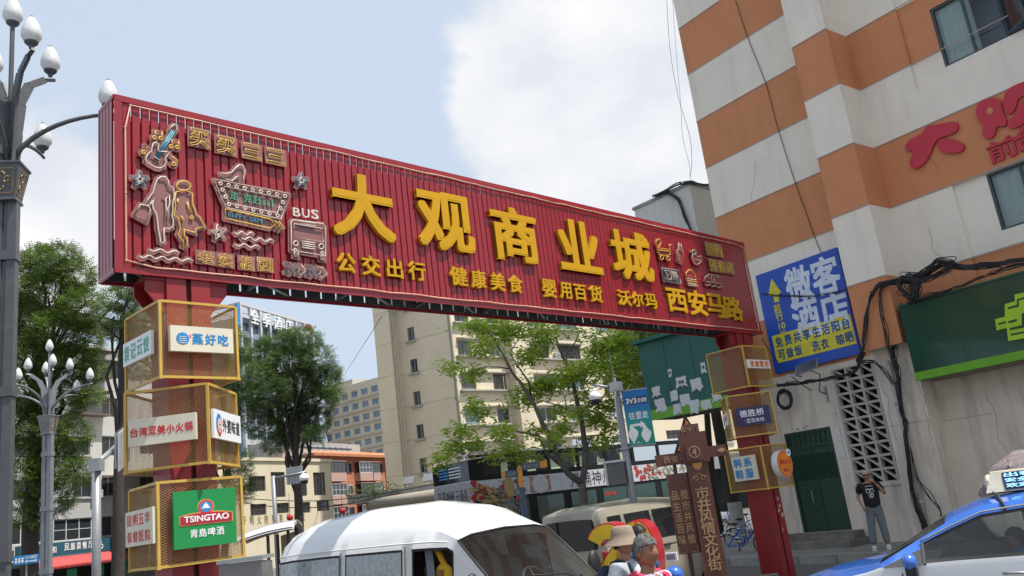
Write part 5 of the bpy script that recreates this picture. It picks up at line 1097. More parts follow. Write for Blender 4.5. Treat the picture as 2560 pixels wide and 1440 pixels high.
# light green multi-stemmed tree in front of the bus
def lt_tree():
    rng = random.Random(9); D = 25.; Z = lambda x, y, d=0: at(1060 + x / 3.273, 760 + y / 3.273, D + d)
    base = at(1456, 1290, D); off = Vector((base.x, base.y, 0)); t = thing('street_tree', 'light green tree with several slender stems in front of the double-decker bus', 'tree', T(*off))
    stems = [([(1330, 2060), (1315, 1700), (1300, 1520), (1290, 1470)], .13, .105, 0), ([(1290, 1470), (1180, 1390), (1090, 1260), (1050, 1130), (960, 960), (900, 820), (800, 660), (720, 560), (640, 400), (600, 350)], .10, .025, -.5), ([(880, 780), (860, 640), (790, 540), (700, 400)], .04, .015, -.8),
             ([(1290, 1470), (1310, 1380), (1322, 1200), (1290, 950), (1240, 750), (1210, 600), (1160, 480), (1100, 350), (1085, 290)], .10, .03, .4), ([(1160, 480), (1170, 400), (1240, 310), (1280, 220)], .035, .012, .5), ([(1130, 1330), (1000, 1220), (940, 1080), (820, 1055), (600, 1010), (450, 1000)], .05, .015, -.9),
             ([(700, 530), (600, 515), (500, 515), (400, 575)], .022, .008, -.9), ([(1320, 1200), (1370, 1080), (1480, 1065), (1560, 1000)], .035, .012, .8), ([(1270, 860), (1350, 840), (1420, 820), (1560, 640), (1620, 480)], .035, .012, 1.), ([(1200, 590), (1340, 470), (1500, 350), (1650, 320)], .03, .012, .8),
             ([(1180, 870), (1100, 830), (1000, 800), (850, 760)], .025, .01, .2), ([(1170, 860), (1150, 760), (1080, 640)], .02, .01, .1), ([(640, 400), (560, 260), (430, 180)], .018, .007, -.6), ([(700, 400), (780, 280), (900, 240)], .018, .007, -.6)]
    trunk = MB(); lb = MB()
    for i, (P, r0, r1, dd) in enumerate(stems):
        Q = [Z(x, y, dd * k / max(1, len(P) - 1)) - off for k, (x, y) in enumerate(P)]
        (trunk if i == 0 else lb).tube(Q, [r0 + (r1 - r0) * k / (len(Q) - 1) for k in range(len(Q))], 7)
    trunk.build('trunk', M_bark2, t, True); lb.build('limb', M_bark2, t, True)
    cl = [(430, 180, 150, 50), (600, 230, 170, 80), (480, 370, 110, 60), (750, 200, 120, 60), (950, 280, 120, 90), (850, 430, 140, 60), (240, 520, 100, 38), (400, 560, 110, 50), (400, 840, 80, 60), (480, 880, 70, 40), (300, 1020, 100, 45), (260, 1170, 150, 55), (140, 1270, 80, 50), (640, 1060, 80, 70), (700, 1180, 100, 50), (430, 1150, 90, 35), (900, 680, 160, 70), (800, 780, 110, 60), (1000, 650, 100, 60), (1150, 600, 120, 90), (1300, 560, 130, 80), (1450, 330, 140, 100), (1600, 300, 170, 70), (1420, 520, 120, 80), (1600, 500, 160, 70), (1650, 620, 150, 70), (1500, 820, 130, 60), (1380, 930, 110, 60), (1250, 880, 80, 50), (1100, 870, 90, 45), (1500, 1000, 110, 45), (1450, 1120, 130, 45), (1150, 1040, 110, 55), (1040, 1110, 80, 40), (900, 1050, 80, 40), (1190, 1230, 40, 22), (820, 1240, 120, 35), (1050, 200, 80, 40), (1250, 210, 50, 30), (1330, 760, 60, 40), (560, 1240, 60, 30)]
    cr = MB(); k = D / F_PX
    for cx, cy, rx, ry in cl:
        c = Z(cx, cy, rng.uniform(-1, 1)) - off; r3 = (rx / 3.273 * k, rng.uniform(.3, .6), ry / 3.273 * k)
        for _ in range(max(6, int(rx * ry / 215))):
            v = Vector((rng.gauss(0, .50) * r3[0], rng.gauss(0, .7) * r3[1], rng.gauss(0, .58) * r3[2])); q = c + v
            for a_ in range(rng.randint(9, 15)):
                an = rng.uniform(0, 2 * math.pi); d = Vector((math.cos(an), math.sin(an), rng.uniform(-.8, .35))).normalized(); L = rng.uniform(.13, .24); s_ = d.cross(Vector((rng.gauss(0, .6), rng.gauss(0, .6), 1))).normalized(); w = L * .17; o0 = q + Vector((rng.gauss(0, .13), rng.gauss(0, .13), rng.gauss(0, .10)))
                cr.add([o0, o0 + d * L * .55 + s_ * w, o0 + d * L, o0 + d * L * .55 - s_ * w], [(0, 1, 2, 3)])
    cr.build('crown', L_lite, t)
lt_tree()
# right street trees behind the hoarding, with whitewashed trunk foot
def side_tree(label, P, D, r, white, seed):
    rng = random.Random(seed); Q = [at(x, y, D) for x, y in P]; off = Vector((Q[0].x, Q[0].y, 0)); t = thing('street_tree', label, 'tree', T(*off)); Q = [Vector((0, 0, 0))] + [q - off for q in Q]
    b = MB(); b.tube(Q, [r * 1.15] + [r * (1 - .4 * i / len(Q)) for i in range(len(Q) - 1)], 9); b.build('trunk', M_bark, t, True)
    if white: b = MB(); b.tube([Vector((0, 0, 0)), Q[1] * .999 if Q[1].z > .8 else Vector((0, 0, 1.2))], [r * 1.19, r * 1.07], 10, cap=False); b.build('whitewash', mat('whitewash', (.42, .41, .38), rough=.9, var=.15, scale=6, grime=(.2, .19, .17), gamt=.6, gscale=4), t, True)
    cr = MB(); top_ = Q[-1]
    for _ in range(12): sprig_leaves(cr, top_ + Vector((rng.uniform(-2.2, 2.2), rng.uniform(-1.5, 3), rng.uniform(.5, 3))), (1.1, 1.1, .8), 300, .3, rng)
    for _ in range(5): e = top_ + Vector((rng.uniform(-2, 2), rng.uniform(-1, 2), rng.uniform(.5, 2.4))); b = MB(); b.tube(limb(Q[-1], e, 4, rng), [.08, .06, .05, .03, .02], 5); b.build('limb', M_bark, t, True)
    cr.build('crown', L_mid, t)
side_tree('dark street tree with a whitewashed trunk foot between the wooden signpost and the right post', [(1835, 1255), (1812, 1150), (1795, 1060), (1782, 990)], 27, .20, True, 5)
side_tree('thinner dark street tree behind the pedestrian warning sign', [(1785, 1240), (1772, 1100), (1768, 1040), (1764, 985)], 31, .13, False, 6)
# shrubs on canopy wall
rng = random.Random(21)
for k, (x, y) in enumerate(((905, 1232), (955, 1222))):
    b = MB(); p = at(x, y, 45); leaves(b, p, (.9, .4, .35), 260, .16, rng); o = b.build('shrub', L_mid); tag(o, 'leafy shrub spilling over the ' + ('left' if k == 0 else 'middle') + ' part of the concrete parapet', 'shrub')
# ---------------------------------------------------------------- tulip lamp posts
M_post = mat('dark_grey_lamp_paint', (.085, .09, .10), rough=.45, var=.1, metal=.2, grime=(.16, .16, .16), gamt=.3, gscale=4)
M_ivory = mat('frosted_lamp_glass', (.78, .78, .78), rough=.28, var=.02); M_ivory.node_tree.nodes['Principled BSDF'].inputs['Transmission Weight'].default_value = .35
M_goldp = mat('gold_relief', (.36, .24, .10), rough=.45, metal=.3)
def lamp(label, M, H0, post_, gs=.78, up=.40):
    """H0 = height of the collar box; arms spring from it; local x right, y away"""
    t = thing('tulip_street_lamp', label, 'street lamp', M, 'tulip-shaped street lamps')
    for x in (-.11, .11): b = MB(); b.box(x - .07, x + .07, -.09, .09, 0, H0 - .3); b.build('post', post_, t)
    b = MB(); b.box(-.035, .035, -.06, .06, 0, H0 - .3); b.build('post_core', post_, t)
    for z in (H0 * .25, H0 * .55, H0 * .82): b = MB(); b.box(-.2, .2, -.12, .12, z, z + .16); b.build('band', post_, t)
    b = MB(); b.hexa([(-.17, -.17, H0 - .45), (.17, -.17, H0 - .45), (.17, .17, H0 - .45), (-.17, .17, H0 - .45), (-.26, -.26, H0 + .15), (.26, -.26, H0 + .15), (.26, .26, H0 + .15), (-.26, .26, H0 + .15)]); b.box(-.28, .28, -.28, .28, H0 + .15, H0 + .19); b.box(-.19, .19, -.19, .19, H0 - .5, H0 - .45); col = b.build('collar_box', post_, t)
    for f_ in range(4):
        b = MB(); b.M = Rz(90 * f_) @ T(0, -.215, H0 - .15) @ Matrix.Rotation(R(-8.5), 4, 'X').inverted()
        fr_w = .17
        for q in ((-fr_w, fr_w, .2, .215), (-fr_w * .75, fr_w * .75, -.235, -.22)): b.box(q[0], q[1], -.008, .0, q[2], q[3])
        for s_ in (-1, 1): b.bar((s_ * fr_w * .78, -.004, -.22), (s_ * fr_w, -.004, .2), .012, .008)
        for k in range(3):
            cx, cz = (-.04, .06, -.02)[k], (.1, 0, -.12)[k]; b.tube([(cx + (.07 - .006 * q) * math.cos(q * .6 + k), -.006, cz + (.07 - .006 * q) * math.sin(q * .6 + k)) for q in range(10)], .012, 4)
        b.build('scroll_relief', M_goldp, col)
    b = MB(); b.tube([(0, 0, H0 + .15), (0, 0, H0 + 2.55 + up)], .042, 8); b.build('mast', post_, t)
    def globe(p, par):
        b = MB(); b.M = T(*p) @ Matrix.Scale(gs, 4); b.lathe([(.02, .0), (.14, .07), (.215, .2), (.222, .30), (.19, .45), (.13, .60), (.07, .70)], n=16); g_ = b.build('lamp_globe', M_ivory, par, True)
        b = MB(); b.M = T(*p) @ Matrix.Scale(gs, 4); b.lathe([(.075, .69), (.05, .735), (.0, .78)], n=12); b.build('finial', post_, g_); b = MB(); b.M = T(*p) @ Matrix.Scale(gs, 4); b.lathe([(.0, -.09), (.05, -.09), (.055, -.04), (.14, .04), (.15, .075), (.0, .078)], n=12); b.build('cap', post_, g_)
    globe((0, 0, H0 + 2.62 + up), t)
    for k in range(4):   # inner curved blades with an upper globe
        a_ = R(45 + 90 * k); c, s_ = math.cos(a_), math.sin(a_)
        P = [(.05, .15), (.10, .7 + up * .4), (.16, 1.15 + up * .8), (.32, 1.5 + up), (.60, 1.72 + up), (.78, 1.78 + up)]; b = MB()
        for i in range(len(P) - 1):
            (r1, z1), (r2, z2) = P[i], P[i + 1]; w1 = (.12, .13, .12, .09, .05, .03)[i]; w2 = (.13, .12, .09, .05, .03, .02)[i + 1] if i < 4 else .02
            b.bar((r1 * c, r1 * s_, H0 + z1), (r2 * c, r2 * s_, H0 + z2), .06, (w1 + w2), up=(c, s_, .3))
        b.build('blade', post_, t); globe((.70 * c, .70 * s_, H0 + 1.90 + up), t)
    for k in range(4):   # long outer arms
        a_ = R(0 + 90 * k); c, s_ = math.cos(a_), math.sin(a_); n = 9; b = MB(); L = 1.75
        P = [(L * (i / n) ** 1.0, .15 + 1.0 * math.sin(math.pi / 2 * (i / n) ** .62)) for i in range(n + 1)]
        b.tube([(r * c, r * s_, H0 + z) for r, z in P], [.05 - .02 * i / n for i in range(n + 1)], 6); b.build('arm', post_, t, True); globe(((L - .1) * c, (L - .1) * s_, H0 + 1.28), t)
    return t
pL = at(20, 455, 13.6); ML = frame((pL.x, pL.y, 0), 78)
lampA = lamp('dark tulip street lamp at the far left edge with a gold scroll box', ML, pL.z + .1, M_post)
pS = at(121, 1052, 31); hS = pS.z
lampB = lamp('smaller tulip street lamp with grey posts in front of the left tree', frame((pS.x, pS.y, 0), 96), hS, mat('light_grey_lamp_paint', (.20, .22, .24), rough=.45, metal=.2), .64, .0)
# ---------------------------------------------------------------- poles and signs
def px_tube(b, P, D, r, n=8): b.tube([at(x, y, D) if len(q) == 2 else at(x, y, q[2]) for q in P for x, y in [q[:2]]], r, n)
M_pole = mat('grey_painted_pole', (.25, .26, .28), rough=.45, metal=.25, var=.08)
# left traffic sign gantry seen from behind
p0 = at(241, 1440, 17); o_ = Vector((p0.x, p0.y, 0)); t = thing('traffic_sign_pole', 'grey pole with slanting arm and ribbed sign back, left of the left red post', 'traffic sign', T(*o_))
pt = at(239, 1160, 17) - o_
b = MB(); b.tube([(0, 0, 0), (0, 0, pt.z)], .085, 10); b.build('pole', M_pole, t, True)
b = MB(); b.box(-.11, .11, -.11, .11, pt.z - .15, pt.z + .1); b.build('joint', M_galv, t)
e1 = at(296, 1110, 19.5) - o_; b = MB(); b.tube([Vector((0, 0, pt.z)), e1], .055, 8); b.build('arm', M_galv, t, True)
b = MB(); dv = (e1 - Vector((0, 0, pt.z))).normalized()
for k in range(9): q = Vector((0, 0, pt.z)) + dv * (1.4 + k * .17) + Vector((.1, .1, 0)); b.box(q.x - .01, q.x + .01, q.y - .02, q.y + .02, q.z - .35, q.z + .42 - k * .0)
b.build('rib', M_galv, t)
q0 = Vector((0, 0, pt.z)) + dv * 1.35 + Vector((.14, .14, 0)); q1 = q0 + dv * 1.5; b = MB(); b.add([(q0.x, q0.y, q0.z - .4), (q1.x, q1.y, q1.z - .4), (q1.x, q1.y, q1.z + .42), (q0.x, q0.y, q0.z + .42), (q0.x + .03, q0.y + .02, q0.z - .4), (q1.x + .03, q1.y + .02, q1.z - .4), (q1.x + .03, q1.y + .02, q1.z + .42), (q0.x + .03, q0.y + .02, q0.z + .42)], [(0, 1, 2, 3), (7, 6, 5, 4), (0, 4, 5, 1), (1, 5, 6, 2), (2, 6, 7, 3), (3, 7, 4, 0)]); b.build('sign_plate', mat('sign_back_aluminium', (.42, .43, .44), rough=.4, metal=.4), t)
# middle sign pole
MSg = frame(at(690, 1330, 36), 100, 0); t = thing('traffic_sign_pole', 'slim grey pole with road sign back and dome camera beside the round tree', 'traffic sign', MSg)
zt2 = zof(MSg, 689, 1195); b = MB(); b.tube([(0, 0, 0), (0, 0, zt2 + .1)], .09, 10); b.build('pole', M_pole, t, True)
xe2, ze2 = loc(MSg, 765, 1180); b = MB(); b.tube([(0, 0, zt2), (xe2, 0, ze2)], .05, 8); b.build('arm', M_pole, t, True)
x0, z0 = loc(MSg, 715, 1210); x1, z1 = loc(MSg, 754, 1165); z0 = loc(MSg, 733, 1210)[1]; z1 = loc(MSg, 733, 1167)[1]
b = MB(); b.box(x0, x1, .05, .08, z0, z1); pl = b.build('sign_plate', MATS['sign_back_aluminium'], t); b = MB()
for k in range(5): b.box(x0 + .1 + k * .13, x0 + .13 + k * .13, .0, .05, z0, z1)
b.build('rib', M_galv, pl)
def dome_cam(par, c, r, mtx=None):
    b = MB(); b.ball((c[0], c[1], c[2]), r, r, r * .9, 14, 8); b.lathe([(r * .35, r * .7), (r * .3, r * 1.3), (.02, r * 1.35)], (c[0], c[1], c[2]), 10); b.lathe([(r * 1.02, -r * .15), (r * 1.05, r * .1), (r * .9, r * .45), (r * .5, r * .85)], (c[0], c[1], c[2]), 14, cap=False); o = b.build('camera_housing', I_wht, par, True)
    b = MB(); b.lathe([(r * .80, -r * .12), (r * .80, -r * 1.0), (r * .5, -r * 1.25), (.01, -r * 1.3)], (c[0], c[1], c[2]), 14); b.build('camera_dome', M_black, o, True)
xc, zc_ = loc(MSg, 760, 1195); dome_cam(t, (xc, 0, zc_), .2)
# blue toilet direction sign
MTs = frame(at(64, 1385, 27), 84, 0); t = thing('toilet_direction_sign', 'small blue public toilet direction sign on a thin post at the lower left', 'sign', MTs)
x0, x1, z0, z1 = wpx(MTs, 35, 1391, 96, 1409); z1 = loc(MTs, 65, 1388)[1]; z0 = loc(MTs, 65, 1410)[1]
b = MB(); b.tube([((x0 + x1) / 2, .03, 0), ((x0 + x1) / 2, .03, z1)], .025, 6); b.build('post', M_pole, t)
b = MB(); b.box(x0, x1, -.02, .01, z0, z1); sb = b.build('plate', I_blue, t); w_ = x1 - x0
b = MB(); text(b, '公共厕所', x0 + w_ * .47, x1 - w_ * .05, z0 + (z1 - z0) * .55, z1 - (z1 - z0) * .1, -.026, .004, .01); zm = z0 + (z1 - z0) * .28
b.build('lettering', I_wht, sb)
b = MB(); b.poly([(x0 + w_ * .47, zm), (x0 + w_ * .53, zm + .05), (x0 + w_ * .53, zm + .015), (x1 - w_ * .12, zm + .015), (x1 - w_ * .12, zm + .05), (x1 - w_ * .05, zm), (x1 - w_ * .12, zm - .05), (x1 - w_ * .12, zm - .015), (x0 + w_ * .53, zm - .015), (x0 + w_ * .53, zm - .05)], -.026, -.021); b.build('arrow', I_wht, sb)
for k in range(3): b = MB(); cx = x0 + w_ * (.10 + k * .13); b.poly(circ(cx, z1 - .09, .03, 8), -.026, -.021); b.build('pictogram', I_wht, sb); b = MB(); b.poly([(cx - .035, z1 - .13), (cx + .035, z1 - .13), (cx + .02, z0 + .05), (cx - .02, z0 + .05)], -.026, -.021); b.build('pictogram', I_wht, sb)
# CCTV pole with banner and cabinet
MP = frame(at(1592, 1310, 16.5), 90 - 3, 0); t = thing('camera_pole', 'grey street pole with a dome camera, blue-green banner and small cabinet', 'camera pole', MP)
zp = zof(MP, 1545, 958); b = MB(); b.tube([(0, 0, 0), (-.0, 0, zp)], [.085, .065], 10); b.build('pole', M_pole, t, True)
b = MB(); b.box(-.13, .13, -.08, .08, zp - .16, zp + .02); b.tube([(0, 0, zp), (0, 0, zp + .12)], .035, 8); b.build('pole_cap', M_galv, t)
b = MB(); b.tube([(0, 0, zp + .1), (-.02, 0, zp + .65)], .006, 4); b.build('antenna', M_galv, t)
xa1, za1 = loc(MP, 1478, 962); b = MB(); b.tube([(0, -.02, zp - .1), (-.28, -.02, zp - .02), (xa1, -.02, za1)], [.03, .028, .022], 8); b.build('arm', M_pole, t, True)
xc, zc_ = loc(MP, 1487, 992); dome_cam(t, (xc, -.02, zc_), .115)
xb0 = .10; z1 = zof(MP, 1585, 975); z0 = zof(MP, 1605, 1112); xb1 = loc(MP, 1628, 1040)[0]
bn_ = MB(); bn_.box(xb0, xb1, -.012, .012, z0, z1); bm_ = bpy.data.materials.new('banner_print'); bm_.use_nodes = True
def _bn():
    n = bm_.node_tree.nodes; l = bm_.node_tree.links; tc = n.new('ShaderNodeTexCoord'); sp = n.new('ShaderNodeSeparateXYZ'); mr = n.new('ShaderNodeMapRange'); rp = n.new('ShaderNodeValToRGB')
    l.new(tc.outputs['Generated'], sp.inputs[0]); l.new(sp.outputs[2], mr.inputs[0]); l.new(mr.outputs[0], rp.inputs[0]); e = rp.color_ramp.elements
    e[0].position = .25; e[0].color = (.01, .26, .17, 1); e[1].position = .75; e[1].color = (.005, .14, .42, 1); x = e.new(.45); x.color = (.01, .27, .30, 1)
    l.new(rp.outputs[0], n['Principled BSDF'].inputs['Base Color']); n['Principled BSDF'].inputs['Roughness'].default_value = .5
_bn(); bo = bn_.build('banner', bm_, t); w_ = xb1 - xb0; h_ = z1 - z0
b = MB(); b.box(xb0 + w_ * .08, xb0 + w_ * .95, -.016, -.0125, z1 - h_ * .26, z1 - h_ * .13); b.build('print_panel', mat('dark_teal_print', (.01, .04, .12)), bo)
b = MB(); text(b, '3V3', xb0 + w_ * .1, xb0 + w_ * .52, z1 - h_ * .245, z1 - h_ * .145, -.02, .003, .03); b.build('lettering', I_wht, bo)
b = MB(); text(b, '足球赛', xb0 + w_ * .56, xb0 + w_ * .92, z1 - h_ * .24, z1 - h_ * .155, -.02, .003, .015); b.build('lettering', I_wht, bo)
for i, ch in enumerate('往里走'): b = MB(); text(b, ch, xb0 + w_ * (.14 + i * .26), xb0 + w_ * (.37 + i * .26), z0 + h_ * .47, z0 + h_ * .60, -.016, .003, .02); b.build('lettering', I_wht, bo)
b = MB(); b.poly([(xb0 + w_ * .22, z0 + h_ * .34), (xb0 + w_ * .52, z0 + h_ * .34), (xb0 + w_ * .52, z0 + h_ * .30), (xb0 + w_ * .72, z0 + h_ * .37), (xb0 + w_ * .55, z0 + h_ * .43), (xb0 + w_ * .54, z0 + h_ * .39), (xb0 + w_ * .22, z0 + h_ * .385)], -.016, -.0125); b.build('arrow', I_wht, bo)
for (fx, fz, ln) in ((.18, .2, .3), (.68, .17, .34)):   # pale player silhouettes
    b = MB(); c = (xb0 + w_ * fx, z0 + h_ * fz); b.poly(smooth([(c[0] - .05, c[1] - .1), (c[0] + .0, c[1] - .16), (c[0] + .08, c[1] - .06), (c[0] + .12, c[1] + .05), (c[0] + .04, c[1] + .12), (c[0] + .02, c[1] + .2), (c[0] - .04, c[1] + .19), (c[0] - .04, c[1] + .1), (c[0] - .1, c[1] + .02)], 2), -.016, -.0125); b.build('figure_print', I_wht, bo)
b = MB(); text(b, 'S·L·', xb0 + w_ * .12, xb0 + w_ * .5, z0 + h_ * .03, z0 + h_ * .07, -.016, .003, .01); b.build('lettering', I_wht, bo)
x1c, z1c = loc(MP, 1535, 1155); x0c, z0c = loc(MP, 1552, 1205); zt3 = zof(MP, 1548, 1150); zb4 = zof(MP, 1570, 1208)
b = MB(); b.box(-.42, -.09, -.16, .12, zb4, zt3 - .04); cb = b.build('cabinet', mat('cabinet_grey', (.10, .105, .11), rough=.5), t); b = MB(); b.box(-.45, -.07, -.19, .15, zt3 - .04, zt3); b.box(-.44, -.425, -.12, .1, zb4, zt3 - .05); b.build('cabinet_lid', mat('cabinet_light', (.50, .50, .5), rough=.5), cb)
b = MB()
for z in (z1 + .02, z0 - .05): b = MB(); b.lathe([(.095, z), (.095, z + .04)], n=12); b.build('clamp', M_galv, t)
b = MB(); b.box(.05, xb1, -.01, .01, z1, z1 + .02); b.build('banner_rail', M_galv, t); b = MB(); b.box(.05, xb1, -.01, .01, z0 - .02, z0); b.build('banner_rail', M_galv, t)
# wooden signpost (4)
MWd = frame(at(1748, 1200, 14.6), 96, 0); t = thing('wooden_street_signpost', 'tall reddish brown street signpost with gold carved characters and a number four crossbeam', 'signpost', MWd)
M_wd = mat('red_brown_painted_wood', (.115, .038, .024), rough=.5, var=.15, scale=5, grime=(.06, .025, .018), gamt=.4); M_wd2 = mat('dark_brown_wood', (.05, .018, .014), rough=.5); M_cg = mat('dull_gold_carving', (.40, .25, .12), rough=.55)
zt4 = zof(MWd, 1735, 1085); zc4 = zof(MWd, 1735, 1130)
b = MB(); b.box(-.17, .17, -.15, .16, .12, zc4 + .1); pst = b.build('post', M_wd, t); b = MB(); b.box(-.22, .22, -.2, .2, zc4 - .18, zt4 + .02); b.build('post_head', M_wd, t); b = MB(); b.box(-.13, .13, -.16, .1, zt4 + .02, zt4 + .16); b.build('cap', M_wd, t); b = MB(); b.box(-.36, .36, -.32, .32, 0, .14); b.build('base', M_wd, t)
xl_, _z = loc(MWd, 1637, 1142); xr_ = loc(MWd, 1812, 1110)[0]
b = MB(); b.box(xl_, -.22, -.09, .08, zc4 - .17, zc4 + .02); bl_ = b.build('left_beam', M_wd, t); b = MB(); b.box(.22, xr_, -.09, .08, zc4 - .12, zc4 + .06); br_ = b.build('right_beam', M_wd, t)
for i, ch in enumerate('西安马路'): b = MB(); text(b, ch, xl_ + .13 + i * .135, xl_ + .24 + i * .135, zc4 - .13, zc4 - .02, -.1, .011, .01); b.build('lettering', M_cg, bl_)
b = MB(); b.box(-.16, .12, -.26, -.2, zc4 - .15, zc4 + .13); nb_ = b.build('number_block', M_wd, t); b = MB(); b.tube([(-.02 + .09 * math.cos(k * .5236), -.262, zc4 - .01 + .09 * math.sin(k * .5236)) for k in range(12)], .007, 5, closed=True); text(b, '4', -.055, .015, zc4 - .07, zc4 + .05, -.27, .011, .02); b.build('lettering', M_cg, nb_)
for i, ch in enumerate('四号门'): b = MB(); text(b, ch, -.17 + i * .1, -.09 + i * .1, zt4 + .04, zt4 + .12, -.17, .011, .008); b.build('lettering', M_cg, t)
b = MB(); text(b, '◇', .3, .5, zc4 - .08, zc4 + .02, -.10, .011, .01) if False else b.poly([(.36, zc4 - .03), (.44, zc4 + .01), (.52, zc4 - .03), (.44, zc4 - .07)], -.1, -.088); b.build('diamond_carving', M_cg, br_)
zz1 = zof(MWd, 1757, 1215); zz0 = zof(MWd, 1800, 1400); n = 8
for i, ch in enumerate('市井风情文化街'):
    z = zz1 - (zz1 - zz0) * i / 6.3; b = MB(); text(b, ch, -.11, .11, z - .20, z, -.162, .011, .016); b.build('lettering', M_cg, pst)
def cloud(cx, cz, s_, y, par, m=M_cg, flip=1):
    b = MB()
    for sg in (-1, 1): b.tube([(cx + sg * s_ * (.5 + .42 * math.cos(k * .7) * (1 - k * .07)), y, cz + flip * s_ * (.1 + .42 * math.sin(k * .7) * (1 - k * .07))) for k in range(9)], s_ * .07, 4)
    b.tube([(cx - s_ * .9, y, cz + flip * s_ * .1), (cx, y, cz + flip * s_ * .8), (cx + s_ * .9, y, cz + flip * s_ * .1)], s_ * .07, 4); b.build('cloud_carving', m, par)
cloud(0, zz1 + .12, .12, -.155, pst); cloud(0, zz0 - .42, .12, -.155, pst, flip=-1)
b = MB(); b.poly(smooth([(-.08, zz1 + .27), (.08, zz1 + .27), (.09, zz1 + .6), (-.09, zz1 + .6)], 2), -.165, -.151); b.build('lantern_plaque', mat('amber_plaque', (.50, .24, .04), rough=.4), pst)
# hanging board
xh0 = loc(MWd, 1672, 1230)[0]; xh1 = loc(MWd, 1722, 1225)[0]; zh1 = zof(MWd, 1697, 1183); zh0 = zof(MWd, 1727, 1383)
b = MB(); b.box(xh0, xh1, -.05, .05, zh0, zh1); hbd = b.build('hanging_board', M_wd, t); b = MB(); b.box(xh1 + .001, xh1 + .07, -.05, .06, zh0, zh1); b.build('board_edge', M_wd2, hbd)
xm_ = (xh0 + xh1) / 2; b = MB(); b.box(xm_ - .03, xm_ + .03, -.02, .03, zh1, zc4 - .17); b.box(xm_ - .035, xm_ + .035, -.02, .04, 0, zh0); b.build('board_pole', M_wd2, t)
w_ = (xh1 - xh0)
for c_, st_ in enumerate(('品生活百味', '揽市井风情')):
    for i, ch in enumerate(st_): z = zh1 - .28 - i * (zh1 - zh0 - .42) / 4.9; b = MB(); text(b, ch, xh0 + w_ * (.08 + c_ * .47), xh0 + w_ * (.45 + c_ * .47), z - .15, z, -.06, .0095, .014); b.build('lettering', M_cg, hbd)
b = MB()
for sx_, sz_ in ((xh0 + .02, zh1 - .02), (xh1 - .02, zh1 - .02), (xh0 + .02, zh0 + .02), (xh1 - .02, zh0 + .02)):
    dx = .08 if sx_ < xm_ else -.08; dz = -.1 if sz_ > (zh0 + zh1) / 2 else .1; b.tube([(sx_ + dx, -.052, sz_), (sx_, -.052, sz_), (sx_, -.052, sz_ + dz)], .006, 4)
b.build('corner_carving', M_cg, hbd)
# pedestrian warning triangle
MTr = frame(at(1722, 1085, 17.5), 60, 0); t = thing('warning_sign', 'orange triangular pedestrian warning sign behind the wooden signpost', 'warning sign', MTr)
P = [loc(MTr, *q) for q in ((1722, 1038), (1698, 1112), (1754, 1100))]; cx = sum(p[0] for p in P) / 3; cz = sum(p[1] for p in P) / 3
sz = .78; cz = zof(MTr, 1722, 1036) - sz * .62; cx -= .06; Pt = [(cx, cz + sz * .62), (cx - sz * .56, cz - sz * .36), (cx + sz * .56, cz - sz * .36)]
b = MB(); b.poly(Pt, -.02, 0); pl = b.build('plate', M_black, t); b = MB(); b.poly([(cx + (p[0] - cx) * .8, cz + (p[1] - cz) * .8) for p in Pt], -.024, -.0205); b.build('orange_field', mat('orange_sign', (.75, .24, .03), rough=.4), pl)
b = MB(); b.poly(circ(cx + .02, cz + .19, .032, 10), -.028, -.0245); b.poly([(cx - .04, cz + .14), (cx + .06, cz + .14), (cx + .07, cz), (cx + .10, cz - .11), (cx + .06, cz - .11), (cx + .02, cz), (cx - .04, cz - .11), (cx - .08, cz - .1), (cx - .03, cz + .02)], -.028, -.0245); b.build('pedestrian_pictogram', I_blk, pl)
b = MB(); b.tube([(cx, .04, 0), (cx, .04, cz)], .035, 8); b.build('pole', M_pole, t)
# orange street name sign in front of bus
MSn = frame(at(1312, 1280, 19), 84, 0); t = thing('street_name_sign', 'orange and slate street name sign with two arrow plates before the bus', 'street sign', MSn)
zs1 = zof(MSn, 1308, 1165); zs0 = zof(MSn, 1318, 1216); b = MB(); b.box(-.05, .05, -.04, .04, zs0, zs1); b.build('post_top', mat('amber_paint', (.62, .28, .02), rough=.4), t); b = MB(); b.box(-.055, .055, -.045, .045, 0, zs0 - .002); b.build('post', mat('slate_blue_paint', (.06, .09, .14), rough=.45), t)
for nm, (x_0, x_1, zt_a) in (('left', (-.33, -.06, zs1 - .06)), ('right', (.06, .46, zs1 + .06))):
    b = MB(); b.box(x_0, x_1, -.02, .02, zt_a - .15, zt_a); pl = b.build('name_plate', MATS['slate_blue_paint'], t)
    ex = (x_0 - .001 - .08, x_0 - .001) if nm == 'left' else (x_1 + .001, x_1 + .16); b = MB(); b.box(ex[0], ex[1], -.022, .022, zt_a - .15, zt_a); b.build('arrow_end', MATS['amber_paint'], pl)
    b = MB(); text(b, '文庙直街' if nm == 'left' else '西安马路', x_0 + .03, x_1 - .03, zt_a - .12, zt_a - .04, -.024, .003, .008); b.build('lettering', mat('dim_print', (.3, .28, .22)), pl)
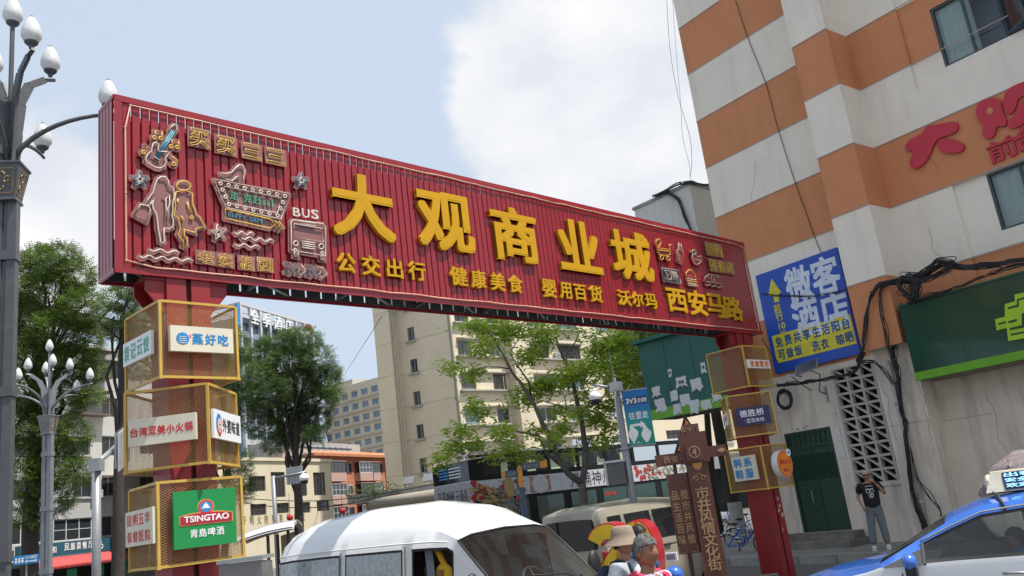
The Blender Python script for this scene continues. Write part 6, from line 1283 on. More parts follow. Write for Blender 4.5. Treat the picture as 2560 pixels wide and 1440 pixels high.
# big yellow/red numerals
MN = frame(at(1500, 1440, 11.2), 116, 0)
def numeral(P_out, label, nm, y0=-.14, y1=.18, shift=.0):
    o = thing('giant_numeral', label, 'sculpture', MN); L = [loc(MN, *q) for q in P_out]; L = smooth(L, 2)
    b = MB(); b.poly(L, y0, y1); b.build('red_body', mat('red_gloss', (.40, .012, .02), rough=.25, coat=.4), o); cx = sum(p[0] for p in L) / len(L); cz = sum(p[1] for p in L) / len(L)
    return o, L
def ribbon(C, w):   # centreline -> closed outline
    Lp = []; Rp = []
    for i, p in enumerate(C):
        a_ = C[max(i - 1, 0)]; b_ = C[min(i + 1, len(C) - 1)]; d = math.hypot(b_[0] - a_[0], b_[1] - a_[1]) or 1; nx, nz = -(b_[1] - a_[1]) / d * w, (b_[0] - a_[0]) / d * w; Lp.append((p[0] + nx, p[1] + nz)); Rp.append((p[0] - nx, p[1] - nz))
    return Lp, Rp
def num(C_px, label, w=.10):
    o = thing('giant_numeral', label, 'sculpture', MN, 'large red and yellow numerals'); C = [loc(MN, *q) for q in C_px]
    def strip(b, w_, y0, y1):
        Lp, Rp = ribbon(C, w_)
        for i in range(len(C) - 1):
            q = [Lp[i], Lp[i + 1], Rp[i + 1], Rp[i]]; vs = [(p[0], y0, p[1]) for p in q] + [(p[0], y1, p[1]) for p in q]
            fs = [(0, 1, 2, 3), (7, 6, 5, 4), (0, 4, 5, 1), (2, 6, 7, 3)]
            if i == 0: fs.append((0, 3, 7, 4))
            if i == len(C) - 2: fs.append((1, 5, 6, 2))
            b.add(vs, fs)
    b = MB(); strip(b, w, -.13, .20); b.build('red_body', mat('red_gloss', (.40, .012, .02), rough=.25, coat=.4), o); b = MB(); strip(b, w * .84, -.138, -.1305); b.build('yellow_face', mat('yellow_gloss', (.66, .42, .01), rough=.35), o)
def arcpx(cx, cy, rx, ry, a0, a1, n): return [(cx + rx * math.cos(R(a0 + (a1 - a0) * i / n)), cy - ry * math.sin(R(a0 + (a1 - a0) * i / n))) for i in range(n + 1)]
num(arcpx(1527, 1363, 32, 36, 165, -25, 12) + [(1540, 1400), (1515, 1445), (1505, 1500), (1500, 1560), (1540, 1556), (1590, 1550)], 'red and yellow giant numeral two beside the white van front', .105)
num(arcpx(1598, 1410, 34, 92, 90, -270, 26), 'red and yellow giant numeral zero behind the two pedestrians', .095)
# red lanterns on far wall
for k, (x, y) in enumerate(((725, 1294), (856, 1277))):
    p = at(x, y, 44); b = MB(); b.M = T(*p); b.lathe([(.05, -.14), (.14, -.11), (.18, 0), (.14, .11), (.05, .14)], n=12); o = b.build('red_lantern', mat('lantern_red', (.38, .015, .015), rough=.7), smooth=True); tag(o, 'small red lantern hanging ' + ('left of' if k == 0 else 'right of') + ' the yellow building corner', 'lantern')
    b = MB(); b.M = T(*p); b.tube([(0, 0, .16), (0, 0, 1.2)], .012, 4); b.build('lantern_cord', M_cable, o)
# overhead wires
for i, (A, B, lb) in enumerate((((600, 1245, 50), (1130, 1200, 40), 'thin overhead wire crossing in front of the yellow building'), ((600, 1256, 50), (1000, 1232, 42), 'lower thin overhead wire crossing the yellow building'), ((955, 790, 60), (862, 935, 120), 'thin stay wire slanting across the sky left of the cream tower'))):
    a_ = at(*A); c = at(*B); b = MB(); b.tube([a_.lerp(c, k / 10) + Vector((0, 0, -.5 * math.sin(math.pi * k / 10) if i < 2 else 0)) for k in range(11)], .022 if i < 2 else .03, 4); o = b.build('overhead_wire', M_cable); tag(o, lb, 'wire')
# grey steel cabinet, lower left
MCb = frame(at(610, 1440, 6.6), 88, 0); t = thing('steel_cabinet', 'grey sloping steel cabinet top at the bottom beside the left post', 'cabinet', MCb)
z1 = zof(MCb, 610, 1404); x0 = loc(MCb, 552, 1410)[0]; x1 = loc(MCb, 658, 1404)[0]
b = MB(); b.hexa([(x0, -.05, 0), (x1 + .05, -.05, 0), (x1 + .05, .25, 0), (x0, .25, 0), (x0, -.05, z1), (x1, -.05, z1), (x1, .25, z1 - .02), (x0, .25, z1 - .02)]); b.build('cabinet_body', mat('brushed_cabinet', (.22, .21, .21), rough=.4, metal=.6), t)
b = MB(); b.box(x0 - .01, x1 + .012, -.07, .27, z1 + .002, z1 + .03); b.build('lid', M_galv, t)
# ---------------------------------------------------------------- vehicles
def lerpkey(K, x):
    if x <= K[0][0]: return K[0][1:]
    for a, b in zip(K, K[1:]):
        if x <= b[0]:
            t = (x - a[0]) / (b[0] - a[0]); return [p + (q - p) * t for p, q in zip(a[1:], b[1:])]
    return K[-1][1:]
def car_loft(o, K, wins, ws, rearw, paint, upper=None, gside=None, gws=None, grear=None, belt_split=None, floor=.22, arches=()):
    """K rows: x, half width, belt z, window bottom z, window top z, half width at window top, roof edge z, roof edge half width, crown z
       wins: side window x ranges; ws / rearw: x range of the front / rear screen on the top surface"""
    xs = sorted({round(k[0], 3) for k in K} | {round(v, 3) for w in wins for v in (w[0], w[0] + .03, w[1] - .03, w[1])} | ({round(ws[0], 3), round(ws[1], 3)} if ws else set()) | ({round(rearw[0], 3), round(rearw[1], 3)} if rearw else set()))
    add = []
    for a, b in zip(xs, xs[1:]):
        n = int((b - a) / .14)
        for i in range(1, n + 1): add.append(a + (b - a) * i / (n + 1))
    xs = sorted(xs + add); rings = []
    for x in xs:
        w, zb, w0, w1, ww, zr, wr, zc = lerpkey(K, x); h = w1 - w0; m = .03 if h > .1 else h * .3
        f_ = lambda z: w + (ww - w) * max(0, min(1, (z - w0) / max(h, 1e-4)))
        fl = floor
        for ax, ar in arches:
            if abs(x - ax) < ar: fl = max(fl, .30 + math.sqrt(ar * ar - (x - ax) ** 2) * .98)
        half = [(w * .90, fl), (w * .985, max(fl + .01, floor + .12)), (w, max(fl + .02, floor + (zb - floor) * .55)), (w * .998, zb), (w * .985, w0), (f_(w0 + m) * .99, w0 + m), (f_(w1 - m) * .99, w1 - m), (ww, w1), (wr, zr), (wr * .72, zr + (zc - zr) * .62), (wr * .36, zr + (zc - zr) * .92), (0, zc)]
        rings.append([(x, -p[0], p[1]) for p in half] + [(x, p[0], p[1]) for p in half[-2::-1]])
    n = len(rings[0]); V = [p for r in rings for p in r]; H_ = 12
    parts = {k: [] for k in ('body', 'upper', 'rubber', 'ws', 'rear')}; sw = {}
    for i in range(len(xs) - 1):
        xm = (xs[i] + xs[i + 1]) / 2
        for k in range(n - 1):
            f = (i * n + k, (i + 1) * n + k, (i + 1) * n + k + 1, i * n + k + 1); kk = min(k, n - 2 - k); side = 0 if k < n // 2 else 1
            wi = next((j for j, w in enumerate(wins) if w[0] < xm < w[1]), None)
            if wi is not None and kk in (4, 5, 6):
                w = wins[wi]
                if kk == 5 and w[0] + .03 <= xm <= w[1] - .03: sw.setdefault((wi, side), []).append(f)
                else: parts['rubber'].append(f)
            elif ws and ws[0] < xm < ws[1] and kk >= 8: parts['ws'].append(f)
            elif rearw and rearw[0] < xm < rearw[1] and kk >= 8: parts['rear'].append(f)
            else: parts['upper' if (upper and kk >= 4) else 'body'].append(f)
    cap = [tuple(range(n))[::-1], tuple((len(xs) - 1) * n + k for k in range(n))]
    parts['body'] += cap
    def mk(name, fs, m, par, smooth_=True):
        if not fs: return None
        used = sorted({i for f in fs for i in f}); mp = {u: i for i, u in enumerate(used)}; me = bpy.data.meshes.new(name); me.from_pydata([V[u] for u in used], [], [tuple(mp[i] for i in f) for f in fs]); me.materials.append(m)
        me.polygons.foreach_set('use_smooth', [smooth_] * len(me.polygons)); me.update()
        bm = bmesh.new(); bm.from_mesh(me); bmesh.ops.recalc_face_normals(bm, faces=bm.faces); bm.to_mesh(me); bm.free()
        try: me.set_sharp_from_angle(angle=R(38))
        except Exception: pass
        return link(name, me, par)
    bd = mk('body', parts['body'], paint, o); 
    if upper: mk('upper_body', parts['upper'], upper, o)
    rb_ = mk('window_rubber', parts['rubber'], M_black, o)
    if rb_: rb_['kind'] = 'stuff'
    if gws: mk('windscreen', parts['ws'], gws, o)
    if grear: mk('rear_screen', parts['rear'], grear, o)
    for (wi, side), fs in sw.items():
        g_ = gside(wi, side) if gside else None
        if g_: mk('side_window', fs, g_, o)
    return bd
M_tyre = mat('tyre', (.02, .02, .02), rough=.8); M_hub = mat('silver_hub', (.45, .45, .46), rough=.35, metal=.7)
def wheel(o, x, y, r=.30, w=.19):
    s_ = 1 if y > 0 else -1; b = MB(); b.M = T(x, y, r); b.lathe([(r * .62, -w / 2), (r * .95, -w / 2), (r, -w * .35), (r, w * .35), (r * .95, w / 2), (r * .62, w / 2)], n=22, axis='y'); wo = b.build('wheel', M_tyre, o, True)
    b = MB(); b.M = T(x, y + s_ * w * .30, r); b.lathe([(.02, 0), (r * .62, .0), (r * .66, s_ * .04)], n=18, axis='y', cap=True)
    b.build('hub', M_hub, wo)
P_white = mat('white_car_paint', (.72, .73, .74), rough=.25, coat=.7, var=.02, grime=(.5, .48, .44), gamt=.25, gscale=1.2); P_beige = mat('beige_van_paint', (.31, .285, .225), rough=.3, coat=.6, var=.03, grime=(.3, .27, .22), gamt=.35, gscale=1.5)
P_blue = mat('taxi_blue_paint', (.03, .14, .55), rough=.22, coat=.8, var=.03); P_silver = mat('silver_car_paint', (.38, .42, .48), rough=.3, metal=.4, coat=.6)
G_car = glass('car_glass_dark', (.012, .015, .018), rough=.02); G_film = mat('frosted_window_film', (.30, .33, .34), rough=.12, var=.35, scale=14, coat=.8); G_clear = glass('car_glass_clear', (.08, .12, .11), clear=.9, rough=.0, haze=.015); G_door = glass('door_glass', (.1, .13, .12), clear=.9, rough=.0, haze=.012)
M_seat = mat('brown_seat_cloth', (.06, .04, .035), rough=.9); M_trim = mat('dark_car_trim', (.03, .032, .035), rough=.6)
# white van
nearA = at(1140, 1345, 10.0); hd = 134.; xh = Vector((math.sin(R(hd)), math.cos(R(hd)), 0)); yh = Vector((-xh.y, xh.x, 0))
MV = frame(nearA - xh * 4.12 + yh * .74, hd, 0); vn = thing('white_van', 'white high-roof minivan with orange card behind its windscreen in the foreground', 'van', MV)
def vx(px_, py_, y=-.80): return loc(MV, px_, py_, y)[0]
wv = [(vx(690, 1420), vx(848, 1400)), (vx(861, 1400), vx(1004, 1390)), (vx(1027, 1390), vx(1128, 1380))]
KV = [(0.0, .60, .95, 1.02, 1.45, .56, 1.62, .52, 1.70), (.05, .74, .98, 1.05, 1.62, .70, 1.80, .62, 1.98), (.18, .80, 1.0, 1.07, 1.66, .75, 1.86, .67, 2.10), (.6, .84, 1.0, 1.07, 1.68, .78, 1.90, .69, 2.20), (1.6, .85, 1.0, 1.07, 1.69, .79, 1.91, .70, 2.24), (3.0, .85, 1.0, 1.07, 1.69, .79, 1.91, .70, 2.22), (3.7, .85, 1.0, 1.07, 1.68, .78, 1.88, .70, 2.10), (3.98, .84, 1.0, 1.07, 1.67, .77, 1.80, .72, 1.93), (4.14, .84, 1.0, 1.06, 1.60, .77, 1.74, .73, 1.80), (4.5, .84, .98, 1.05, 1.34, .79, 1.42, .755, 1.47), (4.86, .83, .95, 1.0, 1.06, .79, 1.10, .76, 1.12), (5.02, .82, .90, .93, .95, .79, .98, .76, 1.0), (5.15, .78, .70, .74, .78, .74, .84, .70, .88), (5.2, .68, .45, .5, .55, .62, .6, .55, .62)]
car_loft(vn, KV, wv, (4.15, 4.85), (0.02, .10), P_white, gside=lambda i, s_: ((G_film if i < 2 else None) if s_ == 0 else G_door), gws=G_clear, grear=G_car, arches=((.95, .36), (4.2, .36)))
for x in (.95, 4.2):
    for y in (-.74, .74): wheel(vn, x, y)
def side_curve(K, x, z): w, zb, w0, w1, ww, zr, wr, zc = lerpkey(K, x); return w + (ww - w) * max(0, min(1, (z - w0) / (w1 - w0)))
b = MB()   # screen rubber, gutters, seams
for x0, x1 in ((4.15, 4.85),):
    A = [lerpkey(KV, x0), lerpkey(KV, x1)]
    P = [(x0, -A[0][6] - .01, A[0][5]), (x0, -A[0][6] * .72, A[0][5] + (A[0][7] - A[0][5]) * .62 + .008), (x0, 0, A[0][7] + .01), (x0, A[0][6] * .72, A[0][5] + (A[0][7] - A[0][5]) * .62 + .008), (x0, A[0][6] + .01, A[0][5]), (4.5, .757 + .01, 1.425), (x1, A[1][6] + .01, A[1][5] + .005), (x1, 0, A[1][7] + .01), (x1, -A[1][6] - .01, A[1][5] + .005), (4.5, -.757 - .01, 1.425)]
    b.tube(P, .014, 5, closed=True)
b.build('windscreen_seal', M_black, vn, True)
b = MB()
for s_ in (-1, 1): b.tube([(x, s_ * (lerpkey(KV, x)[4] + .012), lerpkey(KV, x)[3] + .065) for x in [.2 + .2 * k for k in range(20)]], .011, 5); b.build('gutter', P_white, vn, True); b = MB()
b = MB()
for x in (wv[0][1] + .03, wv[1][1] + .06): b.tube([(x, -side_curve(KV, x, z) - .001, z) for z in (.4, 1.07, 1.4, 1.72)], .005, 4)
b.tube([(x, -.852, 1.0) for x in (.2, 4.0)], .006, 4); b.build('door_seam', M_trim, vn)
b = MB(); b.box(.1, 4.7, -.70, .70, .42, .46); b.build('floor', M_trim, vn)
for x in (.9, 1.9, 2.9, 3.55):
    for y in (-.4, .4): b = MB(); b.box(x, x + .5, y - .25, y + .25, .5, .86); b.add([(x - .12, y - .25, .86), (x + .05, y - .25, .84), (x - .05, y - .25, 1.45), (x - .18, y - .25, 1.45), (x - .12, y + .25, .86), (x + .05, y + .25, .84), (x - .05, y + .25, 1.45), (x - .18, y + .25, 1.45)], [(0, 1, 2, 3), (7, 6, 5, 4), (0, 4, 5, 1), (1, 5, 6, 2), (2, 6, 7, 3), (3, 7, 4, 0)]); b.box(x - .17, x - .05, y - .13, y + .13, 1.46, 1.62); b.build('seat', M_seat, vn)
b = MB(); b.add([(4.35, -.74, .9), (4.88, -.76, .95), (4.88, .76, .95), (4.35, .74, .9), (4.35, -.74, 1.06), (4.84, -.75, 1.04), (4.84, .75, 1.04), (4.35, .74, 1.06)], [(0, 3, 2, 1), (4, 5, 6, 7), (0, 1, 5, 4), (1, 2, 6, 5), (2, 3, 7, 6), (3, 0, 4, 7)]); ds = b.build('dashboard', mat('grey_dashboard', (.16, .17, .17), rough=.8), vn)
b = MB(); b.M = T(4.2, .38, 1.13) @ Matrix.Rotation(R(60), 4, 'Y'); b.tube([(.19 * math.cos(k * .4488), .19 * math.sin(k * .4488), 0) for k in range(14)], .016, 6, closed=True); b.bar((-.18, 0, 0), (.18, 0, 0), .03, .02); b.tube([(0, 0, 0), (0, 0, .3)], .02, 6); b.build('steering_wheel', M_black, vn, True)
b = MB(); b.M = T(4.44, .02, 1.09) @ Matrix.Rotation(R(38), 4, 'Y'); b.box(-.11, .11, -.34, .30, 0, .006); cd_ = b.build('orange_card', mat('orange_card', (.78, .36, .03), rough=.5), vn)
b = MB(); tb_ = MB(); text(tb_, '互联网租赁自行车', -.28, .26, -.05, .05, 0, .003, .012); b.M = T(4.44, .02, 1.09) @ Matrix.Rotation(R(38), 4, 'Y') @ Matrix(((0, 0, -1, 0), (-1, 0, 0, 0), (0, 1, 0, .0), (0, 0, 0, 1)))
b = MB(); Mx = T(4.44, .02, 1.09) @ Matrix.Rotation(R(38), 4, 'Y'); b.add([tuple(Mx @ Vector((-v[2], v[0], .0065 + abs(v[1]) * .5))) for v in tb_.v], tb_.f); b.build('lettering', I_blk, cd_)
b = MB(); b.M = T(4.6, .35, 1.065) @ Matrix.Rotation(R(10), 4, 'Y'); b.box(-.06, .06, -.12, .12, 0, .005); b.build('blue_card', I_blue, vn)
b = MB(); b.tube([(4.86, .5, 1.11), (4.76, .3, 1.21), (4.74, -.1, 1.24)], .012, 5); b.tube([(4.76, .34, 1.2), (4.72, -.2, 1.26)], .008, 4); b.build('wiper', M_black, vn)
for s_ in (-1, 1):
    b = MB(); b.M = T(4.62, s_ * 1.0, 1.22) @ Matrix.Diagonal((.45, 1, 1.35, 1)); b.ball((0, 0, 0), .13, .105, .13, 12, 8); mr_ = b.build('mirror', M_black, vn, True); b = MB(); b.tube([(4.55, s_ * .80, 1.12), (4.6, s_ * .92, 1.14)], .02, 6); b.build('mirror_arm', M_black, mr_)
b = MB()
for k in range(9): xx = wv[2][0] + .10 + k * .018; b.add([(xx, -.66 - .02 * (k % 2), 1.66), (xx + .018, -.66 - .02 * ((k + 1) % 2), 1.66), (xx + .018 + .05, -.68 - .02 * ((k + 1) % 2), 1.0), (xx + .05, -.68 - .02 * (k % 2), 1.0)], [(0, 1, 2, 3)])
b.build('curtain', mat('grey_blue_curtain', (.22, .25, .30), rough=.9), vn)
b = MB(); xp = vx(1112, 1408, -.6); zp_ = zof(MV, 1110, 1408); b.M = T(xp - .0, -.62, 1.36); b.ball((0, 0, 0), .15, .06, .13, 14, 8); pl_ = b.build('yellow_cushion', mat('yellow_plush', (.62, .36, .02), rough=.9), vn, True)
b = MB(); b.M = T(xp, -.62, 1.36); b.tube([(.02, 0, .1), (-.05, .0, .22), (-.16, .02, .30)], .035, 8); b.build('yellow_strap', mat('yellow_plush', ()), pl_, True) if False else b.build('yellow_strap', MATS['yellow_plush'], pl_, True)
b = MB(); b.box(xp - .055, xp + .055, -.69, -.675, 1.31, 1.42); b.build('cushion_badge', mat('badge_ochre', (.22, .12, .03), rough=.8), pl_)
for s_ in (-1, 1): b = MB(); b.box(5.08, 5.17, s_ * .62 - .14, s_ * .62 + .14, .62, .80); b.build('headlight', mat('headlight_glass', (.7, .72, .74), rough=.08, coat=1.), vn)
# beige van seen from the rear
rc_ = at(1505, 1300, 15.4); hd = 41.; xh = Vector((math.sin(R(hd)), math.cos(R(hd)), 0)); yh = Vector((-xh.y, xh.x, 0))
MB_ = frame(rc_ + yh * .76, hd, 0); bv = thing('beige_van', 'beige minivan seen from its rear with dark windows, parked behind the giant numerals', 'van', MB_)
KB = [(0.0, .66, .95, 1.1, 1.6, .60, 1.72, .56, 1.78), (.05, .76, .98, 1.12, 1.64, .68, 1.78, .64, 1.84), (.3, .80, 1.0, 1.13, 1.66, .71, 1.81, .66, 1.89), (2.0, .81, 1.0, 1.13, 1.67, .72, 1.83, .67, 1.92), (2.7, .81, 1.0, 1.12, 1.65, .71, 1.79, .66, 1.87), (2.95, .81, 1.0, 1.1, 1.58, .71, 1.70, .66, 1.76), (3.5, .80, .98, 1.06, 1.2, .74, 1.24, .70, 1.28), (3.65, .79, .95, 1.0, 1.06, .74, 1.08, .70, 1.11), (4.0, .76, .80, .84, .88, .72, .9, .66, .93), (4.08, .66, .5, .55, .6, .6, .65, .5, .66)]
car_loft(bv, KB, [(.22, .62), (.72, 1.55), (1.62, 2.62)], (2.97, 3.6), None, P_beige, gside=lambda i, s_: G_car, gws=G_car, arches=((.62, .33), (3.3, .33)))
for x in (.62, 3.3):
    for y in (-.70, .70): wheel(bv, x, y, .29)
b = MB(); b.poly([(p[0], p[1]) for p in smooth([(-.60, 1.17), (-.56, 1.12), (.56, 1.12), (.60, 1.17), (.57, 1.60), (.51, 1.66), (-.51, 1.66), (-.57, 1.60)], 1)], -.0, .02); b.v = [(-.012 + (v[2] - 1.12) * .05 * 0 - (.0 if v[1] < .01 else -.02), v[0], v[2]) for v in b.v]; b.build('rear_screen', G_car, bv)
b = MB(); b.box(-.03, -.005, -.27, .27, .70, .90); rr_ = b.build('plate_recess', M_trim, bv); b = MB(); b.box(-.04, -.031, -.22, .22, .72, .86); pp = b.build('number_plate', mat('plate_blue', (.01, .09, .50), rough=.4), rr_)
def rtext(s_, y0, y1, z0, z1, x, m, par, bold=.02):
    t_ = MB(); text(t_, s_, y0, y1, z0, z1, 0, .004, bold); b = MB(); b.add([(x + v[1], -v[0], v[2]) for v in t_.v], t_.f); return b.build('lettering', m, par)
rtext('A·82P5J', -.2, .2, .745, .835, -.045, I_wht, pp)
b = MB(); b.v = []; b.add([(-.016, -.10, 1.02), (-.016, .10, 1.02), (-.016, .07, .985), (-.016, 0, .95), (-.016, -.07, .985)], [(0, 1, 2, 3, 4)]); b.build('badge', I_red, bv)
for s_ in (-1, 1):
    b = MB(); b.box(-.02, .1, s_ * .72 - .05, s_ * .72 + .05, .72, 1.08); tl = b.build('tail_light', mat('red_lamp', (.45, .02, .02), rough=.15, coat=.8), bv); b = MB(); b.box(-.024, .09, s_ * .72 - .045, s_ * .72 + .045, .84, .95); b.build('lamp_clear', I_wht, tl)
b = MB(); b.box(-.12, .12, -.76, .76, .38, .60); b.build('rear_bumper', P_beige, bv)
b = MB()
for k in range(5): y = -.45 + k * .225; b.bar((.5, y, lerpkey(KB, .5)[7] - abs(y) * .12 + .004), (2.5, y, lerpkey(KB, 2.5)[7] - abs(y) * .12 + .004), .03, .02)
b.build('roof_rib', P_beige, bv)
b = MB(); b.tube([(1.58, -.80, .45), (1.58, -.815, 1.0), (1.585, -.74, 1.6)], .006, 4); b.tube([(.3, -.815, 1.02), (3.3, -.812, 1.0)], .006, 4); b.box(1.75, 1.95, -.84, -.815, .98, 1.02); b.build('door_seam', M_trim, bv)
# taxis
M_clothd = mat('dark_cloth', (.03, .03, .035), rough=.9)
def taxi(M, label, K, silhouettes=True):
    o = thing('taxi', label, 'taxi', M, 'blue and white taxis')
    return o
KT = [(-4.25, .70, .75, .80, .84, .66, .88, .60, .92), (-4.1, .84, .90, .96, 1.0, .74, 1.02, .68, 1.05), (-3.6, .88, .93, 1.0, 1.06, .74, 1.08, .68, 1.11), (-3.05, .89, .94, 1.0, 1.29, .64, 1.36, .58, 1.41), (-2.4, .89, .94, 1.0, 1.41, .62, 1.48, .56, 1.53), (-1.6, .89, .95, 1.0, 1.43, .62, 1.505, .56, 1.555), (-1.0, .89, .95, 1.0, 1.385, .63, 1.46, .57, 1.505), (-.7, .89, .95, 1.0, 1.28, .65, 1.35, .59, 1.40), (0.0, .89, .95, .985, 1.0, .70, 1.01, .66, 1.03), (.12, .89, .93, .95, .965, .72, .975, .66, .995), (.6, .87, .85, .87, .89, .70, .90, .60, .93), (.95, .82, .72, .76, .79, .66, .81, .56, .84), (1.1, .70, .5, .56, .6, .58, .62, .5, .66)]
sp_ = at(2195, 1405, 8.95); MTx = frame((sp_.x, sp_.y, 0), 298) @ T(0, -.89, 0)
tx = thing('taxi', 'blue and white taxi with green side stripe and roof screen at the right edge', 'taxi', MTx, 'blue and white taxis')
def tx_x(px_, py_): return loc(MTx, px_, py_, .89)[0]
wt = [(tx_x(2481, 1370), tx_x(2262, 1398)), (tx_x(2481, 1370) - .93, tx_x(2481, 1370) - .08)]
wt = [(-1.38, -.40), (-2.35, -1.50)]; wt = [(wt[0][0], wt[0][1]), wt[1]]
car_loft(tx, KT, sorted(wt), (-.66, .02), (-3.6, -3.1), P_white, upper=P_blue, gside=lambda i, s_: (G_door if i == 1 or s_ == 0 else G_car), gws=G_clear, grear=G_car, arches=((.35, .34), (-2.75, .34)))
for x in (.35, -2.75):
    for y in (-.80, .80): wheel(tx, x, y, .31)
def sc(x, z): w, zb, w0, w1, ww, zr, wr, zc = lerpkey(KT, x); return w + (ww - w) * max(0, min(1, (z - w0) / (w1 - w0)))
b = MB(); L = [(x, lerpkey(KT, x)[4] + .008, lerpkey(KT, x)[3] + .022) for x in [-2.9 + .1 * k for k in range(26)]]
for s_ in (-1, 1): b = MB(); b.tube([(p[0], s_ * p[1], p[2]) for p in L], .009, 4); b.build('chrome_trim', M_galv, tx, True)
for s_ in (-1, 1): b = MB(); b.box(-1.505, -1.375, s_ * sc(-1.44, 1.0) - .012, s_ * sc(-1.44, 1.0) + .012, .985, 1.0); b.hexa([(-1.50, s_ * .885 - .008, 1.0), (-1.38, s_ * .885 - .008, 1.0), (-1.38, s_ * .885 + .008, 1.0), (-1.50, s_ * .885 + .008, 1.0), (-1.52, s_ * .63 - .008, 1.44), (-1.42, s_ * .63 - .008, 1.44), (-1.42, s_ * .63 + .012, 1.44), (-1.52, s_ * .63 + .012, 1.44)]); b.build('centre_pillar', M_trim, tx)
for s_ in (-1, 1): b = MB(); b.add([(-.40, s_ * .892, .99), (-.02, s_ * .892, .985), (-.40, s_ * (sc(-.4, 1.12) + .004), 1.12)], [(0, 1, 2)]); b.bar((-.42, s_ * .895, .99), (-.42, s_ * (sc(-.42, 1.16)), 1.16), .025, .02); b.build('quarter_panel', M_trim, tx)
for s_ in (-1, 1):
    b = MB(); b.M = T(-.30, s_ * 1.0, 1.03) @ Matrix.Diagonal((.6, .75, 1, 1)); b.ball((0, 0, 0), .12, .14, .085, 12, 8); m_ = b.build('mirror', P_blue, tx, True); b = MB(); b.M = T(-.30, s_ * .99, .945); b.box(-.05, .05, -.08, .08, -.05, .04); b.build('mirror_base', M_black, m_)
    b = MB(); b.tube([(-1.30, s_ * .905, .845), (-1.26, s_ * .935, .855), (-1.12, s_ * .935, .862), (-1.07, s_ * .905, .86)], .014, 6); b.build('door_handle', M_galv, tx, True)
    b = MB(); b.tube([(-1.44, s_ * .893, .3), (-1.45, s_ * .894, .7), (-1.42, s_ * .892, .97)], .005, 4); b.tube([(-.16, s_ * .893, .45), (-.20, s_ * .894, .92)], .005, 4); b.build('door_seam', M_trim, tx)
    b = MB(); b.poly([(-1.47, .55), (-1.47, .70), (-1.9, .93), (-2.3, .93), (-2.3, .3), (-1.9, .3)], 0, .004); b.v = [(v[0], s_ * (.8935 + v[1]), v[2]) for v in b.v]; b.build('green_stripe', mat('taxi_green', (.01, .32, .06), rough=.3, coat=.5), tx)
    b = MB(); b.M = T(.9, s_ * .62, .68); b.ball((0, 0, 0), .16, .12, .07, 12, 8); b.build('headlight', MATS['headlight_glass'], tx, True)
tb_ = MB()
for i, ch in enumerate('珠江'): text(tb_, ch, i * .16, .12 + i * .16, .62, .74, 0, .004, .02)
b = MB(); b.add([(-.55 - v[0], .8975 - v[1], v[2]) for v in tb_.v], tb_.f); b.build('lettering', I_blk, tx)
# roof sign
RS0 = len(W); b = MB(); b.hexa([(-1.95, -.2, 1.50), (-1.28, -.2, 1.50), (-1.28, .2, 1.50), (-1.95, .2, 1.50), (-1.95, -.12, 1.70), (-1.36, -.12, 1.70), (-1.36, .12, 1.70), (-1.95, .12, 1.70)]); b.ball((-1.33, 0, 1.59), .05, .17, .09, 12, 8); rs2 = b.build('roof_sign', mat('cream_plastic', (.62, .58, .46), rough=.5), tx)
b = MB(); b.add([(-1.95, .205, 1.515), (-1.46, .205, 1.515), (-1.46, .135, 1.685), (-1.95, .135, 1.685)], [(0, 1, 2, 3)]); ls = b.build('led_screen', mat('led_screen_dark', (.01, .02, .06), rough=.2), rs2)
led = mat('led_text', (.2, .5, .7), rough=.4, emit=((.35, .7, 1.0), .9))
for r_, s2 in enumerate(('出租车', '安全出行', '欢迎乘坐')):
    tb_ = MB(); text(tb_, s2, 0, .44, 0, .04, 0, .002, .02); b = MB(); z_ = 1.64 - r_ * .052; b.add([(-1.475 - v[0], .2075 - (z_ + v[2] - 1.515) * .41 + .004 - v[1], z_ + v[2]) for v in tb_.v], tb_.f); b.build('led_lettering', led, ls)
b = MB(); b.box(-1.9, -1.3, -.15, .15, 1.485, 1.505); b.tube([(-1.34, .18, 1.50), (-1.38, .4, 1.48), (-1.40, .60, 1.42), (-1.42, .62, 1.33)], .016, 5); b.build('sign_strap', M_black, rs2)
rs2.location = (.20, 0, .055)
b = MB(); b.box(-3.2, .0, -.75, .75, .3, .36); b.build('floor', M_trim, tx)
for x in (-1.35, -2.3):
    for y in (-.36, .36): b = MB(); b.box(x, x + .45, y - .24, y + .24, .4, .62); b.hexa([(x - .1, y - .24, .6), (x + .06, y - .24, .6), (x + .06, y + .24, .6), (x - .1, y + .24, .6), (x - .26, y - .2, 1.12), (x - .14, y - .2, 1.12), (x - .14, y + .2, 1.12), (x - .26, y + .2, 1.12)]); b.box(x - .26, x - .17, y - .12, y + .12, 1.13, 1.28); b.build('seat', M_seat, tx)
b = MB(); b.hexa([(-.55, -.72, .75), (-.05, -.75, .9), (-.05, .75, .9), (-.55, .72, .75), (-.5, -.70, .97), (.0, -.72, .99), (.0, .72, .99), (-.5, .70, .97)]); b.build('dashboard', MATS['grey_dashboard'], tx)
b = MB(); b.M = T(-.68, .36, .93) @ Matrix.Rotation(R(-62), 4, 'Y'); b.tube([(.18 * math.cos(k * .4488), .18 * math.sin(k * .4488), 0) for k in range(14)], .016, 6, closed=True); b.bar((-.17, 0, 0), (.17, 0, 0), .04, .02); b.build('steering_wheel', M_black, tx, True)
b = MB(); b.M = T(-.72, 0, 1.26); b.box(-.015, .015, -.12, .12, -.03, .03); b.build('inner_mirror', M_black, tx)
t2 = copy_tree(tx, frame(at(560, 1440, 19.5), 100, 0) @ T(.5, 0, 0), 'blue taxi roof showing between the left cages and the white van')
t3 = thing('silver_car', 'small silver car glimpsed through the gap beside the wooden signpost', 'car', frame(at(1745, 1262, 34), 60, 0))
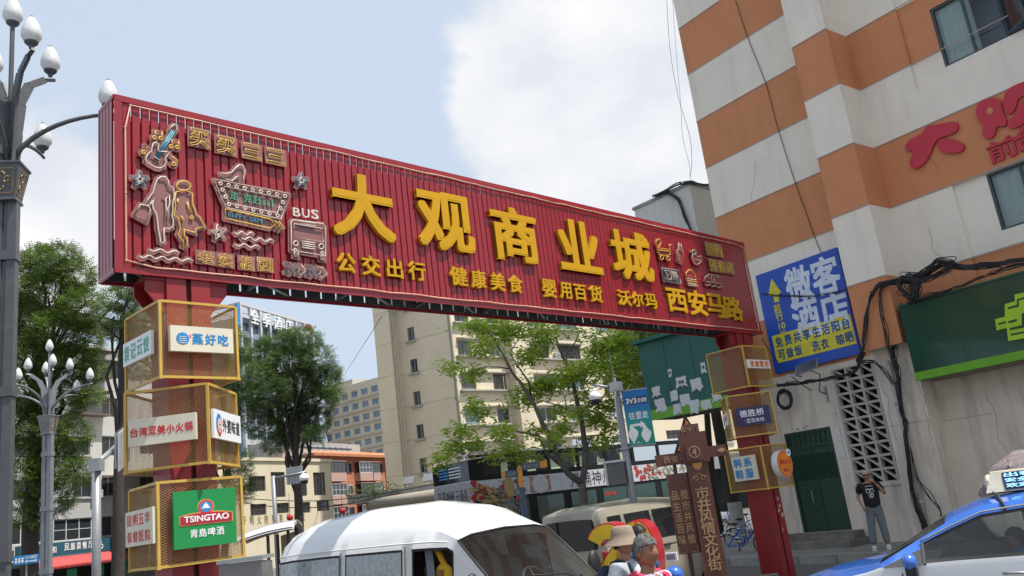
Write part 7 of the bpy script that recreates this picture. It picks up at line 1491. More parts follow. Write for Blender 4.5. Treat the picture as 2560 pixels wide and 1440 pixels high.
car_loft(t3, KT, [(-2.35, -1.50), (-1.38, -.40)], (-.66, .02), (-3.6, -3.1), P_silver, gside=lambda i, s_: G_car, gws=G_car, grear=G_car, arches=((.35, .34), (-2.75, .34)))
for x in (.35, -2.75):
    for y in (-.80, .80): wheel(t3, x, y, .31)
# double decker bus
MBu = frame(at(1187, 1290, 31), 50, 0); bs = thing('double_decker_bus', 'black and white double-decker bus with green-tinted upper windows and red and gold artwork', 'bus', MBu)
zr_ = zof(MBu, 1400, 1118); zu1 = zof(MBu, 1400, 1130); zu0 = zof(MBu, 1400, 1172); zb1 = zof(MBu, 1400, 1182); zbb = zof(MBu, 1400, 1226); BL = min(12.5, loc(MBu, 1735, 1200)[0]); BWd = 2.45
B_blk = mat('bus_black', (.010, .012, .013), rough=.6, spec=.25); B_wht = mat('bus_white_wrap', (.55, .56, .60), rough=.35, coat=.4); G_bus = glass('green_bus_glass', (.08, .28, .18), clear=.75, rough=.02)
nU = 7; us = [.55 + k * (BL - 1.0) / nU for k in range(nU + 1)]
hU = [(us[k] + .08, us[k + 1] - .08, zu0 + .02, zu1 - .04) for k in range(nU)]
for y_, nm in ((0., 'side_panel'), (BWd, 'side_panel')):
    m_ = {'k': MB()}; facade(m_, MBu, 0, BL, zb1, zr_ - .06, hU, lambda z: 'k', y_, (), .05 if y_ == 0 else -.05); m_['k'].build(nm, B_blk, bs)
    for h in hU:
        b = MB(); b.add([(h[0], y_ + .03, h[2]), (h[1], y_ + .03, h[2]), (h[1], y_ + .03, h[3]), (h[0], y_ + .03, h[3])], [(0, 1, 2, 3)]); b.build('upper_window', G_bus, bs)
b = MB(); b.box(.0, BL, -.01, BWd + .01, zbb, zb1); b.build('white_band', B_wht, bs)
b = MB(); b.box(.03, BL - .15, .01, BWd - .01, .35, zbb); b.build('lower_body', B_blk, bs)
b = MB(); b.box(.1, BL - .3, .15, BWd - .15, zb1 + .0, zb1 + .06); b.build('upper_floor', B_blk, bs)
b = MB(); b.box(0.2, BL - .25, .1, BWd - .1, zr_ - .06, zr_ + .02); b.build('roof', I_wht, bs)
for k in range(6):
    x = 1.2 + k * 1.75; b = MB(); b.box(x, x + 1.35, -.006, .009, 1.35, zbb - .12); b.build('lower_window', glass('bus_lower_glass', (.02, .06, .045)), bs)
for k in range(8):
    for y in (.5, 1.9): x = 1.2 + k * 1.3; b = MB(); b.box(x, x + .12, y - .35, y + .35, zb1 + .06, zb1 + .75); b.tube([(x + .06, y - .32, zb1 + .75), (x + .06, y - .28, zb1 + .88), (x + .06, y + .28, zb1 + .88), (x + .06, y + .32, zb1 + .75)], .025, 5); b.build('seat', M_clothd, bs)
for x, y in ((1.6, .6), (6.6, .5), (7.1, .5)):
    b = MB(); b.ball((x + .1, y, zb1 + 1.02), .10, .09, .13, 10, 7); b.ball((x + .1, y, zb1 + .68), .14, .24, .26, 10, 6); b.build('passenger_silhouette', M_clothd, bs, True)
b = MB(); b.box(-.015, .3, .05, BWd - .05, zb1 + .05, zr_ - .25); b.build('rear_window', glass('bus_rear_glass', (.015, .02, .025)), bs)
b = MB(); b.box(-.0, .02, 0, BWd, .4, zb1 + .04); b.build('rear_panel', B_wht, bs)
b = MB(); b.hexa([(-.02, -.02, zr_ - .22), (1.0, -.02, zr_ - .16), (1.0, BWd + .02, zr_ - .16), (-.02, BWd + .02, zr_ - .22), (.12, .1, zr_ + .06), (1.0, .1, zr_ + .07), (1.0, BWd - .1, zr_ + .07), (.12, BWd - .1, zr_ + .06)]); b.build('rear_roof_cap', mat('bus_red_cap', (.42, .06, .08), rough=.4, col2=(.7, .6, .6), var=.3, scale=3), bs)
tb_ = MB(); text(tb_, '月满神州·云南礼', .2, BWd - .25, zbb - .05, zbb + .45, 0, .006, .0); b = MB(); b.add([(-.012 + v[1], BWd - v[0], v[2]) for v in tb_.v], tb_.f); b.build('lettering', I_blk, bs)
for r_ in range(4): b = MB(); b.box(-.022, -.0155, BWd - 1.0, BWd - .45, zb1 + .22 + r_ * .11, zb1 + .27 + r_ * .11); b.build('rear_print', I_blue, bs); b = MB(); b.box(-.022, -.0155, BWd - 1.9, BWd - 1.12, zb1 + .22 + r_ * .11, zb1 + .26 + r_ * .11); b.build('rear_print', MATS['pale_print'], bs)
# side artwork
x_t0 = loc(MBu, 1425, 1200)[0]; x_t1 = loc(MBu, 1560, 1190)[0]
tb_ = MB(); text(tb_, '月满神州·云', x_t0, x_t1, zbb + .06, zb1 - .05, -.016, .005, .0); tb_.build('lettering', I_blk, bs)
rb2 = random.Random(4)
def art(mname, col, n, x0, x1, z0, z1, s0, s1, kind, y=-.0145):
    b = MB()
    for k in range(n):
        cx, cz = rb2.uniform(x0, x1), rb2.uniform(z0, z1); s_ = rb2.uniform(s0, s1); a_ = rb2.uniform(0, 6.28) if kind != 'f' else rb2.gauss(-.35, .3); yy = y - k * .00006
        if kind == 'f': P = [(-s_ * 2.2, -.2 * s_), (0, -.34 * s_), (s_ * 2.2, 0), (0, .34 * s_)]
        elif kind == 'l': P = [(-s_, 0), (0, -.4 * s_), (s_, 0), (0, .4 * s_)]
        else: P = [(s_ * math.cos(q * 1.05) * rb2.uniform(.7, 1.2), s_ * math.sin(q * 1.05) * rb2.uniform(.7, 1.2)) for q in range(6)]
        b.poly([(cx + p[0] * math.cos(a_) - p[1] * math.sin(a_), cz + p[0] * math.sin(a_) + p[1] * math.cos(a_)) for p in P], yy, -.0105)
    o = b.build('artwork_' + mname, mat('art_' + mname, col, rough=.45), bs); o['kind'] = 'stuff'
xq0, xq1 = .05, loc(MBu, 1310, 1220)[0]
art('gold', (.42, .30, .11), 70, xq0 + .1, xq1 * .62, .9, zb1 - .25, .16, .34, 'f'); art('black', (.02, .018, .016), 90, xq0 + .2, xq1 * .6, .9, zb1 - .3, .05, .12, 'f', -.021); art('red', (.36, .02, .03), 26, 0, xq1 * .3, 1.2, zb1 + .1, .05, .14, 'b', -.03)
art('grey', (.20, .20, .22), 260, xq1 * .45, xq1, 1.0, zb1 - .05, .05, .12, 'l', -.024); art('crimson', (.40, .03, .03), 12, xq1 * .45, xq1, 1.4, zb1 - .05, .06, .10, 'b', -.036)
b = MB(); cx = loc(MBu, 1271, 1215)[0]; b.poly(circ(cx, (zbb + zb1) / 2, .24, 14, .36), -.045, -.011); b.build('gold_cartouche', mat('art_gold', ()) if False else MATS['art_gold'], bs)
x0 = loc(MBu, 1325, 1215)[0]; x1 = loc(MBu, 1376, 1212)[0]; b = MB(); b.box(x0, x1, -.018, -.0105, zbb + .04, zb1 - .04); pn = b.build('brocade_panel', mat('brocade_red', (.35, .04, .04), rough=.5, var=.6, scale=9, col2=(.5, .3, .2)), bs); b = MB(); b.poly(circ((x0 + x1) / 2, (zbb + zb1) / 2, .42, 8, .36), -.022, -.0185); b.build('medallion', B_wht, pn)
x0 = loc(MBu, 1590, 1195)[0]; art('lion', (.38, .04, .04), 30, x0, x0 + 1.5, zbb + .1, zb1 - .05, .05, .13, 'b'); art('greenery', (.30, .28, .18), 60, x0 + .6, BL - .1, zbb + .05, zb1 - .05, .05, .13, 'l', -.03)
b = MB()
text(b, '西安马路', loc(MBu, 1512, 1235)[0], loc(MBu, 1540, 1235)[0], zbb - .42, zbb - .27, -.02, .008, .01)
b.build('led_route_display', mat('led_red', (.5, .03, .02), rough=.4, emit=((1, .1, .05), .15)), bs)
for x in (2.3, BL - 2.6):
    for y in (.25, BWd - .25): wheel(bs, x, y, .48, .28)
# canopy tricycle behind the left post
MTc = frame(at(690, 1400, 14.8), 82, 0); tc_ = thing('canopy_tricycle', 'open tricycle with a white curved canopy on black poles behind the white van', 'tricycle', MTc)
x0 = loc(MTc, 600, 1345)[0]; x1 = loc(MTc, 745, 1310)[0]; z0 = zof(MTc, 606, 1350); z1 = zof(MTc, 735, 1312)
b = MB(); n = 14; vs = []
for i in range(n + 1):
    t_ = i / n; x = x0 + (x1 - x0) * t_; z = z0 + (z1 - z0) * (1 - (1 - t_) ** 2.2)
    for y, dz in ((-.55, -.03), (-.5, .02), (0, .08), (.5, .02), (.55, -.03)): vs.append((x, y, z + dz))
b.add(vs, [(i * 5 + k, i * 5 + k + 1, (i + 1) * 5 + k + 1, (i + 1) * 5 + k) for i in range(n) for k in range(4)]); b.add([(v[0], v[1], v[2] - .035) for v in vs], [(i * 5 + k, i * 5 + k + 1, (i + 1) * 5 + k + 1, (i + 1) * 5 + k) for i in range(n) for k in range(4)]); b.build('canopy', P_white, tc_, True)
b = MB(); b.add([(v[0], v[1] * .93, v[2] - .045) for v in vs], [(i * 5 + k, i * 5 + k + 1, (i + 1) * 5 + k + 1, (i + 1) * 5 + k) for i in range(n) for k in range(4)]); b.build('canopy_lining', mat('tan_lining', (.34, .26, .17), rough=.9, var=.2), tc_)
b = MB(); xp1 = loc(MTc, 683, 1360)[0]
for y in (-.5, .5):
    for xx, zz3 in ((xp1, z1 - .12), (x1 - .1, z1 - .02)): b = MB(); b.tube([(xx, y, .5), (xx, y, zz3)], .028, 6); b.build('canopy_pole', M_black, tc_)
b = MB(); b.add([(xp1 + .05, .52, z1 - .15), (x1 - .1, .52, z1 - .1), (x1 - .1, .52, .7), (xp1 + .05, .52, .7)], [(0, 1, 2, 3)]); b.build('rain_sheet', MATS['tan_lining'], tc_)
b = MB(); b.box(x0 + .4, x1, -.5, .5, .35, .55); b.build('chassis', M_trim, tc_); b = MB(); b.box(xp1 + .2, x1 - .2, -.45, .45, .551, .8); b.build('seat', M_seat, tc_)
wheel(tc_, x0 + .5, .0, .28, .1); wheel(tc_, x1 - .4, -.42, .28, .1); wheel(tc_, x1 - .4, .42, .28, .1)
# bicycles by the whitewashed tree
def bike(M, label, fm):
    o = thing('parked_bicycle', label, 'bicycle', M, 'parked bicycles')
    for x in (-.5, .5):
        b = MB(); b.tube([(x + .31 * math.cos(k * .3927), 0, .33 + .31 * math.sin(k * .3927)) for k in range(16)], .02, 5, closed=True); wo = b.build('wheel', M_tyre, o)
        b = MB()
        for k in range(6): b.tube([(x, 0, .33), (x + .30 * math.cos(k * 1.047), 0, .33 + .30 * math.sin(k * 1.047))], .004, 3)
        b.build('spokes', M_galv, wo)
    b = MB(); b.tube([(-.5, 0, .33), (-.1, 0, .3), (.36, 0, .72), (-.18, 0, .68), (-.1, 0, .3)], .024, 6); b.tube([(-.5, 0, .33), (-.18, 0, .68), (-.22, 0, .85)], .018, 5); b.tube([(.5, 0, .33), (.36, 0, .72), (.32, 0, .98)], .022, 5); b.build('frame', fm, o, True)
    b = MB(); b.tube([(.40, -.26, 1.0), (.32, 0, 1.0), (.40, .26, 1.0)], .014, 5); b.build('handlebar', M_black, o); b = MB(); b.ball((-.24, 0, .88), .13, .08, .035, 10, 6); b.build('saddle', M_black, o, True)
    b = MB(); b.box(.48, .72, -.14, .14, .78, .98); b.build('basket', M_galv, o); b = MB()
    for k in range(7): a_ = .3 + k * .35; b.box(-.5 + .34 * math.cos(a_) - .05, -.5 + .34 * math.cos(a_) + .05, -.035, .035, .33 + .34 * math.sin(a_) - .012, .33 + .34 * math.sin(a_) + .012)
    b.build('mudguard', I_wht if fm is not I_wht else M_black, o); return o
bk0 = bike(frame(at(1862, 1335, 23.5), 118, 0), 'blue shared bicycle parked just right of the whitewashed tree trunk', P_blue)
copy_tree(bk0, frame(at(1868, 1300, 26), 124, 0), 'second blue shared bicycle behind the first by the whitewashed trunk')
copy_tree(bk0, frame(at(1880, 1280, 29), 112, 0), 'farthest blue shared bicycle in the row beyond the whitewashed trunk')
copy_tree(bk0, frame(at(1795, 1285, 31), 110, 0), 'blue shared bicycle left of the whitewashed trunk, half hidden by the signpost')
# scooter beside the pedestrians
MSc = frame(at(1672, 1440, 12.2), 110, 0); so = thing('scooter', 'electric scooter with a white mirror and blue helmet behind the pedestrians', 'scooter', MSc)
xm, zm = loc(MSc, 1677, 1392, 0); hx, hz = loc(MSc, 1687, 1436, 0)
b = MB(); b.tube([(xm - .0, 0, zm - .06), (xm + .05, 0, zm - .22), (xm + .12, .02, zm - .36)], .009, 5); b.M = T(xm, 0, zm); b.box(-.10, .09, -.03, .03, -.055, .055); m_ = b.build('mirror', I_wht, so)
b = MB(); b.box(xm - .055, xm + .065, -.034, -.031, zm - .035, zm + .035); b.build('mirror_glass', M_galv, m_)
b = MB(); b.tube([(xm + .12, -.3, zm - .36), (xm + .16, 0, zm - .40), (xm + .12, .35, zm - .36)], .018, 6); b.build('handlebar', M_black, so)
b = MB(); b.hexa([(xm - .1, -.2, .35), (xm + .35, -.2, .35), (xm + .35, .2, .35), (xm - .1, .2, .35), (xm + .02, -.14, zm - .42), (xm + .25, -.14, zm - .42), (xm + .25, .14, zm - .42), (xm + .02, .14, zm - .42)]); b.build('front_shield', I_wht, so)
b = MB(); b.box(xm + .3, xm + 1.3, -.16, .16, .3, .45); b.hexa([(xm + .6, -.14, .45), (xm + 1.4, -.14, .45), (xm + 1.4, .14, .45), (xm + .6, .14, .45), (xm + .65, -.13, .74), (xm + 1.35, -.13, .76), (xm + 1.35, .13, .76), (xm + .65, .13, .74)]); b.build('seat', M_black, so); wheel(so, xm - .05, 0, .24, .1); wheel(so, xm + 1.25, 0, .24, .1)
b = MB(); b.M = T(hx, -.02, hz); b.ball((0, 0, 0), .125, .13, .115, 16, 10); o = b.build('helmet', P_blue, smooth=True); o.matrix_world = MSc; tag(o, 'round blue helmet resting on the scooter at the bottom', 'helmet')
b = MB(); b.M = T(hx, -.02, hz); b.tube([(.12 * math.cos(k * .5236), .125 * math.sin(k * .5236), -.06) for k in range(12)], .012, 4, closed=True); b.build('helmet_trim', M_black, o)
# ---------------------------------------------------------------- people
SKIN = mat('skin_tone', (.38, .19, .115), rough=.55, var=.06); SKIN2 = mat('tanned_skin', (.27, .12, .065), rough=.55, var=.08)
def skinned(name, verts, edges, radii, m, par, sub=2, root=0):
    me = bpy.data.meshes.new(name); me.from_pydata(verts, edges, []); o = bpy.data.objects.new(name, me); COL.objects.link(o)
    o.modifiers.new('s', 'SKIN').use_smooth_shade = True; ss = o.modifiers.new('ss', 'SUBSURF'); ss.levels = sub; ss.render_levels = sub
    for i, r in enumerate(radii):
        d = me.skin_vertices[0].data[i]; d.radius = r if isinstance(r, tuple) else (r, r); d.use_root = i == root
    bpy.context.view_layer.update(); nm = bpy.data.meshes.new_from_object(o.evaluated_get(bpy.context.evaluated_depsgraph_get()))
    bpy.data.objects.remove(o); nm.materials.clear()
    if m: nm.materials.append(m)
    vs = [tuple(v.co) for v in nm.vertices]; fs = [tuple(p.vertices) for p in nm.polygons]; bpy.data.meshes.remove(nm); return vs, fs
def head_mesh(c, s_, yaw, pitch=0, rx=.076, ry=.096, rz=.118):
    """head facing local -y: skull with brow, nose, chin and ears"""
    b = MB(); n, m = 22, 16; vs = []; fs = []; b.M = T(*c) @ Rz(yaw) @ Matrix.Rotation(R(pitch), 4, 'X') @ Matrix.Scale(s_, 4)
    for i in range(m + 1):
        t = math.pi * i / m; z = -rz * math.cos(t)
        for k in range(n):
            a = 2 * math.pi * k / n; x = rx * math.sin(t) * math.cos(a); y = ry * math.sin(t) * math.sin(a); zn = z / rz
            if zn < 0: x *= 1 - .28 * zn * zn; y *= (1 - .12 * zn * zn)
            if y < 0:
                if -.35 < zn < .12 and abs(x) < .02: y -= .024 * max(0, 1 - abs(zn + .16) / .28) * (1 - abs(x) / .03)
                if .0 < zn < .22 and .012 < abs(x) < .05: y += .008
                if -.62 < zn < -.42 and abs(x) < .03: y -= .005
                if zn < -.75: y -= .006
            vs.append((x, y, z))
    for i in range(m):
        for k in range(n): k2 = (k + 1) % n; fs.append((i * n + k, i * n + k2, (i + 1) * n + k2, (i + 1) * n + k))
    b.add(vs, fs)
    for sg in (-1, 1): b.ball((sg * rx * 1.0, .008, -.005), .012, .022, .032, 8, 6)
    return b
def hand_mesh(wrist, dirv, palm_n, s_=1., curl=.5):
    """palm, four bent fingers of different length and a side thumb"""
    b = MB(); d = Vector(dirv).normalized(); nrm = Vector(palm_n); nrm = (nrm - d * nrm.dot(d)).normalized(); sd_ = d.cross(nrm); w = Vector(wrist)
    def P(a, s2, n_): return w + (d * a + sd_ * s2 + nrm * n_) * s_
    b.hexa([P(0, -.022, -.012), P(0, .022, -.012), P(0, .022, .012), P(0, -.022, .012), P(.085, -.04, -.011), P(.085, .04, -.011), P(.085, .04, .011), P(.085, -.04, .011)])
    for k, L in enumerate((.068, .078, .073, .056)):
        x = -.03 + k * .02; p = [P(.08, x, 0)]; a_ = 0; q = Vector((.08, x, 0))
        for j in range(3): a_ += curl * .7; q = q + Vector((math.cos(a_) * L / 2.4, 0, math.sin(a_) * L / 2.4)); p.append(P(q.x, q.y, q.z))
        b.tube(p, [.0095 * s_, .009 * s_, .008 * s_, .0065 * s_], 6)
    b.tube([P(.02, -.026, 0), P(.05, -.055, .012), P(.075, -.062, .03)], [.012 * s_, .0105 * s_, .008 * s_], 6)
    return b
def person(label, M, h, J, skin, shirt_m, pants_m, shoe_m, head_yaw=0, head_pitch=0, sleeve='short', width=1., curl=(.5, .5)):
    """J: joints in metres for a 1.70 m body facing -y; arms L/R elbows, wrists, knees, ankles"""
    k = h / 1.7; o = thing('person', label, 'person', M); S3 = lambda v: (v[0] * k * width, v[1] * k, v[2] * k); S1 = lambda v: (v[0] * k, v[1] * k, v[2] * k)
    hip = J.get('hip', (0, 0, .93)); chest = J.get('chest', (0, 0, 1.22)); nk = J.get('neck', (0, -.01, 1.42)); hd_ = J.get('head', (0, -.02, 1.57))
    V = [hip, (hip[0] * .5 + chest[0] * .5, hip[1] * .5 + chest[1] * .5, 1.07), chest, (nk[0], nk[1] + .01, 1.36), nk, (hd_[0], hd_[1] + .01, hd_[2] - .05)]; r = [(.15, .105), (.135, .10), (.16, .11), (.12, .085), .052, .05]; E = [(0, 1), (1, 2), (2, 3), (3, 4), (4, 5)]
    for sg, nm in ((-1, 'L'), (1, 'R')):
        sh = J.get('sh' + nm, (sg * .185, 0, 1.36)); i = len(V); V += [sh, J['el' + nm], J['wr' + nm]]; r += [.052, .040, .027]; E += [(3, i), (i, i + 1), (i + 1, i + 2)]
        i = len(V); V += [(sg * .085, hip[1], .86), J['kn' + nm], J['an' + nm]]; r += [.088, .058, .040]; E += [(0, i), (i, i + 1), (i + 1, i + 2)]
    sc_ = lambda q: tuple(x * k for x in q) if isinstance(q, tuple) else q * k
    vs, fs = skinned('body', [S1(v) for v in V], E, [sc_(q) for q in r], skin, o)
    b = MB(); b.add(vs, fs); hb_ = head_mesh(S1(hd_), k, head_yaw, head_pitch); b.add(hb_.v, hb_.f)
    for sg, nm, cu in ((-1, 'L', curl[0]), (1, 'R', curl[1])):
        w_ = Vector(S1(J['wr' + nm])); e_ = Vector(S1(J['el' + nm])); hm_ = hand_mesh(w_, w_ - e_, J.get('palm' + nm, (-sg, 0, .1)), k, cu); b.add(hm_.v, hm_.f)
    body = b.build('body', skin, o, True)
    # shirt
    V2 = [(hip[0], hip[1], hip[2] - .14), V[1], V[2], (V[3][0], V[3][1], 1.355), (nk[0], nk[1] + .005, 1.395)]; r2 = [(.178 * width, .14), (.168 * width, .135 * width), (.185 * width, .135), (.145, .105), (.07, .065)]; E2 = [(0, 1), (1, 2), (2, 3), (3, 4)]
    for sg, nm in ((-1, 'L'), (1, 'R')):
        sh = Vector(V[6 if sg < 0 else 12]); el = Vector(J['el' + nm]); wr = Vector(J['wr' + nm]); i = len(V2)
        if sleeve == 'short': V2 += [tuple(sh), tuple(sh.lerp(el, .72))]; r2 += [.075, .068]; E2 += [(3, i), (i, i + 1)]
        else: V2 += [tuple(sh), tuple(el), tuple(el.lerp(wr, .9))]; r2 += [.078, .062, .045]; E2 += [(3, i), (i, i + 1), (i + 1, i + 2)]
    vs, fs = skinned('shirt', [S1(v) for v in V2], E2, [sc_(q) for q in r2], shirt_m, o); b = MB(); b.add(vs, fs); shirt = b.build('shirt', shirt_m, o, True)
    V3 = [(hip[0], hip[1], hip[2] + .10), (hip[0], hip[1], hip[2] - .06)]; r3 = [(.15 * width, .105), (.160 * width, .12)]; E3 = [(0, 1)]
    for sg, nm in ((-1, 'L'), (1, 'R')):
        i = len(V3); kn = Vector(J['kn' + nm]); an = Vector(J['an' + nm]); V3 += [(sg * .09, hip[1], .80), tuple(kn), tuple(kn.lerp(an, .93))]; r3 += [.112, .085, .078]; E3 += [(1, i), (i, i + 1), (i + 1, i + 2)]
    vs, fs = skinned('trousers', [S1(v) for v in V3], E3, [sc_(q) for q in r3], pants_m, o); b = MB(); b.add(vs, fs); b.build('trousers', pants_m, o, True)
    for nm in 'LR':
        a_ = S1(J['an' + nm]); b = MB(); b.M = T(a_[0], a_[1] - .05 * k, 0.05 * k); b.ball((0, 0, 0), .052 * k, .135 * k, .055 * k, 12, 8); b.box(-.048, .048, -.13, .125, -.05, -.025); b.build('shoe', shoe_m, o, True)
    # face details
    fc = T(*S1(hd_)) @ Rz(head_yaw) @ Matrix.Rotation(R(head_pitch), 4, 'X') @ Matrix.Scale(k, 4)
    b = MB(); b.M = fc
    for sg in (-1, 1): b.ball((sg * .030, -.081, .010), .012, .007, .006, 8, 5)
    b.build('eye', I_blk, body); b = MB(); b.M = fc; b.tube([(-.022, -.083, -.058), (0, -.092, -.055), (.022, -.083, -.058)], .0045, 5); b.build('mouth', mat('lip', (.25, .08, .06), rough=.5), body)
    b = MB(); b.M = fc
    for sg in (-1, 1): b.tube([(sg * .014, -.089, .03), (sg * .03, -.087, .036), (sg * .046, -.076, .030)], .004, 4)
    b.build('eyebrow', mat('eyebrow', (.04, .03, .025), rough=.9), body)
    return o, body, shirt, fc, k
def hair(fc, m, par, long=0.):
    b = MB(); b.M = fc; vs = []; fs = []; n, mm = 24, 11; rh = random.Random(8)
    for i in range(mm + 1):
        t = math.pi * (.0 + .64 * i / mm)
        for q in range(n):
            a = 2 * math.pi * q / n; fr = -math.sin(a); lim_ = t
            if fr > .25: lim_ = min(t, math.pi * (.36 + .05 * (1 - fr)))
            elif fr > -.2: lim_ = min(t, math.pi * .50)
            s2 = 1.10 + .025 * math.sin(q * 5 + i * 2); vs.append((.076 * s2 * math.sin(lim_) * math.cos(a), (.096 * s2) * math.sin(lim_) * math.sin(a) + .004, .118 * s2 * math.cos(lim_) + .004))
    for i in range(mm):
        for q in range(n): q2 = (q + 1) % n; fs.append((i * n + q, i * n + q2, (i + 1) * n + q2, (i + 1) * n + q))
    b.add(vs, fs)
    for _ in range(420):
        a = rh.uniform(0, 2 * math.pi); fr = -math.sin(a); tm = math.pi * (.36 if fr > .25 else (.5 if fr > -.2 else .64)); t0 = tm * math.sqrt(rh.random()) * .95; t1 = min(tm * 1.06, t0 + rh.uniform(.18, .4)); da = rh.gauss(0, .1); e0, e1 = rh.uniform(1.10, 1.15), rh.uniform(1.08, 1.19)
        P = lambda t, a2, e: Vector((.076 * e * math.sin(t) * math.cos(a2), .096 * e * math.sin(t) * math.sin(a2) + .004, .118 * e * math.cos(t) + .004))
        p0, p1, p2 = P(t0, a, e0), P((t0 + t1) / 2, a + da / 2, e0 + .02), P(t1, a + da, e1); s_ = (p2 - p0).cross(p1).normalized() * .0035
        b.add([p0 - s_, p0 + s_, p1 + s_, p1 - s_, p2], [(0, 1, 2, 3), (3, 2, 4)])
    return b.build('hair', m, par, True)
STAND = dict(elL=(-.25, .02, 1.10), wrL=(-.26, -.06, .86), elR=(.25, .02, 1.10), wrR=(.26, -.06, .86), knL=(-.10, -.02, .50), anL=(-.11, .02, .09), knR=(.10, -.02, .50), anR=(.11, .02, .09))
WALK = dict(STAND, knL=(-.09, -.14, .52), anL=(-.09, -.22, .10), knR=(.09, .02, .50), anR=(.09, .26, .14), elL=(-.24, .10, 1.10), wrL=(-.24, .04, .86), elR=(.24, -.06, 1.10), wrR=(.22, -.24, .92))
def pframe(px_, py_, D, face_az):  # person whose head top is at the pixel; local -y looks along face_az
    p = at(px_, py_, D); return frame((p.x, p.y, 0), face_az + 90 - 180 + 180 - 0, 0) if False else frame((p.x, p.y, 0), face_az - 90, 0), p.z
def M_face(p, az): a = R(az); f = Vector((math.sin(a), math.cos(a), 0)); x = Vector((-f.y, f.x, 0)); return Matrix(((x.x, -f.x, 0, p.x), (x.y, -f.y, 0, p.y), (0, 0, 1, 0), (0, 0, 0, 1)))
# woman with pink backpack straps
p = at(1603, 1336, 6.7); M = M_face(p, 135); o, body, shirt, fc, k = person('elderly woman with short grey hair, pale lilac polo shirt and pink backpack straps', M, p.z, dict(WALK, palmL=(1, 0, 0), palmR=(-1, 0, 0)), SKIN2, mat('lilac_shirt', (.50, .44, .54), rough=.9, var=.08, bump=1, bscale=13), M_clothd, M_clothd, 0, 0)
hair(fc, mat('grey_hair', (.03, .03, .032), rough=.8, var=.5, scale=45, col2=(.16, .16, .16)), body)
def straps(k, m, o, w=.032):
    for sg in (-1, 1):
        b = MB(); pts_ = [(sg * .09, .13, 1.28), (sg * .105, .09, 1.40), (sg * .115, .0, 1.428), (sg * .12, -.09, 1.39), (sg * .125, -.135, 1.28), (sg * .135, -.135, 1.14), (sg * .15, -.08, 1.02), (sg * .15, .05, .98)]
        for a_, c in zip(pts_, pts_[1:]): b.bar(tuple(v * k for v in a_), tuple(v * k for v in c), w * k * 1.5, .014, up=(0, -1, .3))
        b.build('strap', m, o)
    b = MB(); b.M = T(0, .20 * k, 1.18 * k); b.ball((0, 0, 0), .15 * k, .10 * k, .21 * k, 14, 10); b.build('pack', m, o, True)
bp1 = thing('backpack', 'pink backpack worn by the grey-haired woman', 'backpack', M); straps(k, mat('pink_strap', (.62, .03, .09), rough=.7), bp1)
b = MB(); 
for sg in (-1, 1): b.add([(sg * .01, -.098 * 1, 1.34), (sg * .075, -.075, 1.415), (sg * .085, -.02, 1.43), (sg * .05, -.125, 1.33)], [(0, 1, 2, 3)])
b.v = [tuple(c * k for c in v) for v in b.v]; b.build('collar', MATS['lilac_shirt'], shirt)
# man with bucket hat
p = at(1548, 1310, 8.0); M = M_face(p, 118); o, body, shirt, fc, k = person('man in a beige bucket hat and sunglasses with a pale grey shirt and navy straps', M, p.z - .03, dict(WALK), SKIN, mat('pale_grey_shirt', (.34, .38, .41), rough=.9, var=.1, bump=1, bscale=13), mat('grey_trousers', (.12, .125, .13), rough=.9), M_clothd, -6, 0, sleeve='long')
hair(fc, mat('black_hair', (.015, .014, .013), rough=.6), body)
b = MB(); b.M = fc @ T(0, .005, .045) @ Matrix.Diagonal((1, 1.15, 1, 1)); b.lathe([(.158, -.062), (.150, -.052), (.104, -.008), (.094, .03), (.084, .08), (.062, .098), (.0, .1)], n=22, cap=False); b.lathe([(.158, -.066), (.102, -.014), (.090, .02)], n=22, cap=False); b.build('bucket_hat', mat('beige_hat', (.25, .19, .145), rough=.9, var=.12), body, True)
def shades(fc, par):
    b = MB(); b.M = fc
    for sg in (-1, 1): b.ball((sg * .032, -.090, .010), .027, .007, .019, 10, 6); b.tube([(sg * .056, -.082, .014), (sg * .078, -.02, .016), (sg * .078, .01, .008)], .003, 4)
    b.tube([(-.01, -.096, .015), (.01, -.096, .015)], .003, 4); b.build('sunglasses', M_black, par, True)
shades(fc, body); bp2 = thing('backpack', 'navy backpack worn by the man in the bucket hat', 'backpack', M); straps(k, mat('navy_strap', (.012, .022, .055), rough=.8), bp2, .024)
b = MB(); b.ball((0, -.088 * k, 1.28 * k), .06 * k, .055 * k, .12 * k, 12, 8); b.build('vest', mat('white_vest', (.6, .6, .62), rough=.9), shirt, True)
# third pedestrian behind
p = at(1590, 1312, 9.9); M = M_face(p, 125); o, body, shirt, fc, k = person('dark-haired pedestrian mostly hidden behind the bucket hat man', M, p.z, dict(WALK), SKIN2, mat('blue_tee', (.03, .10, .22), rough=.9), M_clothd, M_clothd); hair(fc, MATS['black_hair'], body)
# man on the phone by the wall
pf = onz(2207, 1374, .17); pt_ = at(2188, 1170, pf.y); hgt = pt_.z - .17
M = M_face(pf, 200); M = Matrix.Translation((0, 0, .17)) @ M
J = dict(STAND, elL=(-.27, .03, 1.12), wrL=(-.21, -.10, .93), elR=(.30, -.08, 1.14), wrR=(.15, -.19, 1.38), palmR=(-1, .2, 0), palmL=(1, .3, 0), knL=(-.12, -.02, .50), anL=(-.16, .0, .09), knR=(.11, -.02, .5), anR=(.13, -.02, .09))
o, body, shirt, fc, k = person('man in black printed tee, pink cap and grey jeans holding a hand to his face', M, hgt, J, SKIN, mat('black_tee', (.012, .012, .013), rough=.9, bump=1, bscale=13), mat('grey_jeans', (.15, .17, .19), rough=.9, var=.25, scale=5, bump=1, bscale=16), mat('white_shoe', (.6, .6, .58), rough=.6), 0, 0, width=1.08, curl=(.2, .9))
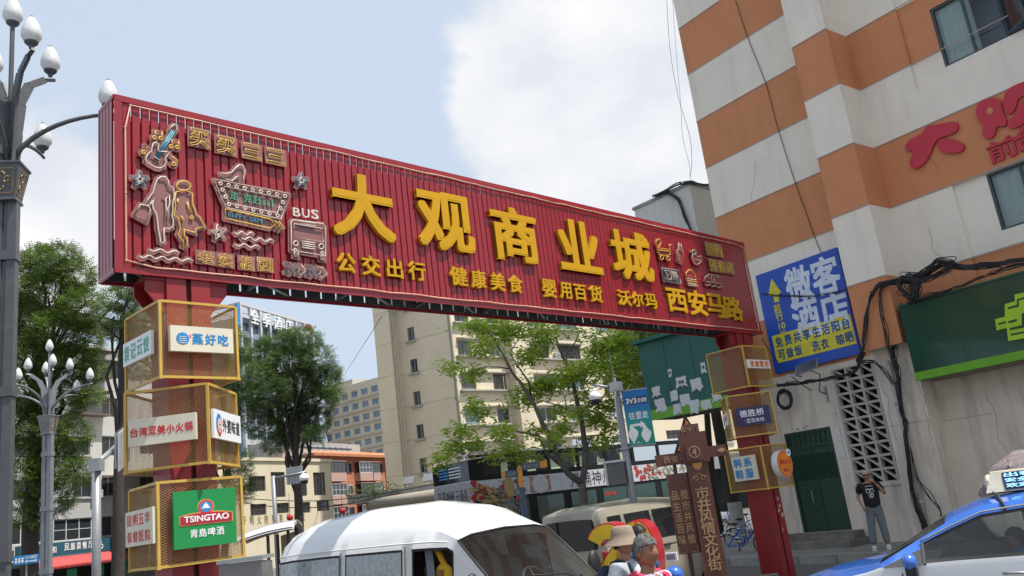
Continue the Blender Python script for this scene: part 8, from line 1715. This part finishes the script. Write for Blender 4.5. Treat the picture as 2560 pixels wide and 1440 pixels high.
hair(fc, MATS['black_hair'], body); shades(fc, body)
b = MB(); b.M = fc @ T(0, .0, .05); b.ball((0, .0, 0), .092, .108, .080, 16, 8); b.add([(-.06, -.09, .0), (.06, -.09, .0), (.05, -.17, -.02), (-.05, -.17, -.02), (-.06, -.09, .01), (.06, -.09, .01), (.05, -.17, -.01), (-.05, -.17, -.01)], [(0, 3, 2, 1), (4, 5, 6, 7), (0, 1, 5, 4), (1, 2, 6, 5), (2, 3, 7, 6), (3, 0, 4, 7)]); b.build('cap', mat('dusty_pink_cap', (.50, .33, .29), rough=.9), body, True)
b = MB(); P0_ = []
for q in ((-.07, 1.28, .07, 1.34), (-.07, 1.20, -.01, 1.27), (.01, 1.21, .08, 1.26), (-.03, 1.10, .05, 1.18)): b.tube([(q[0] * k, -.146 * k, q[1] * k), (q[2] * k, -.150 * k, q[1] * k), (q[2] * k, -.150 * k, q[3] * k), (q[0] * k, -.146 * k, q[3] * k)], .007, 4, closed=True)
b.tube([((.03 + .03 * math.cos(t * .8)) * k, -.15 * k, (1.14 + .03 * math.sin(t * .8)) * k) for t in range(7)], .009, 4); b.build('chest_print', I_wht, shirt)
# taxi driver
pd = MTx @ Vector((-1.28, .36, 0)); Md = MTx @ T(-1.26, .34, -.28) @ Rz(90)
JD = dict(hip=(0, .0, .82), chest=(0, .05, 1.10), neck=(0, .02, 1.30), head=(0, -.02, 1.44), shL=(-.18, .03, 1.25), shR=(.18, .03, 1.25), elL=(-.22, -.18, 1.05), wrL=(-.15, -.42, 1.14), elR=(.22, -.18, 1.05), wrR=(.15, -.42, 1.14), knL=(-.12, -.42, .82), anL=(-.12, -.6, .42), knR=(.12, -.42, .82), anR=(.12, -.6, .42))
o, body, shirt, fc, k = person('taxi driver with short dark hair sitting at the wheel in blue clothes', Md, 1.62, JD, SKIN2, MATS['blue_tee'], M_clothd, M_clothd); hair(fc, MATS['black_hair'], body)
# umbrella and its holder behind the taxi
pu = at(2545, 1192, 11.2); MU = Matrix.Translation(pu) @ Matrix.Rotation(R(-38), 4, 'Y') @ Matrix.Rotation(R(14), 4, 'X'); um = thing('umbrella', 'open grey plaid umbrella tilted above the taxi roof', 'umbrella', MU)
M_um = mat('grey_plaid_cloth', (.20, .165, .165), rough=.9, var=.12); n = 8
for i in range(n):
    b = MB(); vs = []; a0, a1 = 2 * math.pi * i / n, 2 * math.pi * (i + 1) / n
    for j in range(6):
        t = j / 5; r = .55 * math.sin(t * 1.25) / math.sin(1.25); z = .22 * math.cos(t * 1.35) - .05
        for q in range(4): s2 = q / 3; sag = -.02 * math.sin(math.pi * s2) * t; rr = r * (1 - .06 * math.sin(math.pi * s2) * t); aa = a0 + (a1 - a0) * s2; vs.append((rr * math.cos(aa), rr * math.sin(aa), z + sag))
    b.add(vs, [(j * 4 + q, j * 4 + q + 1, (j + 1) * 4 + q + 1, (j + 1) * 4 + q) for j in range(5) for q in range(3)]); pnl = b.build('panel', M_um, um, True)
    b = MB()
    for j in (1, 2, 3, 4): b.tube([tuple(Vector(vs[j * 4 + q]) * 1.004) for q in range(4)], .003, 3)
    for q in (1, 2): b.tube([tuple(Vector(vs[j * 4 + q]) * 1.004) for j in range(6)], .003, 3)
    b.build('plaid_thread', mat('plaid_line', (.33, .28, .28), rough=.9), pnl)
    b = MB(); b.tube([tuple(Vector(vs[j * 4]) * .965) for j in range(6)], .004, 4); b.build('rib', M_black, um)
b = MB(); b.tube([(0, 0, .2), (0, 0, -.62)], .009, 6); b.tube([(0, 0, -.62), (0, 0, -.72)], .018, 8); b.build('shaft', M_black, um)
pe = MU @ Vector((0, 0, -.70)); Mh = M_face(Vector((pe.x + .15, pe.y + .2, 0)), 250); JH = dict(STAND, elR=(.2, -.18, 1.12), wrR=(.06, -.3, 1.22)); Mi = Mh.inverted() @ pe; JH['wrR'] = (Mi.x, Mi.y, Mi.z - .02)
JH['elR'] = ((Mi.x + .19) / 2 + .05, Mi.y / 2, 1.12)
o, body, shirt, fc, k = person('pedestrian behind the taxi holding the grey plaid umbrella', Mh, 1.6, JH, SKIN2, M_clothd, M_clothd, M_clothd, curl=(.4, 1.0)); hair(fc, MATS['black_hair'], body)
